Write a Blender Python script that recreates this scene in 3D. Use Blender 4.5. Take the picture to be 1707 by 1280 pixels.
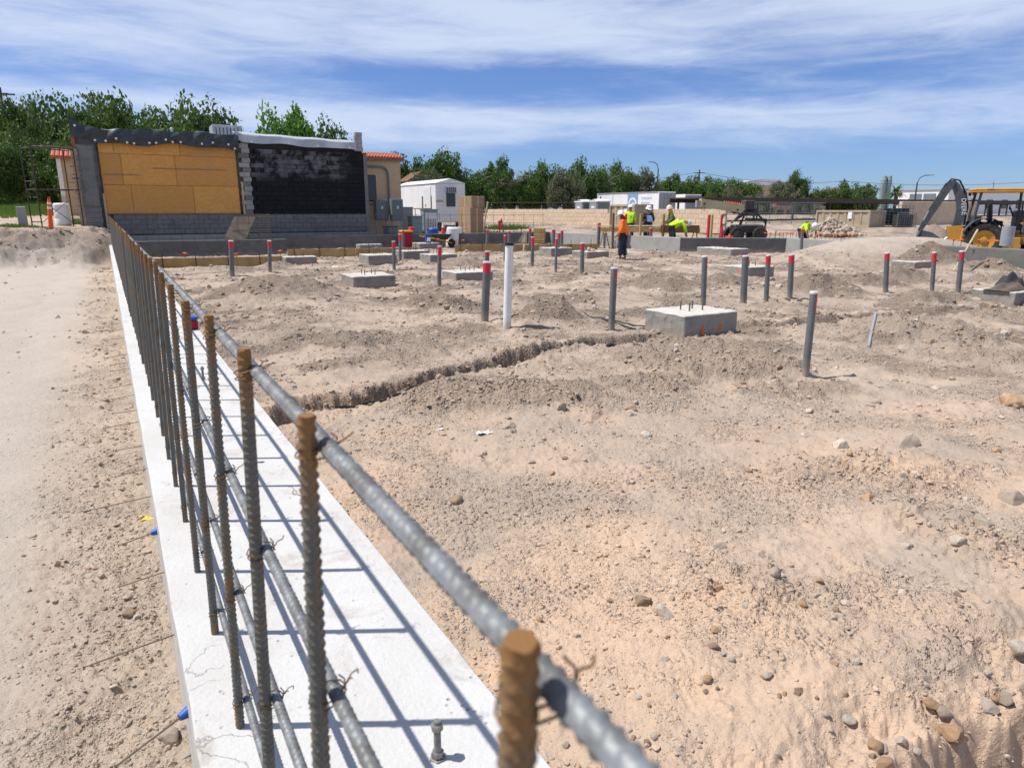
import bpy, bmesh, math, random
import numpy as np
from mathutils import Vector, Matrix
R = math.radians
for o in list(bpy.data.objects): bpy.data.objects.remove(o, do_unlink=True)
scn = bpy.context.scene
COL = scn.collection

# ------------------------------------------------------------------ camera
CAMZ = 1.756; YAW = R(29.7); PITCH = R(14.04); FPX = 1160.0
cam = bpy.data.cameras.new('camera')
cam.sensor_width = 36.0; cam.lens = 36.0*FPX/1707.0
cam.clip_start = 0.02; cam.clip_end = 6000
cam.dof.use_dof = True; cam.dof.focus_distance = 4.2; cam.dof.aperture_fstop = 7.1
camo = bpy.data.objects.new('camera', cam); COL.objects.link(camo)
camo.location = (0, 0, CAMZ)
camo.rotation_euler = (math.pi/2-PITCH, 0, -YAW)
scn.camera = camo
FW = Vector((math.sin(YAW), math.cos(YAW), 0)); RT = Vector((math.cos(YAW), -math.sin(YAW), 0))

# ------------------------------------------------------------------ sky and sun
SUN_EL = R(61.0); SUN_DIR_XY = Vector((-0.8686, 0.4955)).normalized()   # where the sun stands
world = bpy.data.worlds.new('World'); scn.world = world; world.use_nodes = True
wt = world.node_tree; wt.nodes.clear()
def WN(t, **k):
    n = wt.nodes.new(t)
    for a, b in k.items(): setattr(n, a, b)
    return n
def wmath(op, a, b=None, c=None, clamp=False):
    n = WN('ShaderNodeMath', operation=op, use_clamp=clamp)
    for i, v in enumerate((a, b, c)):
        if v is None: continue
        if isinstance(v, (int, float)): n.inputs[i].default_value = v
        else: wt.links.new(v, n.inputs[i])
    return n.outputs[0]
def wrange(v, a, b, c=0.0, d=1.0):
    n = WN('ShaderNodeMapRange', interpolation_type='SMOOTHSTEP')
    wt.links.new(v, n.inputs[0])
    for i, q in enumerate((a, b, c, d)): n.inputs[i+1].default_value = q
    return n.outputs[0]
sky = WN('ShaderNodeTexSky', sky_type='NISHITA'); sky.sun_disc = False
sky.sun_elevation = SUN_EL; sky.sun_rotation = math.atan2(SUN_DIR_XY.x, SUN_DIR_XY.y)
sky.altitude = 1200; sky.air_density = 1.0; sky.dust_density = 0.7; sky.ozone_density = 1.0
tc = WN('ShaderNodeTexCoord'); sep = WN('ShaderNodeSeparateXYZ'); wt.links.new(tc.outputs['Generated'], sep.inputs[0])
vx, vy, vz = sep.outputs
az = wmath('ARCTAN2', vx, vy); el = wmath('ARCSINE', wmath('MINIMUM', wmath('MAXIMUM', vz, -1.0), 1.0))
def cloudnoise(sx, sy, ox, oy, detail, dist, rough=0.55, tilt=0.0):
    c = WN('ShaderNodeCombineXYZ')
    e2 = wmath('ADD', el, wmath('MULTIPLY', az, tilt))
    wt.links.new(wmath('MULTIPLY_ADD', az, sx, ox), c.inputs[0]); wt.links.new(wmath('MULTIPLY_ADD', e2, sy, oy), c.inputs[1])
    n = WN('ShaderNodeTexNoise'); n.inputs['Scale'].default_value = 1.0; n.inputs['Detail'].default_value = detail
    n.inputs['Roughness'].default_value = rough; n.inputs['Distortion'].default_value = dist
    wt.links.new(c.outputs[0], n.inputs['Vector']); return n.outputs['Fac']
n1 = cloudnoise(2.0, 15.0, 3.1, 5.35, 6, 0.4, 0.5, tilt=0.06)
n2 = cloudnoise(7.0, 46.0, 8.3, 1.7, 8, 0.9, 0.62)
n3 = cloudnoise(22.0, 90.0, 2.3, 4.1, 6, 0.6, 0.65)
band = wmath('ADD', wmath('MULTIPLY', wrange(el, R(9.3), R(12.0), 0, 0.30), wrange(el, R(40), R(18), 0.25, 1.0)), wmath('MULTIPLY', wrange(el, R(4.2), R(5.6)), wrange(el, R(8.4), R(7.0), 0, 0.20)))
low = wrange(el, R(2.0), R(5.0), -0.30, 0.0)
cov = wmath('ADD', wmath('ADD', n1, wmath('MULTIPLY', wmath('SUBTRACT', n2, 0.5), 0.42)), wmath('ADD', wmath('MULTIPLY', wmath('SUBTRACT', n3, 0.5), 0.10), wmath('ADD', band, low)))
cfac = wmath('MULTIPLY_ADD', wrange(cov, 0.38, 0.92), 0.82, 0.04)
mix = WN('ShaderNodeMix', data_type='RGBA'); wt.links.new(cfac, mix.inputs['Factor'])
hs = WN('ShaderNodeMix', data_type='RGBA', blend_type='MULTIPLY'); hs.inputs[0].default_value = 1.0; hs.inputs[7].default_value = (0.54, 0.735, 1.16, 1)
wt.links.new(sky.outputs[0], hs.inputs[6])
wt.links.new(hs.outputs[2], mix.inputs[6]); mix.inputs[7].default_value = (6.9, 7.8, 9.6, 1)
bg = WN('ShaderNodeBackground'); bg.inputs['Strength'].default_value = 0.086
wt.links.new(mix.outputs[2], bg.inputs['Color'])
wo = WN('ShaderNodeOutputWorld'); wt.links.new(bg.outputs[0], wo.inputs['Surface'])

sl = bpy.data.lights.new('sun', 'SUN'); sl.energy = 5.0; sl.angle = R(0.53); sl.color = (1.0, 0.955, 0.89)
so = bpy.data.objects.new('sun', sl); COL.objects.link(so)
sd = Vector((SUN_DIR_XY.x*math.cos(SUN_EL), SUN_DIR_XY.y*math.cos(SUN_EL), math.sin(SUN_EL)))
so.rotation_euler = sd.to_track_quat('Z', 'Y').to_euler(); so.location = (0, 0, 40)
vs = scn.view_settings; vs.view_transform = 'Standard'; vs.look = 'None'; vs.exposure = 0.24; vs.gamma = 1.0; vs.use_curve_mapping = False

# ------------------------------------------------------------------ measuring the place
SP, CP = math.sin(PITCH), math.cos(PITCH)
def ray(px, py):
    u = (px-853.5)/FPX; v = (640-py)/FPX
    f = CP+v*SP; up = v*CP-SP
    return RT*u + FW*f + Vector((0, 0, up))
def P(px, py, z=0.0):
    d = ray(px, py); t = (z-CAMZ)/d.z
    return Vector((d.x*t, d.y*t, z))
def V(px, F, py=None):
    """point at forward distance F in the column px (row py, or the horizon row)"""
    if py is None: py = 350
    d = ray(px, py); t = F/(d.x*FW.x+d.y*FW.y)
    return Vector((d.x*t, d.y*t, CAMZ+d.z*t))
def ZAT(px, py, F): return V(px, F, py).z

# ------------------------------------------------------------------ noise
def _perm(seed):
    r = np.random.RandomState(seed); p = r.permutation(256); return np.concatenate([p, p])
_PC = {}
def gn(x, y, seed=0):
    if seed not in _PC: _PC[seed] = _perm(seed)
    p = _PC[seed]
    xi = np.floor(x).astype(np.int64); yi = np.floor(y).astype(np.int64); xf = x-xi; yf = y-yi
    xi &= 255; yi &= 255
    u = xf*xf*xf*(xf*(xf*6-15)+10); v = yf*yf*yf*(yf*(yf*6-15)+10)
    def g(h, a, b):
        t = h*(2*math.pi/256.0)
        return np.cos(t)*a+np.sin(t)*b
    aa = p[p[xi]+yi]; ba = p[p[xi+1]+yi]; ab = p[p[xi]+yi+1]; bb = p[p[xi+1]+yi+1]
    x1 = g(aa, xf, yf)*(1-u)+g(ba, xf-1, yf)*u
    x2 = g(ab, xf, yf-1)*(1-u)+g(bb, xf-1, yf-1)*u
    return (x1*(1-v)+x2*v)*1.4
def fbm(x, y, f, octv, gain=0.5, seed=0):
    s = np.zeros_like(x); a = 1.0
    for i in range(octv):
        s += a*gn(x*f+i*17.3, y*f-i*9.1, seed+i); a *= gain; f *= 2.03
    return s
def sst(a, b, x):
    t = np.clip((x-a)/(b-a), 0, 1); return t*t*(3-2*t)

# ------------------------------------------------------------------ materials
def newmat(name):
    m = bpy.data.materials.new(name); m.use_nodes = True
    nt = m.node_tree; nt.nodes.clear()
    out = nt.nodes.new('ShaderNodeOutputMaterial'); b = nt.nodes.new('ShaderNodeBsdfPrincipled')
    nt.links.new(b.outputs[0], out.inputs[0]); return m, nt, b
def MIXC(nt, f, a, b, blend='MIX'):
    n = nt.nodes.new('ShaderNodeMix'); n.data_type = 'RGBA'; n.blend_type = blend
    for s, v in ((n.inputs[0], f), (n.inputs[6], a), (n.inputs[7], b)):
        if isinstance(v, (int, float)): s.default_value = v
        elif isinstance(v, (tuple, list)): s.default_value = (*v[:3], 1)
        else: nt.links.new(v, s)
    return n.outputs[2]
def NOISE(nt, vec, scale, detail=4, rough=0.6, dist=0.0):
    n = nt.nodes.new('ShaderNodeTexNoise'); n.inputs['Scale'].default_value = scale
    n.inputs['Detail'].default_value = detail; n.inputs['Roughness'].default_value = rough; n.inputs['Distortion'].default_value = dist
    if vec is not None: nt.links.new(vec, n.inputs['Vector'])
    return n.outputs['Fac']
def RAMP(nt, v, a, b, c=0.0, d=1.0):
    n = nt.nodes.new('ShaderNodeMapRange'); n.interpolation_type = 'SMOOTHSTEP'; nt.links.new(v, n.inputs[0])
    for i, q in enumerate((a, b, c, d)): n.inputs[i+1].default_value = q
    return n.outputs[0]
def MATH(nt, op, a, b=None):
    n = nt.nodes.new('ShaderNodeMath'); n.operation = op
    for i, v in enumerate((a, b)):
        if v is None: continue
        if isinstance(v, (int, float)): n.inputs[i].default_value = v
        else: nt.links.new(v, n.inputs[i])
    return n.outputs[0]
def BUMP(nt, b, h, dist, strength=1.0, prev=None):
    n = nt.nodes.new('ShaderNodeBump'); n.inputs['Distance'].default_value = dist; n.inputs['Strength'].default_value = strength
    nt.links.new(h, n.inputs['Height'])
    if prev is not None: nt.links.new(prev, n.inputs['Normal'])
    nt.links.new(n.outputs[0], b.inputs['Normal']); return n.outputs[0]
def COORD(nt, kind='Object'):
    if kind == 'World': return nt.nodes.new('ShaderNodeNewGeometry').outputs['Position']
    return nt.nodes.new('ShaderNodeTexCoord').outputs['Object']
def mat(name, c, c2=None, rough=0.75, scale=6.0, metal=0.0, bump=0.0, bscale=40, dirt=None, dscale=3.0, damt=0.4, spec=0.3, rnd=0.12, space='Object', mud=0.0):
    """weathered procedural paint/stone: two tones, dirt patches, fine relief, small per-object variation"""
    m, nt, b = newmat(name); v = COORD(nt, space)
    c2 = c2 or tuple(x*0.8 for x in c)
    col = MIXC(nt, RAMP(nt, NOISE(nt, v, scale, 6, 0.62), 0.35, 0.68), c, c2)
    if dirt: col = MIXC(nt, RAMP(nt, NOISE(nt, v, dscale, 8, 0.66, 0.4), 0.52, 0.72, 0, damt), col, dirt)
    if mud:
        sz = nt.nodes.new('ShaderNodeSeparateXYZ'); nt.links.new(v, sz.inputs[0])
        mz = RAMP(nt, MATH(nt, 'ADD', sz.outputs[2], MATH(nt, 'MULTIPLY', NOISE(nt, v, 9, 5, 0.7), 0.30)), 0.34, 0.12, 0, mud)
        col = MIXC(nt, mz, col, (0.36, 0.285, 0.22))
    if rnd:
        oi = nt.nodes.new('ShaderNodeObjectInfo')
        col = MIXC(nt, RAMP(nt, oi.outputs['Random'], 0, 1, 0, rnd), col, (0.02, 0.02, 0.02))
    nt.links.new(col, b.inputs['Base Color'])
    b.inputs['Roughness'].default_value = rough; b.inputs['Metallic'].default_value = metal
    b.inputs['Specular IOR Level'].default_value = spec
    if bump: BUMP(nt, b, NOISE(nt, v, bscale, 5, 0.6), bump)
    return m
M = {}
M['white_conc'] = None
def concrete(name, a, b_, stain, bscale=60, bump=0.004, pits=True, cracks=False, mud=False):
    m, nt, b = newmat(name); v = COORD(nt, 'World')
    col = MIXC(nt, RAMP(nt, NOISE(nt, v, 1.7, 8, 0.62, 0.3), 0.36, 0.66), a, b_)
    col = MIXC(nt, RAMP(nt, NOISE(nt, v, 4.5, 8, 0.72, 0.8), 0.52, 0.70, 0, 0.75), col, stain)
    h = NOISE(nt, v, bscale, 6, 0.65)
    if pits:
        vo = nt.nodes.new('ShaderNodeTexVoronoi'); vo.inputs['Scale'].default_value = 34; nt.links.new(v, vo.inputs['Vector'])
        sel = RAMP(nt, NOISE(nt, v, 5, 3), 0.5, 0.62)
        pit = MATH(nt, 'MULTIPLY', RAMP(nt, vo.outputs['Distance'], 0.20, 0.08), sel)
        col = MIXC(nt, MATH(nt, 'MULTIPLY', pit, 0.55), col, tuple(x*0.45 for x in stain))
        h = MATH(nt, 'SUBTRACT', h, MATH(nt, 'MULTIPLY', pit, 1.0))
    if cracks:
        w = nt.nodes.new('ShaderNodeTexVoronoi'); w.feature = 'DISTANCE_TO_EDGE'; w.inputs['Scale'].default_value = 0.9
        vm = nt.nodes.new('ShaderNodeVectorMath'); vm.operation = 'ADD'; nt.links.new(v, vm.inputs[0])
        nn = nt.nodes.new('ShaderNodeTexNoise'); nn.inputs['Scale'].default_value = 5; nn.inputs['Detail'].default_value = 6; nt.links.new(v, nn.inputs['Vector'])
        nt.links.new(nn.outputs['Color'], vm.inputs[1]); nt.links.new(vm.outputs[0], w.inputs['Vector'])
        cr = MATH(nt, 'MULTIPLY', RAMP(nt, w.outputs['Distance'], 0.004, 0.001), RAMP(nt, NOISE(nt, v, 2.2, 2), 0.58, 0.62))
        col = MIXC(nt, MATH(nt, 'MULTIPLY', cr, 0.22), col, tuple(x*0.5 for x in stain)); h = MATH(nt, 'SUBTRACT', h, MATH(nt, 'MULTIPLY', cr, 0.7))
    if mud:
        sz = nt.nodes.new('ShaderNodeSeparateXYZ'); nt.links.new(v, sz.inputs[0])
        col = MIXC(nt, RAMP(nt, MATH(nt, 'ADD', sz.outputs[2], MATH(nt, 'MULTIPLY', NOISE(nt, v, 5, 6, 0.7), 0.35)), 0.36, 0.18, 0, 0.75), col, (0.34, 0.27, 0.21))
    nt.links.new(col, b.inputs['Base Color']); b.inputs['Roughness'].default_value = 0.9; b.inputs['Specular IOR Level'].default_value = 0.2
    BUMP(nt, b, h, bump); M[name] = m; return m
concrete('white_conc', (0.52, 0.515, 0.50), (0.475, 0.465, 0.44), (0.37, 0.335, 0.29), cracks=True)
concrete('wall_face', (0.50, 0.48, 0.44), (0.42, 0.40, 0.37), (0.33, 0.29, 0.25))
concrete('shaded_conc', (0.150, 0.150, 0.145), (0.115, 0.115, 0.112), (0.085, 0.085, 0.08), bump=0.003, mud=True)  # shaded copy of the wall concrete, shade on faces turned from the sun painted in
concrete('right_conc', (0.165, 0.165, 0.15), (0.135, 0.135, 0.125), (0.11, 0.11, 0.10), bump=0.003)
concrete('lit_conc', (0.33, 0.33, 0.315), (0.28, 0.28, 0.265), (0.21, 0.21, 0.195), bump=0.003)  # lit copy of the same wall concrete, sunlight put into the paler tone
concrete('sunlit_top', (0.52, 0.49, 0.44), (0.44, 0.41, 0.36), (0.36, 0.32, 0.27), bump=0.006, bscale=35)  # footing tops coloured paler than their sides to stand for sunlight on them
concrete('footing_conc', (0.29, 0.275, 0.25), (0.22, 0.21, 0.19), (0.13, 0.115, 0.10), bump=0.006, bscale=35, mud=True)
concrete('cmu_grey', (0.20, 0.20, 0.20), (0.15, 0.15, 0.155), (0.10, 0.10, 0.10), bump=0.006, bscale=50, pits=False)
concrete('cmu_pale', (0.36, 0.35, 0.33), (0.28, 0.28, 0.27), (0.2, 0.19, 0.18), bump=0.006, bscale=50, pits=False)

def rebar_mat(name, ends):
    m, nt, b = newmat(name); tcn = nt.nodes.new('ShaderNodeTexCoord'); v = tcn.outputs['Object']
    grey = MIXC(nt, NOISE(nt, v, 25, 4), (0.070, 0.073, 0.066), (0.16, 0.16, 0.145))
    rust = MIXC(nt, NOISE(nt, v, 60, 5), (0.30, 0.12, 0.025), (0.19, 0.115, 0.03))
    mp = nt.nodes.new('ShaderNodeMapping'); mp.inputs['Scale'].default_value = (1, 1, 0.10); nt.links.new(v, mp.inputs[0])
    f = MATH(nt, 'MAXIMUM', RAMP(nt, NOISE(nt, v, 9, 6, 0.7), 0.52, 0.64, 0, 0.8), RAMP(nt, NOISE(nt, mp.outputs[0], 95, 4, 0.6), 0.52, 0.62, 0, 0.9))
    oi = nt.nodes.new('ShaderNodeObjectInfo')
    f = MATH(nt, 'MULTIPLY', f, RAMP(nt, oi.outputs['Random'], 0, 1, 0.15, 0.95))
    if ends:
        sx = nt.nodes.new('ShaderNodeSeparateXYZ'); nt.links.new(v, sx.inputs[0])
        f = MATH(nt, 'MAXIMUM', f, MATH(nt, 'MULTIPLY', RAMP(nt, MATH(nt, 'ADD', sx.outputs[2], MATH(nt, 'MULTIPLY', NOISE(nt, v, 30, 3), 0.16)), 0.90, 1.06), 0.92))
    col = MIXC(nt, f, grey, rust)
    nt.links.new(col, b.inputs['Base Color']); b.inputs['Metallic'].default_value = 0.25
    b.inputs['Roughness'].default_value = 0.62; BUMP(nt, b, NOISE(nt, v, 300, 3), 0.0006); M[name] = m
rebar_mat('rebar', True); rebar_mat('rebar_rail', False)
def m_rail():
    m, nt, b = newmat('rail_steel'); v = COORD(nt)
    col = MIXC(nt, RAMP(nt, NOISE(nt, v, 30, 5), 0.4, 0.62), (0.22, 0.235, 0.24), (0.14, 0.14, 0.135))
    col = MIXC(nt, RAMP(nt, NOISE(nt, v, 14, 6, 0.7), 0.60, 0.74, 0, 0.6), col, (0.26, 0.14, 0.06))
    nt.links.new(col, b.inputs['Base Color']); b.inputs['Metallic'].default_value = 0.35; b.inputs['Roughness'].default_value = 0.55
    BUMP(nt, b, NOISE(nt, v, 300, 3), 0.0006); M['rail_steel'] = m
m_rail()
M['wire'] = mat('wire', (0.06, 0.055, 0.05), (0.16, 0.08, 0.03), metal=0.4, rough=0.6, scale=40)
M['nail_steel'] = mat('nail_steel', (0.13, 0.12, 0.105), (0.22, 0.14, 0.07), metal=0.4, rough=0.55, scale=20)
M['steel'] = mat('steel', (0.30, 0.29, 0.27), (0.19, 0.17, 0.15), metal=0.5, rough=0.5, scale=50, bump=0.0006, bscale=200)
M['blue_plastic'] = mat('blue_plastic', (0.03, 0.11, 0.42), rough=0.45)
M['pvc_grey'] = mat('pvc_grey', (0.135, 0.145, 0.155), (0.165, 0.17, 0.175), rough=0.5, dirt=(0.30, 0.24, 0.19), dscale=4, damt=0.35, mud=0.8)
M['pvc_white'] = mat('pvc_white', (0.78, 0.78, 0.77), (0.72, 0.72, 0.70), rough=0.4, dirt=(0.45, 0.38, 0.3), dscale=5, damt=0.3, rnd=0.03, mud=0.6)
M['red_paint'] = mat('red_paint', (0.66, 0.035, 0.06), (0.52, 0.04, 0.07), rough=0.5, scale=12, dirt=(0.5, 0.2, 0.2), damt=0.3)
M['tape_white'] = mat('tape_white', (0.78, 0.77, 0.75), rough=0.5)
M['black_rubber'] = mat('black_rubber', (0.025, 0.025, 0.027), (0.04, 0.038, 0.036), rough=0.75, dirt=(0.22, 0.18, 0.14), damt=0.5, dscale=4)
M['black_plastic'] = mat('black_plastic', (0.02, 0.02, 0.022), (0.035, 0.035, 0.035), rough=0.5)
M['orange_plastic'] = mat('orange_plastic', (0.85, 0.12, 0.02), (0.75, 0.10, 0.02), rough=0.5)
M['orange_spray'] = mat('orange_spray', (0.85, 0.14, 0.02), (0.6, 0.16, 0.06), rough=0.8, scale=30)
M['lumber'] = mat('lumber', (0.52, 0.35, 0.15), (0.42, 0.27, 0.11), rough=0.8, scale=3, dirt=(0.28, 0.2, 0.12), damt=0.4, rnd=0.25)
M['old_wood'] = mat('old_wood', (0.33, 0.27, 0.20), (0.24, 0.19, 0.14), rough=0.85, scale=5, rnd=0.25)
M['brown_wood'] = mat('brown_wood', (0.20, 0.105, 0.045), (0.15, 0.08, 0.035), rough=0.8, scale=5)
M['pale_wood'] = mat('pale_wood', (0.60, 0.48, 0.30), (0.5, 0.38, 0.22), rough=0.8, scale=5)
M['cardboard'] = mat('cardboard', (0.40, 0.28, 0.18), (0.36, 0.25, 0.16), rough=0.9, scale=2, rnd=0.2)
M['stucco'] = mat('stucco', (0.56, 0.42, 0.28), (0.50, 0.37, 0.25), rough=0.9, scale=2, bump=0.004, bscale=60, dirt=(0.36, 0.28, 0.2), damt=0.3)
M['beige_block'] = mat('beige_block', (0.64, 0.50, 0.36), (0.58, 0.45, 0.32), rough=0.9, scale=3, bump=0.004, bscale=40, dirt=(0.42, 0.35, 0.27), damt=0.4, rnd=0.10)
M['mortar'] = mat('mortar', (0.44, 0.36, 0.28), rough=0.95)
M['dark_mortar'] = mat('dark_mortar', (0.05, 0.05, 0.052), rough=0.95)
M['tile_red'] = mat('tile_red', (0.42, 0.13, 0.075), (0.34, 0.11, 0.07), rough=0.8, scale=8)
M['tan_metal'] = mat('tan_metal', (0.42, 0.35, 0.25), (0.37, 0.31, 0.22), rough=0.6, scale=2, dirt=(0.22, 0.14, 0.08), damt=0.4)
M['boom_tan'] = mat('boom_tan', (0.50, 0.46, 0.27), (0.44, 0.40, 0.24), rough=0.5, scale=2, dirt=(0.25, 0.19, 0.1), damt=0.35)
M['white_metal'] = mat('white_metal', (0.78, 0.79, 0.80), (0.72, 0.73, 0.75), rough=0.5, scale=1.2, dirt=(0.45, 0.42, 0.38), damt=0.25, rnd=0.04)
M['grey_metal'] = mat('grey_metal', (0.34, 0.34, 0.36), (0.30, 0.30, 0.32), rough=0.5, scale=2, dirt=(0.2, 0.17, 0.15), damt=0.25)
M['cabinet_grey'] = mat('cabinet_grey', (0.17, 0.20, 0.21), (0.15, 0.18, 0.19), rough=0.5, scale=2)
M['cabinet_green'] = mat('cabinet_green', (0.26, 0.34, 0.33), (0.22, 0.29, 0.29), rough=0.5, scale=2)
M['galv'] = mat('galv', (0.42, 0.44, 0.46), (0.33, 0.35, 0.37), rough=0.45, metal=0.3, scale=3)
M['dark_steel'] = mat('dark_steel', (0.05, 0.045, 0.042), (0.085, 0.06, 0.045), rough=0.6, scale=4, metal=0.2)
M['machine_dark'] = mat('machine_dark', (0.035, 0.037, 0.04), (0.06, 0.06, 0.06), rough=0.5, scale=4, dirt=(0.25, 0.2, 0.15), damt=0.5, dscale=2.5)
M['boom_grey'] = mat('boom_grey', (0.055, 0.066, 0.08), (0.085, 0.097, 0.11), rough=0.45, scale=4, dirt=(0.26, 0.22, 0.18), damt=0.35, dscale=2.5)
M['machine_yellow'] = mat('machine_yellow', (0.52, 0.27, 0.045), (0.46, 0.235, 0.04), rough=0.5, scale=3, dirt=(0.32, 0.24, 0.15), damt=0.5, dscale=2.5)
M['glass_dark'] = mat('glass_dark', (0.03, 0.035, 0.04), rough=0.08, spec=0.6, rnd=0.0)
M['tarp'] = mat('tarp', (0.035, 0.045, 0.05), (0.055, 0.065, 0.07), rough=0.42, scale=3, bump=0.01, bscale=8)
M['membrane'] = mat('membrane', (0.42, 0.45, 0.48), (0.36, 0.39, 0.42), rough=0.45, scale=2, rnd=0)
M['tarp_brown'] = mat('tarp_brown', (0.10, 0.075, 0.055), (0.16, 0.12, 0.09), rough=0.8, scale=9, bump=0.02, bscale=20)
M['skin'] = mat('skin', (0.38, 0.20, 0.13), rough=0.6, rnd=0)
M['navy'] = mat('navy', (0.018, 0.024, 0.045), (0.03, 0.035, 0.055), rough=0.85, scale=9)
M['hivis_orange'] = mat('hivis_orange', (0.95, 0.22, 0.03), (0.85, 0.18, 0.03), rough=0.8, scale=7, rnd=0)
M['hivis_lime'] = mat('hivis_lime', (0.52, 0.85, 0.03), (0.45, 0.75, 0.03), rough=0.8, scale=7, rnd=0)
M['olive'] = mat('olive', (0.13, 0.15, 0.07), rough=0.85)
M['dark_cloth'] = mat('dark_cloth', (0.035, 0.035, 0.04), (0.05, 0.05, 0.055), rough=0.85)
M['blue_shirt'] = mat('blue_shirt', (0.18, 0.27, 0.52), rough=0.85)
M['red_cloth'] = mat('red_cloth', (0.42, 0.02, 0.05), (0.3, 0.02, 0.04), rough=0.85)
M['yellow_cloth'] = mat('yellow_cloth', (0.72, 0.45, 0.05), rough=0.85)
M['hat_white'] = mat('hat_white', (0.82, 0.82, 0.82), rough=0.35, rnd=0)
M['hat_tan'] = mat('hat_tan', (0.8, 0.66, 0.5), rough=0.4, rnd=0)
M['boot'] = mat('boot', (0.16, 0.11, 0.07), rough=0.8)
M['yellow_paint'] = mat('yellow_paint', (0.75, 0.45, 0.03), rough=0.5)
M['letter_blue'] = mat('letter_blue', (0.22, 0.38, 0.58), rough=0.5, rnd=0)
M['letter_pale'] = mat('letter_pale', (0.50, 0.58, 0.70), rough=0.5, rnd=0)
M['leaf_yellow'] = mat('leaf_yellow', (0.75, 0.50, 0.05), rough=0.6)
M['bark'] = mat('bark', (0.15, 0.115, 0.085), (0.10, 0.08, 0.06), rough=0.9, scale=8)
M['bare_wood'] = mat('bare_wood', (0.30, 0.26, 0.22), (0.24, 0.2, 0.17), rough=0.9, scale=8)
def leafmat(name, a, b_):
    m, nt, b = newmat(name); v = COORD(nt)
    geo = nt.nodes.new('ShaderNodeNewGeometry'); oi = nt.nodes.new('ShaderNodeObjectInfo')
    col = MIXC(nt, geo.outputs['Random Per Island'], a, b_)
    col = MIXC(nt, RAMP(nt, oi.outputs['Random'], 0, 1, 0, 0.30), col, tuple(x*0.45 for x in a))
    nt.links.new(col, b.inputs['Base Color']); b.inputs['Roughness'].default_value = 0.55; b.inputs['Specular IOR Level'].default_value = 0.25
    tr = nt.nodes.new('ShaderNodeBsdfTranslucent'); nt.links.new(MIXC(nt, 0.5, col, (a[0]*1.4, a[1]*1.3, a[2]*0.6)), tr.inputs['Color'])
    ms = nt.nodes.new('ShaderNodeMixShader'); ms.inputs[0].default_value = 0.35
    out = [n for n in nt.nodes if n.type == 'OUTPUT_MATERIAL'][0]
    nt.links.new(b.outputs[0], ms.inputs[1]); nt.links.new(tr.outputs[0], ms.inputs[2]); nt.links.new(ms.outputs[0], out.inputs[0])
    M[name] = m
leafmat('leaf_dark', (0.062, 0.115, 0.032), (0.105, 0.170, 0.046))
leafmat('leaf_mid', (0.072, 0.135, 0.034), (0.115, 0.190, 0.048))
leafmat('leaf_bright', (0.10, 0.22, 0.035), (0.15, 0.29, 0.05))
leafmat('leaf_grey', (0.13, 0.16, 0.085), (0.18, 0.19, 0.12))
leafmat('grass_green', (0.10, 0.20, 0.04), (0.20, 0.26, 0.08))
def osb():
    m, nt, b = newmat('osb'); v = COORD(nt, 'World')
    mp = nt.nodes.new('ShaderNodeMapping'); mp.inputs['Scale'].default_value = (1, 1, 2.2); nt.links.new(v, mp.inputs[0])
    vo = nt.nodes.new('ShaderNodeTexVoronoi'); vo.inputs['Scale'].default_value = 9; nt.links.new(mp.outputs[0], vo.inputs['Vector'])
    col = MIXC(nt, vo.outputs['Color'], (0.62, 0.29, 0.060), (0.78, 0.40, 0.100))
    oi = nt.nodes.new('ShaderNodeObjectInfo')
    col = MIXC(nt, RAMP(nt, oi.outputs['Random'], 0, 1, 0, 0.60), col, (0.44, 0.20, 0.055))
    col = MIXC(nt, RAMP(nt, NOISE(nt, v, 0.9, 5, 0.6), 0.5, 0.75, 0, 0.5), col, (0.48, 0.27, 0.11))
    nt.links.new(col, b.inputs['Base Color']); b.inputs['Roughness'].default_value = 0.75; M['osb'] = m
osb()
def blackwall():
    m, nt, b = newmat('tar_block'); v = COORD(nt, 'World')
    oi = nt.nodes.new('ShaderNodeObjectInfo')
    col = MIXC(nt, NOISE(nt, v, 3, 5), (0.010, 0.011, 0.013), (0.018, 0.019, 0.022))
    sx = nt.nodes.new('ShaderNodeSeparateXYZ'); nt.links.new(v, sx.inputs[0])
    hi = MATH(nt, 'MULTIPLY', RAMP(nt, sx.outputs[2], 2.9, 3.5, 0.05, 1.0), RAMP(nt, sx.outputs[0], 10.6, 9.6, 0.05, 1.0))
    worn = MATH(nt, 'MULTIPLY', RAMP(nt, MATH(nt, 'ADD', NOISE(nt, v, 1.6, 8, 0.72, 0.5), MATH(nt, 'MULTIPLY', oi.outputs['Random'], 0.16)), 0.48, 0.72), hi)
    col = MIXC(nt, MATH(nt, 'MULTIPLY', worn, 0.75), col, (0.19, 0.19, 0.20))
    nt.links.new(col, b.inputs['Base Color']); b.inputs['Roughness'].default_value = 0.75; b.inputs['Specular IOR Level'].default_value = 0.12; BUMP(nt, b, NOISE(nt, v, 40, 5), 0.006); M['tar_block'] = m
blackwall()
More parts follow.
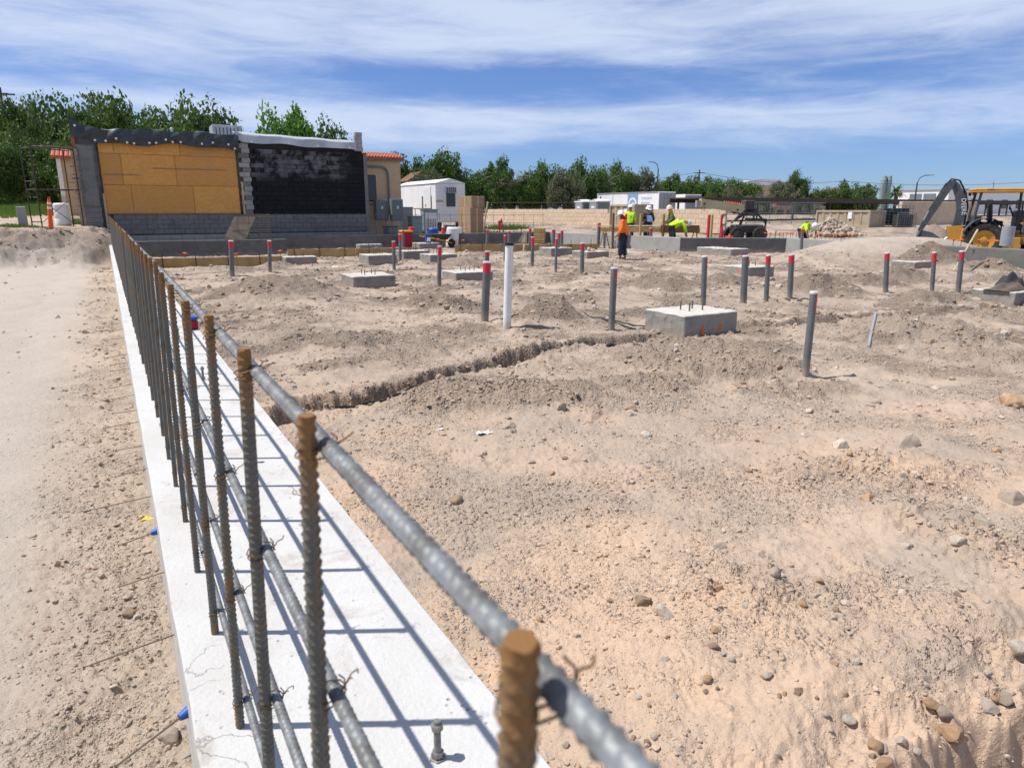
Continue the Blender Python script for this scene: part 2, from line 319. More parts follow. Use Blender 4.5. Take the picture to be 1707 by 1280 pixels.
def dirtmat(name, island):
    m, nt, b = newmat(name); v = COORD(nt, 'World')
    big = NOISE(nt, v, 0.33, 3, 0.62, 0.5); mid = NOISE(nt, v, 2.1, 5, 0.66, 0.4); fine = NOISE(nt, v, 17, 6, 0.80); vf = NOISE(nt, v, 120, 3, 0.8)
    col = MIXC(nt, RAMP(nt, big, 0.40, 0.62), (0.375, 0.302, 0.238), (0.445, 0.356, 0.275))
    col = MIXC(nt, RAMP(nt, mid, 0.42, 0.66, 0, 0.65), col, (0.350, 0.285, 0.228))
    at = nt.nodes.new('ShaderNodeAttribute'); at.attribute_name = 'soil'
    sc = nt.nodes.new('ShaderNodeSeparateColor'); nt.links.new(at.outputs['Color'], sc.inputs[0])
    # red: freshly dug earth, green: orange caliche sand, blue: worn haul path
    col = MIXC(nt, MATH(nt, 'MULTIPLY', sc.outputs[0], 0.92), col, (0.195, 0.150, 0.115))
    col = MIXC(nt, MATH(nt, 'MULTIPLY', sc.outputs[1], RAMP(nt, mid, 0.30, 0.62, 0.5, 0.95)), col, (0.60, 0.425, 0.295))
    col = MIXC(nt, MATH(nt, 'MULTIPLY', sc.outputs[2], 0.8), col, (0.420, 0.372, 0.322))
    col = MIXC(nt, RAMP(nt, fine, 0.50, 0.68, 0, 0.30), col, (0.235, 0.183, 0.140))
    col = MIXC(nt, RAMP(nt, vf, 0.52, 0.66, 0, 0.35), col, (0.56, 0.485, 0.41))
    if island:
        g = nt.nodes.new('ShaderNodeNewGeometry')
        col = MIXC(nt, RAMP(nt, g.outputs['Random Per Island'], 0.78, 0.84, 0, 0.5), col, (0.52, 0.46, 0.395))
        col = MIXC(nt, RAMP(nt, g.outputs['Random Per Island'], 0.14, 0.10, 0, 0.5), col, (0.42, 0.26, 0.15))
        col = MIXC(nt, RAMP(nt, g.outputs['Random Per Island'], 0.96, 0.97, 0, 0.4), col, (0.36, 0.31, 0.26))
    nt.links.new(col, b.inputs['Base Color']); b.inputs['Roughness'].default_value = 0.95; b.inputs['Specular IOR Level'].default_value = 0.12
    if not island:
        # crumbs of earth: rounded grains at three sizes
        def grains(scale, lo, hi):
            vo = nt.nodes.new('ShaderNodeTexVoronoi'); vo.inputs['Scale'].default_value = scale; vo.inputs['Randomness'].default_value = 1.0; nt.links.new(v, vo.inputs['Vector'])
            return MATH(nt, 'MULTIPLY', RAMP(nt, vo.outputs['Distance'], 0.55, 0.05), RAMP(nt, NOISE(nt, v, scale*0.22, 3), lo, hi))
        crumb = RAMP(nt, NOISE(nt, v, 0.85, 4, 0.65, 0.6), 0.42, 0.60, 0.12, 1.0)
        crumb = MATH(nt, 'MAXIMUM', crumb, RAMP(nt, sc.outputs[0], 0.2, 0.7))
        k = MATH(nt, 'MULTIPLY', RAMP(nt, sc.outputs[2], 0, 1, 1.0, 0.30), crumb)
        h = MATH(nt, 'ADD', MATH(nt, 'MULTIPLY', grains(30, .42, .58), 0.034), MATH(nt, 'ADD', MATH(nt, 'MULTIPLY', grains(80, .40, .56), 0.016), MATH(nt, 'MULTIPLY', grains(190, .35, .6), 0.006)))
        h = MATH(nt, 'ADD', MATH(nt, 'MULTIPLY', h, k), MATH(nt, 'ADD', MATH(nt, 'MULTIPLY', fine, 0.020), MATH(nt, 'MULTIPLY', vf, 0.005)))
        BUMP(nt, b, h, 0.75, 1.0)
    else: BUMP(nt, b, vf, 0.006, 0.9)
    M[name] = m
dirtmat('dirt', False); dirtmat('pebbles', True)
def rockmat(name, a, b_):
    M[name] = mat(name, a, b_, rough=0.9, scale=14, bump=0.004, bscale=60, dirt=(0.40, 0.31, 0.235), dscale=7, damt=0.7, rnd=0.08)
rockmat('rock_grey', (0.46, 0.375, 0.295), (0.37, 0.30, 0.235)); rockmat('rock_brown', (0.37, 0.265, 0.18), (0.29, 0.205, 0.14))
rockmat('rock_orange', (0.50, 0.32, 0.18), (0.42, 0.27, 0.16)); rockmat('rock_white', (0.60, 0.515, 0.42), (0.52, 0.44, 0.35))

# ------------------------------------------------------------------ mesh helpers
def link(o, parent=None):
    COL.objects.link(o)
    if parent is not None: o.parent = parent
    return o
def tag(o, label=None, cat=None, group=None, kind=None):
    if label: o['label'] = label
    if cat: o['category'] = cat
    if group: o['group'] = group
    if kind: o['kind'] = kind
    return o
def empty(name, loc=(0, 0, 0), rz=0.0, label=None, cat=None, group=None):
    o = bpy.data.objects.new(name, None); o.empty_display_size = 0.2
    o.location = loc; o.rotation_euler = (0, 0, rz); link(o); return tag(o, label, cat, group)
def inst(name, me, parent=None, loc=(0, 0, 0), rot=(0, 0, 0), sc=(1, 1, 1)):
    o = bpy.data.objects.new(name, me); o.location = loc; o.rotation_euler = rot; o.scale = sc; return link(o, parent)
class MB:
    def __init__(s): s.v = []; s.f = []; s.mi = []; s.cur = 0
    def add(s, vs_, fs):
        n = len(s.v); s.v += [tuple(p) for p in vs_]; s.f += [tuple(i+n for i in q) for q in fs]; s.mi += [s.cur]*len(fs); return s
    def box(s, c, d, ch=0.0, rot=None):
        hx, hy, hz = d[0]/2, d[1]/2, d[2]/2
        if ch <= 0:
            vs_ = [(x, y, z) for x in (-hx, hx) for y in (-hy, hy) for z in (-hz, hz)]
            fs = [(0, 1, 3, 2), (4, 6, 7, 5), (0, 4, 5, 1), (2, 3, 7, 6), (0, 2, 6, 4), (1, 5, 7, 3)]
        else:
            ch = min(ch, hx*0.9, hy*0.9, hz*0.9); vs_ = []; fs = []
            idx = {}
            for sx in (-1, 1):
                for sy in (-1, 1):
                    for sz in (-1, 1):
                        for a in range(3):
                            p = [sx*(hx-ch), sy*(hy-ch), sz*(hz-ch)]; p[a] = (sx*hx, sy*hy, sz*hz)[a]
                            idx[(sx, sy, sz, a)] = len(vs_); vs_.append(tuple(p))
            def q(l): fs.append(tuple(idx[i] for i in l))
            for sg in (-1, 1):
                q([(sg, -1, -1, 0), (sg, 1, -1, 0), (sg, 1, 1, 0), (sg, -1, 1, 0)][::sg])
                q([(-1, sg, -1, 1), (-1, sg, 1, 1), (1, sg, 1, 1), (1, sg, -1, 1)][::sg])
                q([(-1, -1, sg, 2), (1, -1, sg, 2), (1, 1, sg, 2), (-1, 1, sg, 2)][::sg])
            for a, b in ((0, 1), (1, 2), (0, 2)):
                c_ = 3-a-b
                for s1 in (-1, 1):
                    for s2 in (-1, 1):
                        def k(sc_, ax):
                            t = [0, 0, 0]; t[a] = s1; t[b] = s2; t[c_] = sc_; return (*t, ax)
                        q([k(-1, a), k(-1, b), k(1, b), k(1, a)])
            for sx in (-1, 1):
                for sy in (-1, 1):
                    for sz in (-1, 1): q([(sx, sy, sz, 0), (sx, sy, sz, 1), (sx, sy, sz, 2)])
        m = rot if rot is not None else Matrix.Identity(3)
        return s.add([Vector(c)+m@Vector(p) for p in vs_], fs)
    def ring_strip(s, rings, closed=True, caps=True):
        n = len(rings[0]); vs_ = [p for r in rings for p in r]; fs = []
        for i in range(len(rings)-1):
            for j in range(n if closed else n-1):
                k = (j+1) % n; fs.append((i*n+j, i*n+k, (i+1)*n+k, (i+1)*n+j))
        if caps:
            fs.append(tuple(range(n))[::-1]); fs.append(tuple((len(rings)-1)*n+j for j in range(n)))
        return s.add(vs_, fs)
    def tube(s, pts, r, n=8, caps=True):
        pts = [Vector(p) for p in pts]; rr = r if isinstance(r, (list, tuple)) else [r]*len(pts)
        rings = []; up = None
        for i, p in enumerate(pts):
            t = (pts[min(i+1, len(pts)-1)]-pts[max(i-1, 0)]).normalized()
            if up is None:
                a = Vector((0, 0, 1)) if abs(t.z) < 0.9 else Vector((1, 0, 0)); up = (a-t*a.dot(t)).normalized()
            else:
                up = up-t*up.dot(t)
                up = up.normalized() if up.length > 1e-6 else t.orthogonal().normalized()
            sd_ = t.cross(up)
            rings.append([p+(up*math.cos(2*math.pi*j/n)+sd_*math.sin(2*math.pi*j/n))*rr[i] for j in range(n)])
        return s.ring_strip(rings, True, caps)
    def lathe(s, prof, n=16, c=(0, 0, 0), rot=None, caps=True):
        m = rot if rot is not None else Matrix.Identity(3); c = Vector(c)
        rings = [[c+m@Vector((r*math.cos(2*math.pi*j/n), r*math.sin(2*math.pi*j/n), z)) for j in range(n)] for r, z in prof]
        return s.ring_strip(rings, True, caps)
    def prism(s, poly, p0, ax_u, ax_v, ax_w, w):
        """poly in (u,v), extruded by w along ax_w starting at p0"""
        p0 = Vector(p0); u = Vector(ax_u); v = Vector(ax_v); k = Vector(ax_w)*w; n = len(poly)
        a = [p0+u*x+v*y for x, y in poly]; b = [p+k for p in a]
        fs = [tuple(range(n)), tuple(range(n, 2*n))[::-1]]+[(i, i+n, (i+1) % n+n, (i+1) % n) for i in range(n)]
        return s.add(a+b, fs)
    def grid(s, fn, nu, nv):
        vs_ = [fn(i/nu, j/nv) for j in range(nv+1) for i in range(nu+1)]; w = nu+1
        return s.add(vs_, [(j*w+i, j*w+i+1, (j+1)*w+i+1, (j+1)*w+i) for j in range(nv) for i in range(nu)])
    def mesh(s, name, mats, smooth=None):
        me = bpy.data.meshes.new(name); me.from_pydata(s.v, [], s.f)
        for m in (mats if isinstance(mats, (list, tuple)) else [mats]): me.materials.append(M[m] if isinstance(m, str) else m)
        if any(s.mi): me.polygons.foreach_set('material_index', s.mi)
        bm = bmesh.new(); bm.from_mesh(me); bmesh.ops.recalc_face_normals(bm, faces=bm.faces); bm.to_mesh(me); bm.free()
        if smooth:
            me.polygons.foreach_set('use_smooth', [True]*len(me.polygons))
            me.set_sharp_from_angle(angle=R(smooth))
        me.update(); return me
    def build(s, name, mats, parent=None, smooth=None, loc=(0, 0, 0), rot=(0, 0, 0)):
        return inst(name, s.mesh(name, mats, smooth), parent, loc, rot)
def RX(a): return Matrix.Rotation(a, 3, 'X')
def RY(a): return Matrix.Rotation(a, 3, 'Y')
def RZ(a): return Matrix.Rotation(a, 3, 'Z')
def np_mesh(name, verts, quads, mats, smooth=False):
    me = bpy.data.meshes.new(name); k = quads.shape[1]
    me.vertices.add(len(verts)); me.vertices.foreach_set('co', verts.astype(np.float32).ravel())
    me.loops.add(quads.size); me.loops.foreach_set('vertex_index', quads.astype(np.int32).ravel())
    me.polygons.add(len(quads)); me.polygons.foreach_set('loop_start', np.arange(0, quads.size, k, dtype=np.int32))
    try: me.polygons.foreach_set('loop_total', np.full(len(quads), k, dtype=np.int32))
    except Exception: pass
    me.polygons.foreach_set('use_smooth', np.full(len(quads), smooth, dtype=bool))
    for m in (mats if isinstance(mats, (list, tuple)) else [mats]): me.materials.append(M[m] if isinstance(m, str) else m)
    me.update(calc_edges=True); me.validate(); return me
rng = random.Random(7)
# ------------------------------------------------------------------ ground
# earth heaps: px, py of the foot centre, half width right/forward (m), height, freshness
HEAPS = [(455, 492, 1.7, 1.3, 0.42, 0.7), (735, 512, 0.75, 0.6, 0.26, 0.9), (918, 535, 0.85, 0.65, 0.30, 0.9), (590, 572, 0.8, 0.5, 0.13, 0.7),
 (540, 612, 0.7, 0.4, 0.08, 0.6), (850, 668, 1.25, 0.85, 0.17, 0.55), (1180, 612, 1.35, 0.85, 0.28, 0.6), (1090, 585, 0.5, 0.4, 0.10, 0.6),
 (1520, 562, 1.4, 0.9, 0.30, 0.45), (1360, 488, 1.5, 1.1, 0.45, 0.85), (1110, 478, 1.6, 0.9, 0.26, 0.8), (1190, 470, 1.0, 0.8, 0.24, 0.8),
 (1495, 462, 0.9, 0.7, 0.30, 0.95), (1640, 600, 0.9, 0.6, 0.16, 0.5), (780, 440, 1.4, 0.9, 0.22, 0.6), (1000, 452, 1.6, 1.0, 0.16, 0.7),
 (1100, 430, 1.5, 1.0, 0.20, 0.7), (690, 470, 0.9, 0.7, 0.16, 0.6), (1540, 505, 1.1, 0.8, 0.22, 0.7), (1680, 470, 1.5, 0.8, 0.24, 0.7),
 (470, 445, 1.0, 0.6, 0.20, 0.6), (640, 460, 0.9, 0.6, 0.12, 0.6), (1420, 470, 1.2, 0.8, 0.25, 0.8), (900, 590, 1.0, 0.6, 0.10, 0.4),
 (700, 590, 0.9, 0.5, 0.08, 0.3), (1450, 780, 0.8, 0.6, 0.10, 0.3), (1260, 1020, 0.45, 0.35, 0.05, 0.1), (1620, 900, 0.6, 0.5, 0.07, 0.2),
 (1080, 640, 0.7, 0.4, 0.09, 0.6), (1330, 650, 0.8, 0.5, 0.08, 0.5), (1690, 530, 0.9, 0.6, 0.16, 0.6)]
_H = []
for px, py, rx, rf, h, fr in HEAPS:
    p = P(px, py); _H.append((p.x, p.y, rx, rf, h, fr))
# against the right wall and over it
_H.append((38.3, 21.9, 1.6, 1.4, 0.8, 0.7)); _H.append((22.6, 12.9, 1.5, 1.1, 0.78, 1.0)); _H.append((23.0, 11.2, 1.0, 1.0, 0.35, 0.9))
TRENCH = [P(425, 716), P(520, 690), P(600, 668), P(700, 643), P(830, 608), P(960, 582), P(1085, 568), P(1160, 556), P(1240, 548), P(1350, 540), P(1480, 531), P(1600, 522), P(1707, 512)]
TR_DEPTH = [0.24, 0.26, 0.27, 0.25, 0.25, 0.24, 0.20, 0.16, 0.16, 0.16, 0.12, 0.08, 0.05]
PIT_A = P(1360, 1330); PIT_B = P(1760, 1085)
TYRE = []
def seg_dist(x, y, pts, val):
    best = np.full(x.shape, 1e9); sv = np.zeros(x.shape); side = np.zeros(x.shape)
    for i in range(len(pts)-1):
        ax, ay, bx, by = pts[i].x, pts[i].y, pts[i+1].x, pts[i+1].y
        dx, dy = bx-ax, by-ay; L2 = dx*dx+dy*dy
        t = np.clip(((x-ax)*dx+(y-ay)*dy)/L2, 0, 1)
        d = np.hypot(x-ax-t*dx, y-ay-t*dy); m = d < best
        best = np.where(m, d, best); sv = np.where(m, val[i]+(val[i+1]-val[i])*t, sv)
        side = np.where(m, np.sign(dx*(y-ay)-dy*(x-ax)), side)
    return best, sv, side
def terrain(x, y):
    """height and soil (fresh, orange, path) of the ground at x, y"""
    x = np.asarray(x, float); y = np.asarray(y, float)
    F = x*FW.x+y*FW.y; Rr = x*RT.x+y*RT.y; rad = np.hypot(x, y)
    wx = x+0.35*fbm(x, y, 0.9, 3, 0.5, 40); wy = y+0.35*fbm(x, y, 0.9, 3, 0.5, 50)
    left = sst(0.5, -0.2, x)
    # natural grade round the dug site
    bank = sst(24.6, 29.4, wy+0.25*x+1.3*fbm(x, y, 0.35, 2, 0.5, 77))*sst(1.2, -0.4, wx)
    z = 1.08*bank + 1.3*sst(31, 62, y)*sst(3, -3, x)
    z = z + 0.30*sst(-5.5, -9, wx)*(1-bank)
    out = sst(33.5, 35.0, y)*sst(8, 11, x) + sst(21.3, 22.5, x)*sst(22.8, 24.5, y) + sst(25, 26, x)
    out = np.clip(out, 0, 1)
    z = z + out*(0.12*sst(25, 30, F) + 0.62*sst(34, 50, F)+0.4*sst(50, 90, F))*sst(2, 9, x)
    z = z - 0.1*sst(24.5, 26.5, x)*sst(15, 11, y)
    # pit at the building's foot
    fresh = np.zeros_like(x); rough = np.zeros_like(x)
    inside = sst(0.7, 1.1, x)
    # ramp over the wall
    rd = np.sqrt(((x-25.4)/7.0)**2+((y-15.9)/3.3)**2)
    rr = sst(1.0, 0.22, rd); z = np.maximum(z, z*(1-rr)+0.74*rr)
    ramp = rr
    for hx, hy, rx, rf, h, fr in _H:
        dx = wx-hx; dy = wy-hy
        u = (dx*RT.x+dy*RT.y)/rx; w = (dx*FW.x+dy*FW.y)/rf
        d = np.sqrt(u*u+w*w); k = np.clip(1-d, 0, 1); k = k*k*(3-2*k)*0.55+0.45*k
        z = z+h*k*1.0; fresh = np.maximum(fresh, fr*sst(0.0, 0.35, k)); rough = np.maximum(rough, sst(0.0, 0.25, k))
    # trench with broken edges
    d, dep, side = seg_dist(wx*0.4+x*0.6, wy*0.4+y*0.6, TRENCH, TR_DEPTH)
    e = d+0.06*fbm(x, y, 1.9, 2, 0.5, 60)+0.035*fbm(x, y, 8.0, 3, 0.6, 63)
    tr = sst(0.25, 0.10, e)
    z = z-dep*tr+0.05*sst(0.8, 0.3, d)*inside; rough = np.maximum(rough, sst(0.75, 0.3, d)*0.7*inside)
    fresh = np.maximum(fresh, 0.9*sst(0.32, 0.2, e)*inside)
    # dug edge by the near right corner
    dx, dy = PIT_B.x-PIT_A.x, PIT_B.y-PIT_A.y; L = math.hypot(dx, dy)
    sdist = ((x-PIT_A.x)*dy-(y-PIT_A.y)*dx)/L          # >0 on the camera-right side
    sdist = sdist+0.09*fbm(x, y, 3.0, 2, 0.5, 70)
    pit = sst(0.0, 0.16, sdist)*sst(0.9, 1.2, x)
    pedge = np.exp(-(sdist/0.18)**2)*sst(0.9, 1.2, x)
    z = z-0.42*pit-0.10*sst(-0.35, 0.0, sdist)*sst(0.9, 1.2, x)
    rough = np.maximum(rough, 0.95*sst(-0.4, 0.0, sdist)*sst(0.9, 1.2, x)); fresh = np.maximum(fresh, 0.35*pit)
    z = z+0.07*sst(-0.15, 0.1, sdist)*sst(0.9, 1.2, x)*(fbm(x, y, 4.5, 3, 0.6, 171)+0.8*np.abs(fbm(x, y, 9.0, 2, 0.5, 173)))
    # dirt bank left
    bf = bank*(1-bank)*4; rough = np.maximum(rough, np.clip(bf*1.3, 0, 1)+0.8*bank*sst(32, 29, y)); fresh = np.maximum(fresh, 0.85*np.clip(bf, 0, 1)+0.4*bank*sst(34, 30, y)); z = z+0.16*np.clip(bf+bank*sst(32, 29, y), 0, 1)*(fbm(x, y, 1.1, 3, 0.55, 79)+0.5*fbm(x, y, 3.0, 3, 0.6, 81))
    # haul path left of the wall
    path = sst(-0.15, -0.9, x)*sst(-5.8, -5.0, wx)*(1-bank)
    wallstrip = sst(-0.75, -0.15, x)*sst(0.2, 0.0, x)
    rough = np.maximum(rough, 0.42*wallstrip)
    padr = inside*(1-ramp)
    rough = np.maximum(rough, 0.30*padr*sst(-0.15, 0.35, fbm(x, y, 0.55, 3, 0.5, 80)))
    # noise
    amp = 1-0.75*np.clip(path+ramp, 0, 1)
    far = sst(60, 30, rad)
    z = z+amp*(0.05*fbm(x, y, 0.45, 3, 0.5, 1))*sst(90, 45, rad)
    z = z+amp*far*0.022*fbm(x, y, 2.1, 3, 0.55, 11)
    z = z+far*(0.008+0.024*rough)*amp*fbm(x, y, 6.0, 3, 0.55, 31)
    cl = np.clip(fbm(x, y, 13.0, 3, 0.55, 35)-0.10, 0, 1)
    z = z+far*(0.010*amp+0.030*rough)*cl*(1-0.8*tr)
    near = sst(12, 5, rad)
    z = z+near*(0.0035*(0.35+amp)+0.006*rough)*fbm(x, y, 30.0, 3, 0.6, 45)*(1-0.7*tr)
    z = z+padr*sst(5, 12, rad)*far*(0.035*fbm(x, y, 1.6, 3, 0.6, 141)+0.020*np.abs(fbm(x, y, 4.0, 2, 0.5, 143)))
    fresh = np.maximum(fresh, padr*sst(5, 11, rad)*np.clip(0.32+1.1*fbm(x, y, 0.7, 4, 0.6, 151), 0.12, 0.9))
    # shallow wheel ruts on the path
    z = z-0.02*path*np.exp(-((wx+1.25)/0.22)**2)-0.02*path*np.exp(-((wx+3.1)/0.22)**2)
    # faint cracks near the dug corner
    orange = sst(9.5, 3.0, F)*padr*np.clip(0.35+0.9*fbm(x, y, 0.8, 4, 0.55, 90)+0.35*sst(5.5, 2.5, F), 0, 1)*0.85
    orange = np.maximum(orange, 0.8*pedge)
    d2 = np.hypot(x-P(480, 690).x, y-P(480, 690).y); orange = np.maximum(orange, 0.75*sst(1.3, 0.4, d2)*rough)
    path = np.maximum(path, ramp*0.6)
    return z, fresh, np.clip(orange, 0, 1), path
def gz(x, y): return float(terrain(np.array([x]), np.array([y]))[0][0])
def G(px, py):
    """the ground point seen at a pixel, found on the uneven ground"""
    z = 0.0
    for _ in range(6): p = P(px, py, min(z, 1.6)); z = gz(p.x, p.y)
    return Vector((p.x, p.y, z))
def make_ground():
    dense = np.linspace(-YAW+0, 0, 2)
    c = YAW; half = R(47)
    a1 = np.linspace(c-half, c+half, 800)
    a2 = np.linspace(c+half, c-half+2*math.pi, 110)[1:-1]
    az_ = np.concatenate([a1, a2]); n = len(az_)
    rs = [0.0, 0.3, 0.6, 0.9, 1.2, 1.4]; r = 1.5
    while r < 48: rs.append(r); r *= 1.0054
    while r < 2500: rs.append(r); r *= 1.07
    rs = np.array(rs[1:]); m = len(rs)
    A, Rr = np.meshgrid(az_, rs)
    x = (np.sin(A)*Rr).ravel(); y = (np.cos(A)*Rr).ravel()
    z, fr, og, pa = terrain(x, y)
    co = np.stack([x, y, z], 1); co = np.concatenate([co, [[0, 0, gz(0, 0)]]])
    i = np.arange(m-1)[:, None]*n; j = np.arange(n)[None, :]; k = (j+1) % n
    quads = np.stack([i+j, i+n+j, i+n+k, i+k], -1).reshape(-1, 4)[:, ::-1]
    # close the middle with degenerate-free quads onto the centre point
    ctr = len(co)-1; jj = np.arange(0, n-1, 2)
    cap = np.stack([np.full(len(jj), ctr), (jj+2) % n, jj+1, jj], -1)
    me = np_mesh('ground', co, np.concatenate([quads, cap]), 'dirt', True)
    at = me.color_attributes.new('soil', 'FLOAT_COLOR', 'POINT')
    s = np.ones((len(co), 4), np.float32); s[:-1, 0] = fr; s[:-1, 1] = og; s[:-1, 2] = pa; s[-1, :3] = 0
    at.data.foreach_set('color', s.ravel())
    return tag(inst('ground', me), kind='structure')
make_ground()
# ------------------------------------------------------------------ pebbles and clods (uncountable)
def ico(sub=1):
    bm = bmesh.new(); bmesh.ops.create_icosphere(bm, subdivisions=sub, radius=1.0)
    v = np.array([p.co[:] for p in bm.verts]); f = np.array([[q.index for q in p.verts] for p in bm.faces]); bm.free(); return v, f
def scatter():
    r = np.random.RandomState(5)
    octv = np.array([[1, 0, 0], [-1, 0, 0], [0, 1, 0], [0, -1, 0], [0, 0, 1], [0, 0, -1]], float); octf = np.array([[0, 2, 4], [2, 1, 4], [1, 3, 4], [3, 0, 4], [2, 0, 5], [1, 2, 5], [3, 1, 5], [0, 3, 5]])
    V_, F_, S_, base = [], [], [], 0
    # bands outwards from the near corner of the pad: finer stones close by, clods further out
    for (r0, r1, n, s0, s1, big) in ((1.6, 3.2, 15000, 0.0045, 0.013, 1), (1.6, 3.4, 56000, 0.0016, 0.005, 0), (3.0, 6.5, 16000, 0.007, 0.020, 1), (3.0, 7, 60000, 0.0028, 0.009, 0), (6, 13, 9000, 0.014, 0.036, 1), (6, 13, 36000, 0.005, 0.015, 0), (12, 32, 9000, 0.025, 0.08, 1), (12, 30, 36000, 0.010, 0.032, 0)):
        bv, bf = ico(1) if big else (octv, octf)
        a = YAW+R(44)*(2*r.rand(n)-1); q = np.sqrt(r0*r0+(r1*r1-r0*r0)*r.rand(n))
        x = np.sin(a)*q; y = np.cos(a)*q; s = s0*(s1/s0)**(r.rand(n)**(2.2 if big else 1.5))
        cl = np.clip(0.22+1.6*fbm(x, y, 1.1, 4, 0.6, 101), 0.08, 1)
        z, fr, og, pa = terrain(x, y)
        strip = (x < 0.03) & (x > -0.8)
        keep = np.where(pa > 0.3, 0.025, cl)*(0.6+1.1*fr)+0.5*fr; keep = np.where(strip, 0.5*np.clip((x+0.7)/0.6, 0, 1), keep)
        keep = np.where((x > 0.0) & (x < 0.74), 0.0, keep)
        k = r.rand(n) < np.clip(keep, 0, 1)
        x, y, z, s, fr, og, pa = (t[k] for t in (x, y, z, s, fr, og, pa)); n = len(x)
        ax = 0.6+0.8*r.rand(n, 3); ax[:, 2] *= 0.75
        jit = 1+0.5*(r.rand(n, len(bv), 1)-0.5)
        th = r.rand(n)*6.283; c, si = np.cos(th), np.sin(th); tl = 1.2*(r.rand(n)-.5)
        v = bv[None]*jit*ax[:, None, :]*s[:, None, None]
        vy0 = v[:, :, 1]*np.cos(tl)[:, None]-v[:, :, 2]*np.sin(tl)[:, None]; vz0 = v[:, :, 1]*np.sin(tl)[:, None]+v[:, :, 2]*np.cos(tl)[:, None]
        vx_ = v[:, :, 0]*c[:, None]-vy0*si[:, None]; vy_ = v[:, :, 0]*si[:, None]+vy0*c[:, None]
        V_.append(np.stack([vx_+x[:, None], vy_+y[:, None], vz0+z[:, None]+0.12*s[:, None]], -1).reshape(-1, 3))
        F_.append((bf[None]+(np.arange(n)*len(bv))[:, None, None]).reshape(-1, 3)+base); base += n*len(bv)
        qd = np.ones((n, len(bv), 4), np.float32); qd[:, :, 0] = fr[:, None]*0.8; qd[:, :, 1] = og[:, None]; qd[:, :, 2] = pa[:, None]; S_.append(qd.reshape(-1, 4))
    me = np_mesh('loose_gravel', np.concatenate(V_), np.concatenate(F_), 'pebbles', False)
    at = me.color_attributes.new('soil', 'FLOAT_COLOR', 'POINT'); at.data.foreach_set('color', np.concatenate(S_).reshape(-1))
    tag(inst('loose_gravel', me), 'small stones and dirt clods strewn over the bare earth', 'gravel', kind='stuff')
scatter()
# ------------------------------------------------------------------ stones one can pick out
ROCKM = {}
def rock_mesh(seed, m, sub=3):
    if (seed, m) in ROCKM: return ROCKM[(seed, m)]
    r = np.random.RandomState(seed); v, f = ico(sub)
    v = v*(np.array([1.0, 0.8, 0.62])+0.15*r.rand(3))
    for _ in range(9):           # flat broken facets
        d = r.randn(3); d /= np.linalg.norm(d); lim = 0.42+0.25*r.rand(); t = v@d
        v = v-np.outer(np.clip(t-lim, 0, 9)*0.85, d)
    v = v+0.022*np.stack([gn(v[:, 0]*9+seed, v[:, 1]*9, 13), gn(v[:, 1]*9, v[:, 2]*9+seed, 14), gn(v[:, 2]*9, v[:, 0]*9+seed, 15)], 1)+0.07*np.stack([gn(v[:, 0]*3+seed, v[:, 1]*3+v[:, 2]*2, 3), gn(v[:, 1]*3, v[:, 2]*3+seed, 4), gn(v[:, 2]*3, v[:, 0]*3+seed, 5)], 1)
    ROCKM[(seed, m)] = np_mesh('rock', v, f, m, False); return ROCKM[(seed, m)]
def rock(px, py, w, m, label=None, group=None, seed=0, rz=None, left=False):
    """w: width in pixels of the photograph"""
    p = G(px, py); d = math.hypot(p.x, p.y); s = 0.5*w*math.sqrt(d*d+CAMZ**2)/FPX
    o = inst('rock', rock_mesh(seed % 9, m), None, (p.x, p.y, p.z+0.12*s), (rng.uniform(-.2, .2), rng.uniform(-.2, .2), rng.uniform(0, 6.28) if rz is None else rz), (s, s, s))
    return tag(o, label, 'rock', group)
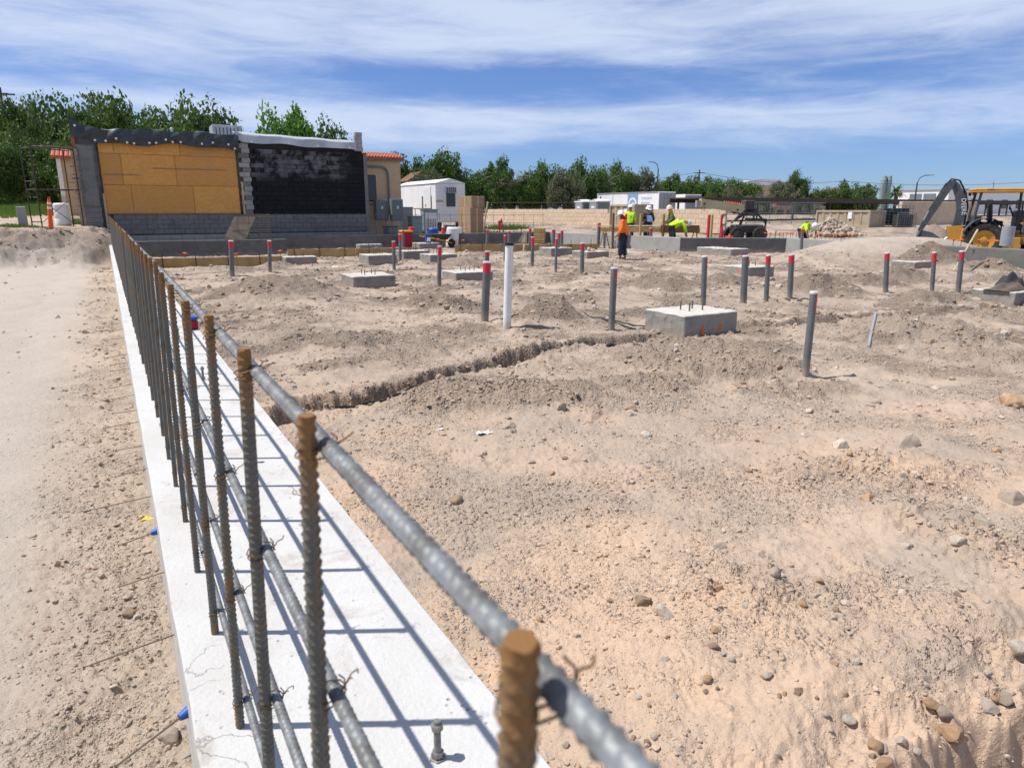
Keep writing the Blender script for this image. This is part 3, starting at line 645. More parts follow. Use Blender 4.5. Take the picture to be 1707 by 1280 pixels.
SPECIAL = [(764, 835, 30, 'rock_brown', 'rounded brown clod lying alone on smooth sand beside the near rail'),
 (932, 672, 32, 'rock_grey', 'grey angular stone half buried in the heap below the trench'),
 (848, 713, 26, 'rock_grey', 'round pale stone below the heap beside a scrap of plastic'),
 (1073, 727, 26, 'rock_white', 'white rounded cobble on sand below the long pale pebble'),
 (1052, 692, 24, 'rock_white', 'long pale flat pebble under a brown stone'),
 (1051, 679, 24, 'rock_brown', 'brown stone just above the long pale pebble'),
 (1680, 672, 42, 'rock_orange', 'large orange stone near the right edge of the pad'),
 (1070, 1005, 36, 'rock_brown', 'dark brown wedge of stone above the pale stone in the near sand'),
 (1105, 1024, 38, 'rock_white', 'pale crumbly stone just below the dark wedge stone'),
 (1292, 960, 24, 'rock_grey', 'grey stone casting a shadow on the near sand'),
 (1200, 913, 26, 'rock_grey', 'grey stone at the head of a row of pebbles'),
 (1270, 927, 16, 'rock_grey', 'small striped round stone right of the row of pebbles'),
 (1511, 912, 20, 'rock_white', 'white stone on bare sand in the right foreground'),
 (1598, 902, 26, 'rock_white', 'broad pale stone right of the white stone on bare sand'),
 (1636, 873, 30, 'rock_grey', 'long grey slanting stone by the right edge'),
 (1413, 1200, 22, 'rock_white', 'smooth white pebble low in the right foreground'),
 (1108, 1100, 18, 'rock_white', 'small white round pebble in the orange sand'),
 (1585, 1235, 36, 'rock_orange', 'blocky tan stone wedged in the dug edge at the bottom right'),
 (1665, 1215, 34, 'rock_white', 'pale stone in the dug edge beside the corner'),
 (1512, 742, 44, 'rock_grey', 'broad buried grey boulder in the right middle ground'),
 (1400, 745, 34, 'rock_white', 'flat whitish stone left of the buried boulder'),
 (1462, 672, 20, 'rock_grey', 'grey stone above the scatter of pale rubble on the right'),
 (1323, 648, 26, 'rock_grey', 'flat stone left of the leaning near conduit foot'),
 (1553, 557, 18, 'rock_brown', 'dark round stone on the low heap at right'),
 (1513, 555, 26, 'rock_grey', 'pale stone left of the dark round stone on the heap'),
 (1447, 832, 20, 'rock_orange', 'orange stone in the stony patch at right'),
 (1407, 775, 20, 'rock_orange', 'rust coloured stone above the stony patch at right'),
 (1248, 785, 14, 'rock_brown', 'small brown stone standing on bare sand in mid ground'),
 (1537, 816, 18, 'rock_grey', 'blue grey pebble in the stony patch at right'),
 (1690, 835, 40, 'rock_grey', 'layered grey stone cut by the right edge'),
 (725, 560, 16, 'rock_brown', 'brown stone on the flat earth beyond the trench'),
 (658, 487, 8, 'rock_brown', 'small stone before the front corner of the nearer left footing'),
 (283, 1228, 34, 'rock_grey', 'grey stone beside the blue tipped tie at the wall foot'),
 (212, 1025, 24, 'rock_brown', 'flat brown stone on the path near the wall'),
 (152, 1048, 10, 'rock_white', 'white pebble on the haul path'),
 (143, 555, 12, 'rock_brown', 'dark clod on the haul path beside the wall')]
for i, (px, py, w, m, lb) in enumerate(SPECIAL): rock(px, py, w, m, lb, None, i*3+1)
rr_ = random.Random(3)
for i in range(64):
    px = rr_.uniform(600, 1700); py = rr_.uniform(620, 1270)
    if px < 560+(py-700)*0.62 or py > 1150 and px > 1450: continue
    rock(px, py, rr_.uniform(8, 15), rr_.choice(['rock_white', 'rock_brown', 'rock_orange', 'rock_grey', 'rock_white']), 'small loose stone lying in the dug earth of the foreground', 'loose stones on the near earth', i)
for i in range(20):
    a_ = rr_.random(); px = 1480+230*a_+rr_.uniform(-40, 40); py = 1262-140*a_+rr_.uniform(-16, 26)
    if px > 1700 or py > 1276: continue
    rock(px, py, rr_.uniform(12, 30), rr_.choice(['rock_orange', 'rock_white', 'rock_grey']), 'tan clod of earth along the dug edge in the bottom right corner', 'clods along the dug corner edge', i+2)
for i in range(26):
    px = rr_.uniform(1150, 1420); py = rr_.uniform(960, 1190)
    rock(px, py, rr_.uniform(9, 18), rr_.choice(['rock_orange', 'rock_orange', 'rock_brown', 'rock_white']), 'orange tinted stone in the gravel patch of the near sand', 'stones of the orange gravel patch', i+4)
# ------------------------------------------------------------------ near stem wall with its rebar
WT = 0.60; XL, XR = 0.038, 0.695; XB = 0.131; WEND = 32.2
wall = empty('foundation_wall', ((XL+XR)/2, 14, 0), 0, 'long white topped concrete foundation wall running from the foreground to the boarded building', 'foundation wall')
def wall_mesh():
    b = MB(); ys = [-4+0.12*i for i in range(100)]+[8+0.6*i for i in range(41)]; ys[-1] = WEND; xs = [0, 0.006, 0.03, 0.12, 0.25, 0.40, 0.53, 0.627, 0.651, 0.657]
    rings = []
    for y in ys:
        e1 = 0.007*gn(np.array([y*3.1]), np.array([0.5]), 5)[0]+0.004*gn(np.array([y*11.]), np.array([1.5]), 6)[0]
        e2 = 0.004*gn(np.array([y*1.3]), np.array([7.5]), 5)[0]+0.004*gn(np.array([y*13.]), np.array([2.5]), 6)[0]
        ring = [Vector((XL+e1*.4, y, -0.4)), Vector((XL+e1*.4, y, WT-0.012))]
        for k, xx in enumerate(xs):
            zz = WT+0.003*gn(np.array([xx*5+.3]), np.array([y*1.7]), 8)[0]
            if k in (0, 9): zz -= 0.008
            ring.append(Vector((XL+xx+(e1*.4 if k < 3 else e2 if k > 6 else 0), y, zz)))
        ring += [Vector((XR+e2, y, WT-0.014)), Vector((XR+e2, y, -0.4))]
        rings.append(ring)
    b.ring_strip(rings, False, False)
    return b
wm = wall_mesh().mesh('body', ['white_conc', 'wall_face'], 25)
for p in wm.polygons:
    if abs(p.normal.z) < 0.5: p.material_index = 1
ob = inst('body', wm, wall); ob.matrix_parent_inverse = Matrix.Translation(wall.location).inverted()
def child(o, par): o.matrix_parent_inverse = Matrix.Translation(par.location).inverted(); return o
# form ties sticking out of the left face
def tie_mesh(L):
    b = MB(); b.tube([(0, 0, 0), (-L*0.5, 0, -0.006), (-L, 0, -0.012)], 0.0028, 6); b.lathe([(0.0065, 0), (0.0065, 0.003)], 8, (-L, 0, -0.012), RY(R(90))); return b.mesh('form_tie', 'nail_steel', 40)
TM = [tie_mesh(0.16), tie_mesh(0.21), tie_mesh(0.27)]
for i, (px, py, k, rz, blue) in enumerate([(313, 1180, 1, 0.45, 1), (288, 1050, 2, 0.12, 0), (278, 958, 0, 0.05, 0), (262, 882, 0, 0.10, 1), (252, 824, 2, -0.08, 0), (246, 776, 0, 0.02, 0),
      (240, 740, 0, -0.1, 0), (235, 707, 1, -0.1, 0), (231, 681, 0, -0.15, 0), (228, 656, 0, -0.2, 0), (224, 636, 1, -0.2, 0), (221, 613, 0, -0.2, 0), (219, 601, 0, -0.2, 0), (216, 587, 1, -0.2, 0), (212, 560, 1, -0.2, 0), (210, 545, 0, -0.2, 0)]):
    d = ray(px, py); t = (XL-0.004)/d.x if abs(d.x) > 1e-6 else 1
    y = 0.36+0.0
    # the row of ties sits in the face: take the height 0.33 and solve the distance from the row of the picture
    p = P(px, py, 0.40); yy = p.y
    o = inst('form_tie', TM[k], wall, (XL+0.004, yy, 0.40+rng.uniform(-.02, .02)), (0, rng.uniform(-.1, 0.02), rz)); child(o, wall)
    if blue:
        c = MB().lathe([(0.010, 0), (0.017, 0.028)], 12, (0, 0, 0), RY(R(90))).build('cone', 'blue_plastic', o, 40, (-0.03, 0, 0))
# pencil note on the wall top
nb = MB()
def stroke(pts):
    b0 = P(470, 812, WT); ux = (P(510, 820, WT)-b0); uy = (P(470, 832, WT)-b0)
    nb.tube([b0+ux*(a/40)+uy*(c/20)+Vector((0, 0, 0.0035)) for a, c in pts], 0.0011, 5)
stroke([(11, -2), (14, -4), (17, -3.5), (19, -1), (20, 1)]); stroke([(25, 4), (22, 2), (18, 4), (18, 8), (21, 9), (24, 6)]); stroke([(23, 7), (30, 9), (36, 8.5)])
stroke([(46, 7), (40, 9), (35, 12), (31, 17), (33, 21), (38, 22), (38, 17), (33, 15)])
child(nb.build('pencil_note', 'wire', wall), wall)
# anchor bolts
def bolt_mesh():
    b = MB(); zs = [0.012*0+0.0015*i for i in range(60)]
    b.lathe([(0.0075+0.0007*(i % 2), z-0.02) for i, z in enumerate(zs)], 12)
    b.lathe([(0.0075, 0.069), (0.0075, 0.094), (0.003, 0.094)], 12)
    return b.mesh('shaft', 'steel', 40)
def nut_mesh():
    return MB().lathe([(0.0085, 0), (0.0125, 0.0), (0.0138, 0.002), (0.0138, 0.012), (0.0125, 0.014), (0.0085, 0.014)], 6).mesh('nut', 'steel')
BMs, NMs = bolt_mesh(), nut_mesh()
for px, py in ((730, 1262), (812, 1372)):
    p = P(px, py, WT)
    a = inst('anchor_bolt', BMs, wall, (p.x, p.y, WT)); child(a, wall)
    inst('nut', NMs, a, (0, 0, 0.072), (0, 0, 0.3)); inst('nut', NMs, a, (0, 0, 0.004), (0, 0, 0.9)); inst('washer', NMs, a, (0, 0, 0.0005), (0, 0, 0), (1.35, 1.35, 0.18))
for yy in (3.3, 5.2, 7.1, 9.0, 10.9):
    a = inst('anchor_bolt', BMs, wall, (0.47, yy, WT)); child(a, wall); inst('nut', NMs, a, (0, 0, 0.072), (0, 0, 0.3)); inst('nut', NMs, a, (0, 0, 0.004), (0, 0, 0.9))
# rebar
BH = 0.952; RB = 0.0095
def ribbed(L, r, n, dz, pitch=0.0125, plain=False):
    b = MB(); k = max(2, int(L/dz)); rings = []
    for i in range(k+1):
        z = L*i/k; ring = []
        for j in range(n):
            a = 2*math.pi*j/n; rr = r
            if not plain:
                half = (a/math.pi) % 1.0
                ph = (z/pitch + (half*0.75 if a < math.pi else -half*0.75+.3)) % 1.0
                w = max(0, 1-abs(ph-0.5)/0.17)
                rr = r*0.90+r*0.24*min(1, w*1.9)*(1 if 0.06 < half < 0.94 else 0.3)
                if half < 0.07 or half > 0.93: rr = max(rr, r*1.08)
            ring.append(Vector((rr*math.cos(a), rr*math.sin(a), z)))
        rings.append(ring)
    b.ring_strip(rings); return b
BARM = [ribbed(BH+0.02, RB, 18, 0.0028).mesh('vertical_bar', 'rebar', 50), ribbed(BH+0.02, RB, 10, 0.0042).mesh('vertical_bar', 'rebar', 50), ribbed(BH+0.02, RB, 7, 0.3, plain=True).mesh('vertical_bar', 'rebar', 50)]
grid = empty('rebar_grid', (XB, 14, WT), 0, 'long row of upright ribbed rebar tied to horizontal bars on the near white wall', 'rebar grid')
RAILZ = [0.065, 0.335, 0.615, 0.915]; YB0, SPC = 0.297, 0.406
def tie_wire(kk):
    b = MB(); pts = []; rw = random.Random(kk)
    for i in range(22):
        a = 2*math.pi*i/10.0
        pts.append((0.0095+0.024*math.cos(a)*0.92+0.001, 0.0125*math.sin(a)*1.0, 0.006*math.sin(a+0.6)+0.0009*i-0.01))
    b.tube(pts, 0.0011, 5)
    a = rw.uniform(-.9, 1.2); t = [(0.033, 0.0, 0.004)]; n_ = rw.randrange(3, 8)
    for i in range(n_): t.append((0.035+0.003*i, 0.003*math.sin(i*1.3)+math.sin(a)*0.002*i, 0.005+0.0022*i*math.cos(a)))
    b.tube(t, 0.0010, 5)
    if kk: b.tube([(0.033, 0.003, 0.0), (0.043, 0.008*kk, 0.006), (0.050, 0.004, 0.016*math.cos(a)), (0.047, -0.006, 0.022*math.cos(a))], 0.0009, 5)
    return b.mesh('tie_wire', 'wire', 60)
LEAN = 0.026; TW = [tie_wire(k) for k in range(3)]; rg = random.Random(11)
nb_ = int((WEND-0.15-YB0)/SPC)
for k in range(-2, nb_+1):
    y = YB0+SPC*k+(rg.uniform(-.02, .02) if k > 1 else (-.032 if k == 0 else 0)); lod = 0 if -1 < k < 7 else (1 if k < 22 else 2)
    dx = rg.uniform(-.004, .004); h = rg.uniform(-.02, .012) if k > 3 else 0
    o = inst('vertical_bar', BARM[lod], grid, (XB+dx, y, WT-0.02+h), (rg.uniform(-.008, .008), LEAN+rg.uniform(-.006, .006), rg.uniform(0, 6.28))); child(o, grid); o.rotation_mode = 'ZYX'
    if k < 26:
        for zi, rz in enumerate(RAILZ):
            if zi in (1,) and k % 2 and k > 3: continue
            t = inst('tie_wire', TW[rg.randrange(3)], grid, (XB+LEAN*rz, y, WT+rz), (rg.uniform(-.3, .3), rg.uniform(-.2, .2), rg.uniform(-.3, .3))); child(t, grid)
def rail(zr, r, x):
    b = ribbed(4.2, r, 14, 0.0035, 0.0125); m1 = b.mesh('horizontal_bar', 'rail_steel', 50)
    o = inst('horizontal_bar', m1, grid, (x, -0.62, WT+zr), (R(-90), 0, 0)); child(o, grid)
    b = ribbed(9.0, r, 8, 0.006, 0.0125); o = inst('horizontal_bar', b.mesh('horizontal_bar', 'rail_steel', 50), grid, (x+0.002, 3.5, WT+zr+0.001), (R(-90), 0, 0)); child(o, grid)
    b = ribbed(20.0, r, 6, 0.5, plain=True); o = inst('horizontal_bar', b.mesh('horizontal_bar', 'rail_steel', 50), grid, (x+0.004, 12.2, WT+zr+0.004), (R(-90), 0, 0)); child(o, grid)
for i, zr in enumerate(RAILZ): rail(zr, 0.0092 if i == 3 else 0.0082, XB+0.0200+LEAN*zr)
# cooler on the wall behind the bars
p = Vector((XR-0.075, P(330, 545, WT).y-0.1, WT))
ck = empty('cooler', (p.x, p.y, WT), 0.1, 'small blue and red cooler standing on the white wall behind the bars', 'cooler')
MB().box((0, 0, 0.11), (0.28, 0.42, 0.2), 0.02).build('body', 'red_cloth', ck); MB().box((0, 0, 0.25), (0.30, 0.44, 0.07), 0.015).build('lid', 'blue_plastic', ck)
ck.scale = (.42, .42, .46)
MB().tube([(-.02, -.18, .28), (-.02, -.18, .32), (-.02, .18, .32), (-.02, .18, .28)], 0.012, 8).build('handle', 'hat_white', ck)
# ------------------------------------------------------------------ other foundation walls
def stemwall(name, pts, label, mats, h=WT, th=0.4, side=1):
    """pts: line of the visible lower face; thickness goes to the far side"""
    b = MB(); n = len(pts); off = []
    for i in range(n):
        t = Vector((0, 0, 0))
        if i > 0: t += (pts[i]-pts[i-1]).normalized()
        if i < n-1: t += (pts[i+1]-pts[i]).normalized()
        t.normalize(); off.append(Vector((-t.y, t.x, 0))*th*side)
    rings = []
    for p, o in zip(pts, off):
        a = Vector((p.x, p.y, -0.5)); u = o.normalized()*0.012
        rings.append([a, a+Vector((0, 0, h+0.5-0.012)), a+Vector((0, 0, h+0.5))+u, a+o+Vector((0, 0, h+0.5))-u, a+o+Vector((0, 0, h+0.488)), a+o])
    b.ring_strip(rings)
    o = b.build(name, mats, None); tag(o, label, 'foundation wall'); return o
def v2(x, y): return Vector((x, y, 0))
stemwall('foundation_wall', [v2(0.72, 30.0), v2(6.3, 29.6)], 'low grey foundation wall in front of the boarded plywood wall', ['shaded_conc'])
stemwall('foundation_wall', [v2(5.2, 32.4), v2(20.7, 32.2)], 'long grey foundation wall in front of the black block wall and trailer', ['shaded_conc'])
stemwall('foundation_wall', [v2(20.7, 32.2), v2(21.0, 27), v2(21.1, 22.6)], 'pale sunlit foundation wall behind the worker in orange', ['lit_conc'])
stemwall('foundation_wall', [v2(21.1, 22.6), v2(24.8, 20.2)], 'dark shaded foundation wall below the bent over worker', ['shaded_conc'])
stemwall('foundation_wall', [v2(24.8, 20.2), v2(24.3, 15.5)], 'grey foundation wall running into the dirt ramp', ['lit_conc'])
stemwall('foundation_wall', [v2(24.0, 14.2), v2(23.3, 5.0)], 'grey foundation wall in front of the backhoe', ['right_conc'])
# light rebar grids standing on the back walls
VB = ribbed(1.0, 0.009, 5, 0.5, plain=True).mesh('vertical_bar', 'rebar', 50)
def backgrid(a, b_, z, label, step=0.41, hs=(0.08, 0.36, 0.64, 0.92), hgt=1.0):
    d = b_-a; L = d.length; rz = math.atan2(d.y, d.x)
    g = empty('rebar_grid', (a.x, a.y, z), rz, label, 'rebar grid')
    for i in range(int(L/step)+1): inst('vertical_bar', VB, g, (i*step, 0, -0.01), (rg.uniform(-.02, .02), rg.uniform(-.02, .02), 0), (1, 1, hgt+rg.uniform(-.03, .03)))
    hb = ribbed(L, 0.0085, 5, 9, plain=True).mesh('horizontal_bar', 'rebar_rail', 50)
    for h in hs: inst('horizontal_bar', hb, g, (0, 0.014, h), (0, R(90), 0))
backgrid(v2(0.9, 30.2), v2(6.1, 29.8), WT, 'thin rebar mesh standing on the low wall before the plywood')
backgrid(v2(5.4, 32.6), v2(12.2, 32.5), WT, 'thin rebar mesh standing in front of the black block wall')
backgrid(v2(12.6, 32.5), v2(20.5, 32.4), WT, 'thin rebar mesh on the back wall before the trailer and boxes', step=0.6, hs=(0.05, 0.5, 0.9))
backgrid(v2(14.5, 36.5), v2(22.5, 36.0), gz(18, 36), 'low rebar mesh on the ground before the beige block wall', step=0.5, hs=(0.15, 0.4, 0.6), hgt=0.7)
# column cage at the wall corner
cg = empty('rebar_cage', (5.0, 30.4, WT), 0, 'square rebar column cage at the end of the low wall', 'rebar cage')
for i in range(5):
    for j in range(3):
        if i in (0, 4) or j in (0, 2): inst('vertical_bar', VB, cg, (i*0.22, j*0.25, -0.01), (0, 0, 0), (1.1, 1.1, 1.02))
for z in [0.06+0.1*k for k in range(10)]:
    MB().tube([(0, 0, z), (0.88, 0, z), (0.88, 0.5, z), (0, 0.5, z), (0, 0, z)], 0.006, 5).build('stirrup', 'rebar_rail', cg)
sh = MB(); sh.prism([(0, 0), (0.85, 0), (1.35, 0.95), (0.55, 0.95)], (3.95, 29.83, WT+0.0), (1, 0, 0), (0, 0.35, 0.93), (0, -0.93, 0.35), 0.02)
tag(sh.build('plywood_sheet', 'old_wood'), 'slanted grey plywood sheet leaning inside the rebar mesh', 'plywood')
# ------------------------------------------------------------------ form boards with stakes
def form(name, a, b_, h, label, seed, caps=()):
    r = random.Random(seed); d = b_-a; L = d.length; rz = math.atan2(d.y, d.x); z0 = min(gz(a.x, a.y), gz(b_.x, b_.y), 0.05)-0.08
    e = empty(name, (a.x, a.y, z0), rz, label, 'formwork'); n = max(1, round(L/2.9)); w = L/n
    for i in range(n):
        MB().box((w*(i+.5), 0, h/2), (w-0.012, 0.04, h), 0.004).build('board', 'lumber', e, None, (0, r.uniform(-.008, .008), r.uniform(-.008, .008)))
    for i in range(int(L/0.95)+1):
        x = 0.25+i*0.95
        if x > L-.1: break
        s = MB().box((x, -0.042, h*0.5+0.05), (0.022, 0.022, h+0.28), 0.003).build('stake', 'dark_steel', e)
    for i in range(int(L/1.4)):
        MB().box((0.6+i*1.4, -0.01+r.uniform(-.02, .02), h+0.014), (r.uniform(.08, .16), 0.09, 0.026), 0.004).build('cleat', 'pale_wood', e)
    return e
form('form_board', P(258, 447), P(478, 442), 0.36, 'yellow form boards in front of the low grey wall', 1)
form('form_board', v2(5.9, 27.6), v2(11.0, 26.9), 0.36, 'yellow form boards left of the pale footing row', 2)
form('form_board', P(758, 420), P(872, 419), 0.38, 'yellow form boards right of the blue bucket', 3)
form('form_board', P(874, 419), P(996, 417), 0.38, 'yellow form boards behind the conduits left of the orange worker', 4)
# orange safety caps on stakes and bars
CAPM = MB().lathe([(0.018, -0.06), (0.022, 0.0), (0.07, 0.008), (0.07, 0.022), (0.03, 0.034)], 12).mesh('cap', 'orange_plastic', 40)
STK = MB().lathe([(0.009, -0.1), (0.009, 1.0)], 6).mesh('bar', 'rebar_rail', 40)
def capbar(p, h, label, group=None):
    e = empty('capped_bar', (p.x, p.y, p.z), 0, label, 'capped rebar', group)
    inst('bar', STK, e, (0, 0, 0), (0, 0, 0), (1, 1, h)); inst('cap', CAPM, e, (0, 0, h), (rg.uniform(-.2, .2), rg.uniform(-.2, .2), 0))
for px, py, F, lb in ((308, 423, None, 'orange capped bar left of the first red topped conduit'), (394, 424, None, 'orange capped bar just right of the first red topped conduit'), (467, 419, None, 'orange capped bar at the end of the low wall'),
      (730, 399, None, 'orange capped bar right of the blue bucket'), (760, 401, None, 'orange capped bar above the form boards mid left'), (772, 401, None, 'orange capped bar next to its twin above the form boards')):
    F = (P(px, 445 if px < 480 else 418).dot(FW)); p = V(px, F, py); g = gz(p.x, p.y); capbar(Vector((p.x, p.y, g)), p.z-g, lb)
for i, px in enumerate([1276, 1284, 1293, 1300, 1306, 1312, 1318, 1322, 1328, 1334]):
    p = V(px, 31+(i % 3)*0.5, 389); capbar(Vector((p.x, p.y, gz(p.x, p.y))), p.z-gz(p.x, p.y), 'orange capped rebar in the row behind the dark wall right of the boom machine', 'capped bars behind the dark wall')
for i, px in enumerate([1363, 1370, 1377, 1384, 1391, 1396, 1403, 1409, 1416, 1428]):
    p = V(px, 31+(i % 3)*0.6, 391); capbar(Vector((p.x, p.y, gz(p.x, p.y))), p.z-gz(p.x, p.y), 'orange capped rebar in the row right of the crouching worker', 'capped bars by the crouching worker')
for i, (px, py) in enumerate([(1590, 400), (1603, 400), (1633, 401), (1648, 402), (1662, 402)]):
    p = V(px, 24.3, py); capbar(Vector((p.x, p.y, 0)), p.z, 'orange capped rebar in front of the backhoe wheels', 'capped bars by the backhoe')
# ------------------------------------------------------------------ concrete footings
def col_solve(p, d, px):
    """length L so that p + d*L stands in the column px"""
    q = (px-853.5)/FPX; z = p.z-CAMZ
    def rf(v): return v.dot(RT), v.dot(FW)*CP
    r0, f0 = rf(Vector((p.x, p.y, 0))); f0 += -z*SP; r1, f1 = rf(d)
    return (q*f0-r0)/(r1-q*f1)
def roughen(me, seed):
    bm = bmesh.new(); bm.from_mesh(me); bmesh.ops.subdivide_edges(bm, edges=[e_ for e_ in bm.edges if e_.calc_length() > .2], cuts=9, use_grid_fill=True)
    co = np.array([v_.co[:] for v_ in bm.verts])
    d = 0.012*np.stack([gn(co[:, 1]*7+seed, co[:, 2]*7, 3), gn(co[:, 0]*7+seed, co[:, 2]*7, 4), gn(co[:, 0]*6+seed, co[:, 1]*6, 5)], 1)
    for v_, k_ in zip(bm.verts, d): v_.co += Vector(k_)
    bm.normal_update(); bm.to_mesh(me); bm.free(); return me
BOLT = MB().lathe([(0.011, -0.05), (0.011, 0.12)], 8).mesh('anchor_rod', 'nail_steel', 40)
def footing(pl, pc, pyb, pr, pyt, label, marks=0, rods=4, markleft=False):
    p = P(pc, pyb, 0.0); zt = V(pc, p.dot(FW), pyt).z
    L = min(max(col_solve(p, Vector((1, 0, 0)), pr), 0.5), 1.6); W = min(max(col_solve(p, Vector((0, 1, 0)), pl), 0.5), 2.6)
    rz = 0.0
    e = empty('concrete_footing', (p.x, p.y, 0), 0, label, 'concrete footing')
    b = MB(); b.box((L/2, W/2, (zt-0.35)/2), (L, W, zt+0.35), 0.012); fm = b.mesh('block', ['footing_conc', 'sunlit_top']); fm = roughen(fm, p.x+p.y)
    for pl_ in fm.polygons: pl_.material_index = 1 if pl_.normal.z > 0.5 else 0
    inst('block', fm, e)
    for i in range(rods):
        ix = i % 2; iy = i//2
        inst('anchor_rod', BOLT, e, (L*(0.38+0.24*ix)+rng.uniform(-.02, .02), W*(0.38+0.24*iy), zt), (rng.uniform(-.05, .05), rng.uniform(-.05, .05), 0), (1, 1, 1))
    # sprayed marks: ragged thin film 2 mm proud of the face
    for k in range(marks):
        m = MB(); x0 = L*(0.33+0.34*k); w = 0.045; h = 0.19
        m.grid(lambda u, v: (x0+(u-.5)*w*(1.3-0.6*abs(v-.5)*2)+0.01*math.sin(v*9), -0.003, zt-0.34+v*h*(1-0.15*math.sin(u*9))), 4, 8); m.build('spray_mark', 'orange_spray', e)
    if markleft:
        m = MB(); m.grid(lambda u, v: (-0.003, W*0.45+(u-.5)*0.07*(1.3-abs(v-.5)), zt-0.26+v*0.2), 4, 8); m.build('spray_mark', 'orange_spray', e)
    return e, L, W, zt
footing(1074, 1140, 567, 1227, 527, 'nearest concrete footing, orange spray marks on its shaded face', 2)
footing(569.5, 589.4, 481.5, 660, 461.6, 'pale concrete footing with rods beside the large left heap')
footing(737, 760.7, 471, 822, 455, 'concrete footing right of the mid left conduit')
footing(471, 477, 444, 529, 429, 'concrete footing with faint orange marks at the end of the yellow form boards', 2)
footing(599, 615, 443, 663, 426, 'concrete footing behind the conduit in the left middle of the pad')
footing(660, 673.5, 434, 716, 419, 'concrete footing with orange scraps on top in the left middle')
footing(700, 717.5, 440, 762, 425, 'concrete footing just left of the short red capped conduit behind the mid left row')
footing(598, 600, 422, 638, 408, 'far concrete footing at the right end of the left form boards')
b9 = footing(687, 700, 417, 733, 406, 'far concrete footing carrying a blue bucket')
footing(898.5, 919, 427, 954, 414, 'left one of the two concrete footings left of the orange worker', 0, 0)
b11 = footing(954, 978.5, 432, 1015, 420, 'right one of the two footings left of the orange worker, topped with rubble', 0, 0)
footing(1206, 1247, 462, 1290, 446, 'concrete footing behind the trio of conduits, orange mark on its lit side', 0, 4, True)
footing(1161, 1218, 428, 1247, 415.6, 'long concrete footing against the dark shaded wall, orange marks', 2)
b14 = footing(1617, 1690, 511, 1760, 488, 'concrete footing cut by the right edge with a tarp on top', 0, 0)
footing(1484, 1524, 450, 1554, 437, 'half buried concrete footing behind a heap near the ramp', 0, 0)
# bucket, rubble and tarp on footings
def bucket(loc, r, h, m, label, lab=True):
    e = empty('bucket', loc, 0.3, label, 'bucket')
    MB().lathe([(r*.84, 0), (r*.9, h*.4), (r, h*.86), (r*1.08, h*.87), (r*1.08, h*.93), (r, h*.94), (r*1.02, h), (r*.93, h), (r*.8, 0.02)], 20).build('pail', m, e, 40)
    MB().tube([(r*1.03*math.cos(a), r*1.03*math.sin(a), h*.9-0.13*math.sin(a)) for a in [math.pi*i/10 for i in range(11)]], 0.004, 5).build('handle', 'steel', e)
    if lab:
        MB().grid(lambda u, v: (r*.975*math.cos(-2.6+u*1.2), r*.975*math.sin(-2.6+u*1.2), h*(.22+.45*v)), 8, 2).build('paper_label', 'hat_white', e)
o, L, W, zt = b9; bucket((o.location.x+L*.55, o.location.y+W*.3, zt), 0.15, 0.37, 'blue_bucket' if 'blue_bucket' in M else 'blue_plastic', 'dark blue bucket with a white label standing on a far footing')
o, L, W, zt = b11
RUB = [rock_mesh(s, 'rock_grey') for s in (1, 4, 6)]
for i in range(9): tag(inst('rubble_chunk', RUB[i % 3], None, (o.location.x+L*(.25+.5*rng.random()), o.location.y+W*(.2+.6*rng.random()), zt+0.04), (rng.random()*3, rng.random()*3, rng.random()*6), (0.09, 0.09, 0.07)), 'grey lump of rubble heaped on the footing left of the orange worker', 'rubble', 'rubble on the footing')
o, L, W, zt = b14
tb = MB(); tb.grid(lambda u, v: (L*(-.03+1.06*u), W*(.15+.6*v), zt+0.015+0.10*max(0, math.sin(u*3.1)*math.sin(v*3.1))**0.8*(1+0.5*math.sin(u*17+v*5)*.6)+0.05*math.sin(u*9)*math.sin(v*11)*math.sin(u*3.1)), 26, 18)
t_ = tb.build('tarpaulin', 'tarp_brown', None, 60, o.location); tag(t_, 'crumpled brown tarp heaped on the footing at the right edge', 'tarp')
tb = MB(); tb.grid(lambda u, v: (L*.3+.36*u+.03*math.sin(v*9), W*.3+.4*v+.03*math.sin(u*8), zt+.05+.20*(math.sin(math.pi*u)*math.sin(math.pi*v))**.6*(1+.25*math.sin(u*13+v*4)+.2*math.sin(v*17))), 22, 22); tag(tb.build('work_bag', 'dark_cloth', None, 60, o.location), 'dark bag lying on the tarp on the right edge footing', 'bag')
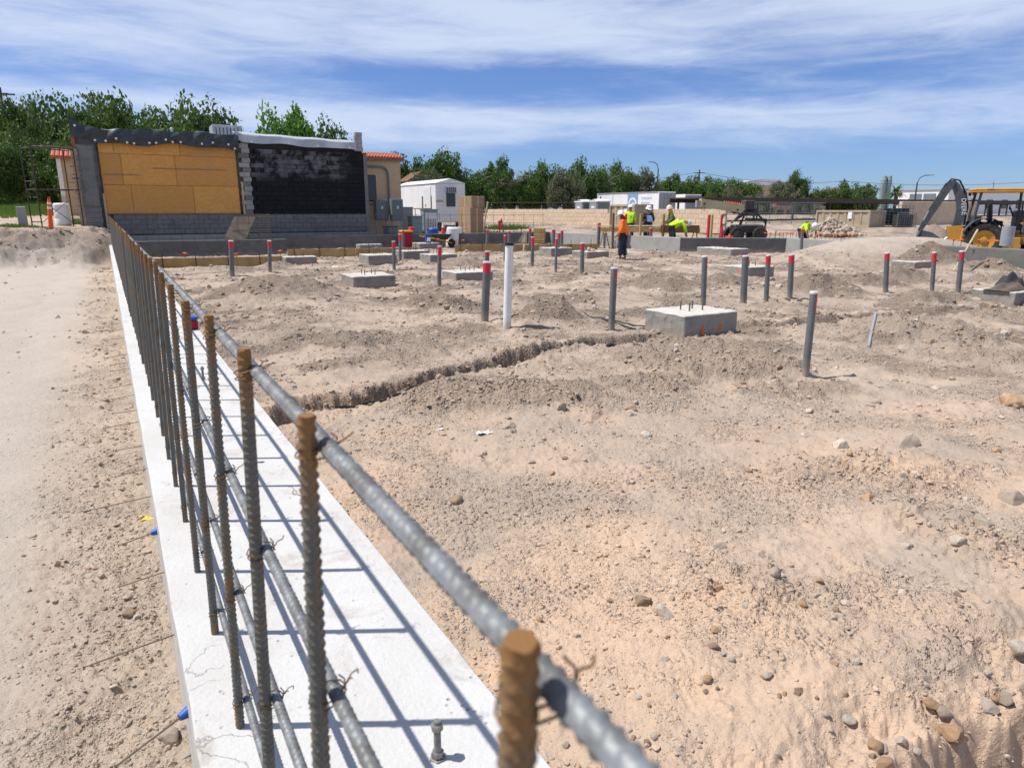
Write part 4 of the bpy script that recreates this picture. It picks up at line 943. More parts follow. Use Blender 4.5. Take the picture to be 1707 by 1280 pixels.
# ------------------------------------------------------------------ conduit stubs
def stub(xt, yt, xb, yb, dpx, label, kind='red', F=None):
    g = G(xb, yb) if F is None else None
    if F is not None: g = V(xb, F, yb); g.z = min(g.z, gz(g.x, g.y)+0.02)
    fw = g.dot(FW); t = V(xt, fw, yt); zc = fw*CP+(CAMZ-g.z)*SP; r = max(0.5*dpx*zc/FPX, 0.022); H = t.z-g.z
    e = empty('conduit_stub', g, 0, label, 'conduit')
    d = (t-g); d = d-FW*d.dot(FW)*0.5; n = 20; ax = d.normalized(); q = Vector((0, 0, 1)).rotation_difference(ax).to_matrix()
    red = min(0.20, H*0.22)*rng.uniform(.75, 1.15)
    if kind == 'white':
        MB().lathe([(r, -0.2), (r, H)], n, (0, 0, 0), q).build('pipe', 'pvc_white', e, 40)
        MB().lathe([(r*1.0, H-0.01), (r*1.16, H-0.01), (r*1.16, H+0.03), (r*.9, H+0.035)], n, (0, 0, 0), q).build('cap', 'black_plastic', e, 40)
        m = MB(); m.grid(lambda u, v: q@Vector((r*1.012*math.cos(-0.75+u*.9), r*1.012*math.sin(-0.75+u*.9), H-0.05-0.2*v*(1-.3*abs(u-.5)))), 6, 6); m.build('spray_mark', 'orange_spray', e)
        return e
    MB().lathe([(r, -0.2), (r, H-0.012)], n, (0, 0, 0), q).build('pipe', 'pvc_grey', e, 40)
    if kind == 'bare':
        return e
    # paint sleeve with an uneven lower edge, thicker on the side that was sprayed
    ph = rng.uniform(0, 6.28) if kind != 'half' else -0.8; m = MB(); span = 6.283 if kind != 'half' else 1.9
    m.grid(lambda u, v: q@Vector((r*1.012*math.cos(ph+(u-.5)*span), r*1.012*math.sin(ph+(u-.5)*span), H-0.014-v*red*(0.8+0.25*math.sin(u*6.283+ph)+0.06*math.sin(u*29)))), n, 3); m.build('paint', 'red_paint', e, 60)
    MB().lathe([(r*1.03, H-0.022), (r*1.03, H), (r*.8, H+0.002)], n, (0, 0, 0), q).build('tape', 'tape_white', e, 40)
    return e
STUBS = [(812, 436, 808, 535, 13, 'thick grey conduit with faded red top beside the white pipe', 'red'), (812, 419, 811, 452, 8, 'red topped conduit showing just behind the thick one by the white pipe', 'red'),
 (849, 408, 845, 548, 13.5, 'tall white pipe with black cap and orange mark', 'white'), (1024, 446, 1019, 551, 11, 'grey conduit left of the nearest footing, red on one side', 'half'),
 (1357, 486, 1342, 628, 12, 'nearest leaning grey conduit with bright red stripe, right of the nearest footing', 'half'), (1175, 427, 1172, 512, 9, 'grey conduit rising behind the nearest footing', 'half'),
 (1243, 426, 1239, 506, 11, 'left and thickest of three conduits right of the nearest footing', 'half'), (1281, 425, 1277, 503, 8, 'middle of three conduits right of the nearest footing', 'red'),
 (1320, 424, 1316, 500, 9, 'right of three conduits right of the nearest footing', 'red'), (1479, 421, 1476, 488, 8, 'dark topped conduit left of the right hand pair', 'red'),
 (1558, 420, 1553, 488, 7, 'slim conduit before the grey wall at right, middle of three', 'red'), (1604, 418, 1597, 487, 8, 'rightmost conduit before the backhoe wall', 'red'),
 (733, 410, 732, 476, 7, 'red topped conduit at the left corner of the mid footing', 'red'), (385, 401, 387, 459, 8, 'leftmost red topped conduit before the form boards', 'red'), (449, 401, 450, 452, 6, 'red topped conduit at the right end of the left form boards', 'red'),
 (656, 402, 657, 450, 5.5, 'red topped conduit beside the left middle footing', 'red'), (667, 390, 667, 436, 5, 'front one of two close conduits left of the blue bucket', 'red'), (672, 384, 672, 416, 4.5, 'rear one of two close conduits left of the blue bucket', 'red'),
 (813, 382, 811, 416, 4.5, 'slim red topped conduit before the long back wall above the white pipe', 'red'), (842, 392, 841, 437, 4, 'slim conduit just left of the white pipe', 'red'), (849, 385, 848, 410, 5, 'red topped conduit rising above the white pipe cap', 'red'),
 (884, 380, 883, 416, 4.5, 'far slim conduit right of the white pipe', 'red'), (888, 395, 887, 444, 6, 'red topped conduit in the open earth right of the white pipe', 'red'), (923, 382, 922, 414, 6, 'far left conduit of the cluster by the two footings', 'red'),
 (928, 397, 926, 454, 4.5, 'slim conduit standing nearest before the two footings', 'red'), (932, 388, 930, 427, 5, 'conduit right behind the slim one before the two footings', 'red'), (937, 384, 936, 414, 5, 'rearmost conduit of the cluster by the two footings', 'red'),
 (971, 405, 970, 458, 7, 'red topped conduit before the rubble topped footing', 'red'), (974, 389, 973, 408, 3.5, 'far thin conduit above the rubble topped footing', 'red'), (999, 371, 997, 411, 5.5, 'tall red topped conduit left of the orange worker', 'red'),
 (1008, 389, 1007, 414, 4, 'unpainted thin conduit next to the orange worker', 'bare'), (1085, 380, 1084, 417, 5.5, 'red topped conduit right of the orange worker against the pale wall', 'red'), (1338, 381, 1337, 402, 5, 'red conduit beside the crouching worker', 'red')]
for s in STUBS:
    if s[0] == 1338: stub(*s, F=28.5)
    else: stub(*s)
for (xt, yt, xb, yb, lb) in ((1206, 384, 1203, 412, 'thin grey rod leaning on the dark shaded wall, left one'), (1294, 384, 1286, 421, 'thin grey rod leaning on the dark shaded wall, right one'), (1623, 415, 1622, 443, 'thin dark stake against the wall before the backhoe')):
    g = G(xb, yb); t = V(xt, g.dot(FW)-0.05, yt); MBx = MB().tube([g-Vector((0, 0, .1)), t], 0.022, 8); tag(MBx.build('steel_rod', 'pvc_grey', None, 40), lb, 'rod')
g = G(1590, 452); t = V(1630, g.dot(FW)+0.3, 383); tag(MB().tube([g, t], [0.022, 0.03], 8).build('wooden_pole', 'pale_wood', None, 40), 'pale wooden handle leaning on the wall before the backhoe', 'pole')
t = V(1684, 23.0, 378); tag(MB().lathe([(0.19, WT+0.005), (0.19, t.z), (0.17, t.z)], 20, (t.x+0.35, t.y+0.2, 0)).build('tube_form', 'galv', None, 40), 'pale round cardboard tube form standing on the wall before the backhoe', 'tube form')
# cables lying in the trench
def groundline(pix, r, name, m, label, lift=0.0, sag=0):
    pts = []
    for i in range(len(pix)-1):
        for k in range(6):
            a = k/6; pts.append((pix[i][0]*(1-a)+pix[i+1][0]*a, pix[i][1]*(1-a)+pix[i+1][1]*a))
    pts.append(pix[-1]); w = []
    for q in pts:
        p = P(q[0], q[1], 0.02); w.append(Vector((p.x, p.y, max(gz(p.x, p.y), -0.06)+r*0.8+lift)))
    return tag(MB().tube(w, r, 7).build(name, m, None, 60), label, 'cable')
groundline([(560, 690), (640, 674), (733, 656)], 0.011, 'conduit_line', 'black_plastic', 'thin dark line along the near lip of the trench')
groundline([(1012, 584), (1050, 572), (1100, 564)], 0.018, 'conduit_line', 'black_plastic', 'black conduit coming out of the trench at the nearest footing, nearer one')
groundline([(1020, 578), (1056, 567), (1094, 561)], 0.018, 'conduit_line', 'black_plastic', 'black conduit coming out of the trench at the nearest footing, farther one')
groundline([(975, 524), (1020, 535), (1075, 549)], 0.014, 'conduit_line', 'black_plastic', 'thin black cable on the earth left of the nearest footing, lower one')
groundline([(965, 526), (1000, 530), (1040, 535), (1074, 543)], 0.014, 'conduit_line', 'black_plastic', 'thin black cable on the earth left of the nearest footing, upper one')
groundline([(1448, 575), (1452, 564), (1458, 553)], 0.02, 'steel_rod', 'galv', 'short pale rod lying on the earth at right')
# scraps
def scrap(px, py, w, m, label, seed):
    p = G(px, py); r = random.Random(seed); s = 0.5*w*p.length/FPX; b = MB()
    b.grid(lambda u, v: (p.x+(u-.5)*2*s+0.2*s*math.sin(v*7+seed), p.y+(v-.5)*1.2*s+0.2*s*math.sin(u*5), p.z+0.006+0.35*s*abs(math.sin(u*4+seed)*math.sin(v*5+seed))), 7, 5)
    tag(b.build('scrap', m, None, 50), label, 'scrap')
scrap(806, 724, 24, 'hat_white', 'thin white plastic scrap beside the round pale stone', 1); scrap(735, 717, 11, 'hat_white', 'small white scrap left of the plastic strip', 2)
scrap(558, 444, 9, 'hat_white', 'white litter between the left footings', 3); scrap(611, 494, 8, 'hat_white', 'white litter before the left footing', 4); scrap(1069, 467, 12, 'hat_white', 'white litter before the nearest trio of conduits', 5)
scrap(243, 866, 18, 'leaf_yellow', 'yellow dry leaf on the path beside the wall', 6)
# ------------------------------------------------------------------ people
dgc = None
def skin_obj(name, joints, edges, m, parent, root, sub=2):
    """one continuous surface grown round a skeleton: joints name -> (pos, radius x, radius y)"""
    ks = list(joints); me = bpy.data.meshes.new(name)
    me.from_pydata([joints[k][0] for k in ks], [(ks.index(a), ks.index(b)) for a, b in edges], [])
    o = bpy.data.objects.new(name, me); COL.objects.link(o)
    sk = o.modifiers.new('s', 'SKIN'); sk.use_smooth_shade = True; ss_ = o.modifiers.new('u', 'SUBSURF'); ss_.levels = sub; ss_.render_levels = sub
    for i, k in enumerate(ks):
        d = me.skin_vertices[0].data[i]; j = joints[k]; d.radius = (j[1], j[2] if len(j) > 2 else j[1]); d.use_root = (k == root)
    dg = bpy.context.evaluated_depsgraph_get(); em = bpy.data.meshes.new_from_object(o.evaluated_get(dg)); em.name = name
    bpy.data.objects.remove(o, do_unlink=True); em.materials.clear(); em.materials.append(M[m])
    em.polygons.foreach_set('use_smooth', [True]*len(em.polygons))
    return inst(name, em, parent)
def person(loc, rz, pose, label, top, legs, hat, sleeves=True, hood=None, vest=None, scale=1.0, extra=None):
    """local frame: facing +x, z up"""
    e = empty('person', loc, rz, label, 'person'); e.scale = (scale,)*3
    J = {k: Vector(v) for k, v in pose.items()}
    def mid(a, b, t): return J[a].lerp(J[b], t)
    E = [('pelvis', 'waist'), ('waist', 'chest'), ('chest', 'neck'), ('neck', 'headb'), ('headb', 'headt')]
    body = {'pelvis': (J['pelvis'], .11, .12), 'waist': (J['waist'], .10, .12), 'chest': (J['chest'], .11, .14), 'neck': (J['neck'], .055), 'headb': (J['headb'], .075), 'headt': (J['headt'], .08)}
    for s in 'LR':
        body.update({'sh'+s: (J['sh'+s], .06), 'el'+s: (J['el'+s], .042), 'wr'+s: (J['wr'+s], .028), 'hp'+s: (J['hp'+s], .085), 'kn'+s: (J['kn'+s], .058), 'an'+s: (J['an'+s], .042), 'to'+s: (J['to'+s], .035)})
        hd = (J['wr'+s]-J['el'+s]).normalized(); body['pa'+s] = (J['wr'+s]+hd*.08, .04, .022)
        E += [('chest', 'sh'+s), ('sh'+s, 'el'+s), ('el'+s, 'wr'+s), ('wr'+s, 'pa'+s), ('pelvis', 'hp'+s), ('hp'+s, 'kn'+s), ('kn'+s, 'an'+s), ('an'+s, 'to'+s)]
        sd = hd.orthogonal().normalized()
        for i, (a, l) in enumerate(((-.5, .075), (-.17, .085), (.17, .08), (.5, .065))):
            k = 'f%d%s' % (i, s); body[k] = (J['wr'+s]+hd*(.08+l)+sd*a*.05, .010); E.append(('pa'+s, k))
        body['th'+s] = (J['wr'+s]+hd*.06+sd*.055, .012); E.append(('wr'+s, 'th'+s))
    skin_obj('body', body, E, 'skin', e, 'pelvis', 1)
    jk = {'hem': (J['pelvis']-(J['waist']-J['pelvis'])*0.45, .18, .195), 'waist': (J['waist'], .165, .185), 'chest': (J['chest'], .165, .185), 'neckb': (mid('chest', 'neck', .75), .075)}
    je = [('hem', 'waist'), ('waist', 'chest'), ('chest', 'neckb')]
    for s in 'LR':
        jk['sh'+s] = (J['sh'+s], .088); jk['el'+s] = (J['el'+s], .066); je += [('chest', 'sh'+s), ('sh'+s, 'el'+s)]
        if sleeves: jk['wr'+s] = (mid('el'+s, 'wr'+s, .9), .048); je.append(('el'+s, 'wr'+s))
    skin_obj('jacket', jk, je, top, e, 'waist')
    tr = {'pelvis': (J['pelvis'], .135, .15)}; te = []
    for s in 'LR':
        tr.update({'hp'+s: (J['hp'+s], .125), 'kn'+s: (J['kn'+s], .10), 'an'+s: (mid('kn'+s, 'an'+s, .92), .09)}); te += [('pelvis', 'hp'+s), ('hp'+s, 'kn'+s), ('kn'+s, 'an'+s)]
    skin_obj('trousers', tr, te, legs, e, 'pelvis')
    for s in 'LR':
        skin_obj('boot', {'a': (J['an'+s]+Vector((0, 0, .05)), .06), 'b': (J['an'+s]+Vector((0, 0, -.03)), .058), 'c': (J['to'+s], .05, .04)}, [('a', 'b'), ('b', 'c')], 'boot', e, 'a')
    ax = (J['headt']-J['headb']).normalized(); q = Vector((0, 0, 1)).rotation_difference(ax).to_matrix()
    c = J['headt']-ax*0.005
    hb = MB().lathe([(.165, -.012), (.168, -.004), (.135, .004), (.132, .05), (.115, .10), (.075, .135), (.02, .148)], 20, c, q); hb.lathe([(.02, .145), (.018, .152)], 8, c, q)
    f = q@Vector((1, 0, 0)); sdv = q@Vector((0, 1, 0))
    hb.add([c+f*.13+sdv*.09, c+f*.13-sdv*.09, c+f*.21-sdv*.06-ax*.02, c+f*.21+sdv*.06-ax*.02, c+f*.13+sdv*.09-ax*.012, c+f*.13-sdv*.09-ax*.012, c+f*.21-sdv*.06-ax*.03, c+f*.21+sdv*.06-ax*.03], [(0, 1, 2, 3), (7, 6, 5, 4), (0, 3, 7, 4), (1, 5, 6, 2), (2, 6, 7, 3)])
    hb.build('hard_hat', hat, e, 35)
    # face
    fb = MB(); hc = J['headb'].lerp(J['headt'], .5)
    fb.add([hc+f*.075+ax*.03, hc+f*.075-sdv*.018-ax*.02, hc+f*.075+sdv*.018-ax*.02, hc+f*.105-ax*.012], [(0, 1, 3), (0, 3, 2), (1, 2, 3)]); fb.build('nose', 'skin', e)
    for s in (-1, 1): MB().box(hc+f*.077+sdv*s*.03+ax*.03, (.012, .02, .01), 0.003).build('eye', 'dark_cloth', e); MB().box(hc+sdv*s*.083, (.03, .016, .055), 0.006).build('ear', 'skin', e)
    MB().box(hc+f*.076-ax*.05, (.012, .045, .01), 0.003).build('mouth', 'red_cloth', e)
    if hood: skin_obj('neck_cloth', {'a': (J['neck']-ax*.06, .125, .14), 'b': (J['neck']+ax*.03, .105), 'c': (J['headb'].lerp(J['headt'], .55)-f*.03, .096)}, [('a', 'b'), ('b', 'c')], hood, e, 'a')
    if vest:
        for s in (-1, 1):
            pass
    return e
def stand(lean=0.0, armL=(0.05, 0.22, .86), armR=(0.05, -0.22, .86), elL=(-.02, .25, 1.1), elR=(-.02, -.25, 1.1), step=0.05, head=(0.03, 0)):
    h = lean
    return {'pelvis': (0, 0, .95), 'waist': (0.2*h, 0, 1.1), 'chest': (.6*h, 0, 1.34), 'neck': (.85*h, 0, 1.50), 'headb': (.95*h+head[0], head[1], 1.58), 'headt': (h+head[0]+.02, head[1], 1.68),
     'shL': (.65*h, .19, 1.42), 'shR': (.65*h, -.19, 1.42), 'elL': elL, 'elR': elR, 'wrL': armL, 'wrR': armR, 'hpL': (0, .1, .88), 'hpR': (0, -.1, .88), 'knL': (step+.02, .11, .48), 'knR': (-step*.3+.02, -.11, .48), 'anL': (step, .11, .08), 'anR': (-step, -.11, .08), 'toL': (step+.17, .13, .035), 'toR': (-step+.17, -.13, .035)}
HD = math.atan2(RT.y, RT.x)      # direction of image right
p = G(1038, 432)
person((p.x, p.y, p.z), HD+math.pi-0.45, stand(0.06, (0.18, .22, .92), (0.12, -.24, .88), (-.02, .27, 1.13), (-.06, -.27, 1.12), .06, (.05, 0)), 'worker in orange jacket, white hard hat and dark jeans walking across the pad', 'hivis_orange', 'navy', 'hat_white', hood='red_cloth', scale=0.95)
def at_out(px, F): q = V(px, F); q.z = gz(q.x, q.y); return q
q = at_out(1051, 36.0); person(q, HD+math.pi/2-.3, stand(0.0, (0.12, .2, .95), (.12, -.2, .95)), 'worker in lime jacket seen from behind, standing at the wall by the container', 'hivis_lime', 'navy', 'hat_white')
q = at_out(1081, 34.5); person(q, HD-math.pi/2+.1, stand(0.03, (.24, .06, 1.08), (.24, -.06, 1.08), (.05, .27, 1.12), (.05, -.27, 1.12)), 'worker in dark jacket and white hard hat holding a blue folder', 'dark_cloth', 'navy', 'hat_white')
ff = MB().box((0, 0, 0), (.02, .26, .34), .006); d = Vector((math.cos(HD-math.pi/2+.1), math.sin(HD-math.pi/2+.1), 0)); o = ff.build('folder', 'blue_shirt', None, None, q+d*.29+Vector((0, 0, 1.2)), (0, -.5, HD-math.pi/2+.1)); tag(o, 'blue folder held by the worker in the dark jacket', 'folder')
q = at_out(1122, 33.0); person(q, HD+math.pi+.1, stand(.12, (.38, .2, .98), (.36, -.2, .98), (.12, .25, 1.14), (.12, -.25, 1.14)), 'worker in olive shirt with yellow neck cloth and tan hard hat at the planks', 'olive', 'dark_cloth', 'hat_tan', hood='yellow_cloth')
bend = {'pelvis': (-.12, 0, .86), 'waist': (.03, 0, .98), 'chest': (.27, 0, 1.08), 'neck': (.43, 0, 1.08), 'headb': (.51, 0, 1.06), 'headt': (.60, 0, 1.03), 'shL': (.33, .19, 1.06), 'shR': (.33, -.19, 1.06), 'elL': (.44, .23, .80), 'elR': (.46, -.23, .80), 'wrL': (.50, .18, .56), 'wrR': (.52, -.18, .56),
  'hpL': (-.12, .1, .80), 'hpR': (-.12, -.1, .80), 'knL': (.02, .13, .46), 'knR': (.0, -.13, .46), 'anL': (-.1, .13, .08), 'anR': (-.12, -.13, .08), 'toL': (.07, .15, .035), 'toR': (.05, -.15, .035)}
q = at_out(1126, 31.6); person((q.x, q.y, q.z+0.12), HD-.15, bend, 'worker in lime jacket bent over the corner of the dark wall', 'hivis_lime', 'dark_cloth', 'hat_white')
q = at_out(1345, 30.0); person((q.x, q.y, q.z+0.0), HD-1.35, bend, 'worker in lime vest crouching behind the grey wall left of the ramp', 'hivis_lime', 'dark_cloth', 'hat_white', sleeves=False)
# ------------------------------------------------------------------ boarded up building
BY = 33.6
bld = empty('damaged_building', (5.3, BY+5, 0), 0, 'building with cut open end walls, one boarded with plywood and one tarred black', 'building')
def bc(o): return child(o, bld)
def bx(name, m, c, d, ch=0.0, rot=None, parent=None, smooth=None):
    o = MB().box((0, 0, 0), d, ch, rot).build(name, m, parent, smooth, c); return o
def bbox(name, m, x0, x1, y0, y1, z0, z1, ch=0.01):
    return bc(bx(name, m, ((x0+x1)/2, (y0+y1)/2, (z0+z1)/2), (x1-x0, y1-y0, z1-z0), ch, None, bld))
bbox('hall', 'stucco', -0.3, 11.0, BY+0.35, BY+9.5, -0.3, 4.75)
bbox('roof_slab', 'membrane', -0.5, 11.1, BY+0.3, BY+9.6, 4.752, 4.9)
# plywood sheets
rp = random.Random(21)
for r_, (z0, z1) in enumerate(((1.57, 2.74), (2.75, 3.955), (3.965, 4.75))):
    x = 0.12; cuts = [(1.0, 2.35, 1.85), (0.75, 2.0, 2.44), (0.55, 2.44, 2.2)][r_]
    for w in cuts:
        x1 = min(x+w, 5.35); bbox('plywood_sheet', 'osb', x+0.006, x1-0.006, BY+0.05+rp.uniform(0, .008), BY+0.075, z0+rp.uniform(0, .006), z1, 0.003); x = x1
for (x0, x1, z) in ((2.0, 4.9, 3.42), (0.2, 1.5, 3.14), (0.12, 5.3, 1.60)): bbox('batten', 'old_wood', x0, x1, BY+0.02, BY+0.048, z, z+0.022, 0.003)
# block courses: exposed base
BL = MB().box((0, 0, 0), (0.393, 0.19, 0.193), 0.006).mesh('block', 'cmu_grey'); BT = MB().box((0, 0, 0), (0.393, 0.19, 0.193), 0.006).mesh('block', 'tar_block'); BP = MB().box((0, 0, 0), (0.393, 0.19, 0.193), 0.006).mesh('block', 'cmu_pale')
bbox('base_core', 'cmu_grey', 0.0, 11.15, BY+0.16, BY+0.36, -0.3, 1.55)
for c in range(4):
    for i in range(27):
        o = inst('block', BL, bld, (0.35+i*0.402+(0.2 if c % 2 else 0), BY+0.08+rp.uniform(-.006, .006), 0.86+c*0.2)); bc(o)
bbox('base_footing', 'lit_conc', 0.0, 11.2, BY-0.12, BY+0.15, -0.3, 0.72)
# tarred wall
bbox('wall_core', 'dark_mortar', 5.85, 11.02, BY+0.125, BY+0.35, 1.55, 4.75)
for c in range(14):
    for i in range(13):
        o = inst('block', BT, bld, (6.08+i*0.398+(0.19 if c % 2 else 0)-(0.05 if i == 12 else 0), BY+0.09+rp.uniform(-.005, .005), 1.66+c*0.2)); bc(o)
# torn pier between the two walls and the left pier
for c in range(16):
    o = inst('pier_block', BP if c % 3 else BL, bld, (5.62+(0.09 if c % 2 else 0), BY+0.03+rp.uniform(-.02, .02), 1.66+c*0.2), (0, 0, rp.uniform(-.03, .03)), (0.85 if c % 2 else 1.1, 1, 1)); bc(o)
bbox('pier_trim', 'pale_wood', 5.42, 5.50, BY-0.06, BY-0.02, 1.55, 2.95)
for c in range(17):
    o = inst('pier_block', BL, bld, (-0.35+rp.uniform(-.02, .02), BY-0.05, 0.95+c*0.2), (0, 0, rp.uniform(-.02, .02)), (1.55, 1.2, 1)); bc(o)
bbox('pier_plaster', 'cmu_grey', -0.55, -0.08, BY-0.20, BY-0.175, 1.9, 4.2); bbox('pier_core', 'cmu_grey', -0.62, 0.05, BY+0.1, BY+0.4, -0.2, 4.8)
bbox('broken_base', 'cmu_grey', -0.55, 0.25, BY-0.22, BY+0.1, 0.2, 1.0); bbox('pier_edge', 'pale_wood', 0.06, 0.14, BY-0.03, BY+0.03, 0.9, 2.4)
bbox('brick_edge', 'tile_red', -0.75, -0.63, BY-0.05, BY+0.3, 4.2, 5.15); bbox('stucco_edge', 'stucco', -0.86, -0.66, BY+0.4, BY+0.7, 1.0, 4.1)
for c in range(5):
    o = inst('pier_block', BP, bld, (10.82+rp.uniform(-.04, .04), BY+0.1, 4.52+c*0.17), (0, 0, rp.uniform(-.1, .1)), (1.05-.05*c, 1.4, .85)); bc(o)
bbox('pier_edge', 'cmu_grey', 11.03, 11.2, BY-0.02, BY+0.3, 0.3, 4.3)
# tarp over the parapet
def tarpf(u, v):
    x = -0.75+6.2*u
    top = 4.92+0.36*max(0, 1-u/0.075)**1.1-0.03*u+0.035*math.sin(u*9+1)+0.13*math.exp(-((u-.42)/.07)**2)+0.03*math.sin(u*27)-.06*math.exp(-((u-.2)/.05)**2)
    bot = 4.40-0.07*math.sin(u*7)-0.05*math.sin(u*19)-0.14*u+(0.15 if u < .12 else 0)
    if v < 0.3: k = v/0.3; return (x, BY+0.6-k*0.75, top-0.06*(1-k)+0.03*math.sin(u*23+k*3))
    k = (v-0.3)/0.7; z = top+(bot-top)*k
    return (x, BY-0.16-0.10*math.sin(k*2.6)*(0.6+0.4*math.sin(u*31)*math.sin(u*7))-0.03*math.sin(u*50+k*6), z-0.03*math.sin(u*40)*k*(1-k))
tp = MB(); tp.grid(tarpf, 110, 16); t_ = bc(tp.build('tarp', 'tarp', bld, 60))
WSH = MB().lathe([(0.045, 0), (0.045, 0.012), (0.02, 0.02)], 10, (0, 0, 0), RX(R(90))).mesh('washer', 'hat_white', 40)
for u, k in ((.13, .8), (.19, .83), (.25, .70), (.31, .9), (.35, .88), (.44, .85), (.48, .86), (.54, .7), (.58, .9), (.63, .83), (.76, .78), (.83, .66), (.93, .72), (.97, .9), (.03, .35)):
    q = tarpf(u, .3+.7*k); o = inst('washer', WSH, t_, (q[0], q[1]-0.03, q[2])); 
# grey membrane flashing over the tarred wall
def memf(u, v):
    x = 5.35+5.35*u; top = 4.98-0.14*u+0.012*math.sin(u*21); 
    if v < .35: k = v/.35; return (x, BY+0.7-k*0.72, top+0.12*(1-k)-0.02*k)
    k = (v-.35)/.65; return (x, BY-0.03-0.11*k-0.02*math.sin(u*17)*k, top-(0.36+0.03*math.sin(u*13))*k+(.10*max(0, .06-u)/.06))
mm = MB(); mm.grid(memf, 70, 10); m_ = bc(mm.build('roof_membrane', 'membrane', bld, 60))
for u in (.12, .42, .66, .94): q = memf(u, .9); inst('washer', WSH, m_, (q[0], q[1]-.02, q[2]))
# roof machines
def acunit(px, F, w, d, h, label, pz=4.9):
    q = V(px, F); e = empty('rooftop_unit', (q.x, q.y, pz), 0, label, 'rooftop unit')
    MB().box((0, 0, h/2), (w, d, h), 0.02).build('casing', 'galv', e)
    for i in range(7): MB().box((-w/2+w*(i+1)/8, -d/2-0.012, h*.5), (0.035, 0.02, h*.7), 0.004).build('louvre', 'dark_steel', e)
    MB().lathe([(w*.22, 0), (w*.22, .08), (w*.15, .09)], 14, (0, 0, h)).build('fan_cowl', 'dark_steel', e, 40)
acunit(388, 35.5, 1.3, 1.1, 0.75, 'grey rooftop unit behind the boarded wall beside the membrane'); acunit(328, 36.5, 1.0, 1.2, 0.5, 'pale low rooftop unit behind the black tarp')
acunit(352, 39.0, 1.1, 0.9, 0.62, 'far rooftop unit between its two neighbours')
for px, F, h in ((301, 35, .55), (476, 37, .25)):
    q = V(px, F); tag(MB().lathe([(.06, 4.9), (.06, 4.9+h), (.085, 4.9+h), (.085, 4.95+h), (.02, 5.0+h)], 10, (q.x, q.y, 0)).build('vent_pipe', 'galv', None, 40), 'vent pipe on the roof %s' % ('behind the black tarp' if px < 400 else 'behind the grey membrane'), 'vent')
# right wing with tile roof
wing = empty('stucco_wing', (12.3, 36, 0), 0, 'beige stucco wing with red tile eave right of the black wall', 'building')
def wc(o): return child(o, wing)
wc(bx('wall', 'stucco', (12.35, 39.5, 2.0), (2.9, 7.0, 4.6), 0.02, None, wing))
wc(bx('window_frame', 'dark_steel', (11.95, 35.985, 2.83), (0.95, 0.06, 1.32), 0.01, None, wing)); wc(bx('pane', 'glass_dark', (11.95, 35.95, 2.83), (0.85, 0.02, 1.22), 0.003, None, wing)); wc(bx('sill', 'stucco', (11.95, 35.93, 2.12), (1.05, 0.16, 0.08), 0.01, None, wing))
tr_ = MB()
for i in range(19):
    x = 10.9+i*0.165; tr_.tube([(x, 35.75, 4.33), (x, 37.0, 4.62)], 0.075, 8)
    for k in range(4): tr_.tube([(x, 35.74+k*.33, 4.345+k*.076), (x, 36.0+k*.33, 4.40+k*.076)], 0.084, 8)
wc(tr_.build('tile_roof', 'tile_red', wing, 50)); wc(bx('fascia', 'old_wood', (12.4, 35.86, 4.24), (3.1, 0.05, 0.10), 0.005, None, wing))
wc(MB().tube([(11.1, 35.9, 3.92), (12.75, 35.9, 3.90), (12.93, 35.9, 3.84), (13.05, 35.9, 3.7), (13.08, 35.9, 3.5), (13.1, 35.9, 1.5)], 0.055, 10).build('service_pipe', 'cabinet_grey', wing, 50))
for px, w, z0, h, m, lb in ((635, 0.66, 1.25, 1.0, 'cabinet_grey', 'dark grey electrical cabinet below the stucco wing window'), (661, 0.60, 1.22, 1.06, 'cabinet_grey', 'dark grey electrical cabinet at the stucco wing corner')):
    q = V(px, 36.6); g = gz(q.x, q.y); e = empty('electrical_cabinet', (q.x, q.y-0.0, g), 0, lb, 'electrical cabinet')
    MB().box((0, 0, z0-g+h/2), (w, 0.35, h), 0.015).build('case', m, e); MB().box((0, -0.185, z0-g+h/2), (w-.06, 0.018, h-.06), 0.006).build('door', m, e); MB().box((0.0, -0.2, z0-g+h*.62), (0.09, 0.008, 0.15), 0.001).build('warning_label', 'hat_white', e)
    for s in (-1, 1): MB().box((s*w*.4, 0, (z0-g)/2), (.06, .06, z0-g+.02), .004).build('leg', 'galv', e)
# left wing
lw = empty('stucco_wing', (-0.5, 46, 0), 0, 'beige stucco wing with red tiles left of the boarded wall behind the scaffold', 'building')
child(bx('wall', 'stucco', (0.9, 47.5, 2.4), (5.0, 7, 4.1), .02, None, lw), lw); child(bx('corner_trim', 'pvc_white', (-1.68, 44.0, 2.4), (0.2, .2, 4.0), .01, None, lw), lw)
tr_ = MB()
for i in range(20):
    x = -1.9+i*0.2; tr_.tube([(x, 43.7, 4.36), (x, 45.6, 4.8)], 0.10, 7)
child(tr_.build('tile_roof', 'tile_red', lw, 50), lw)
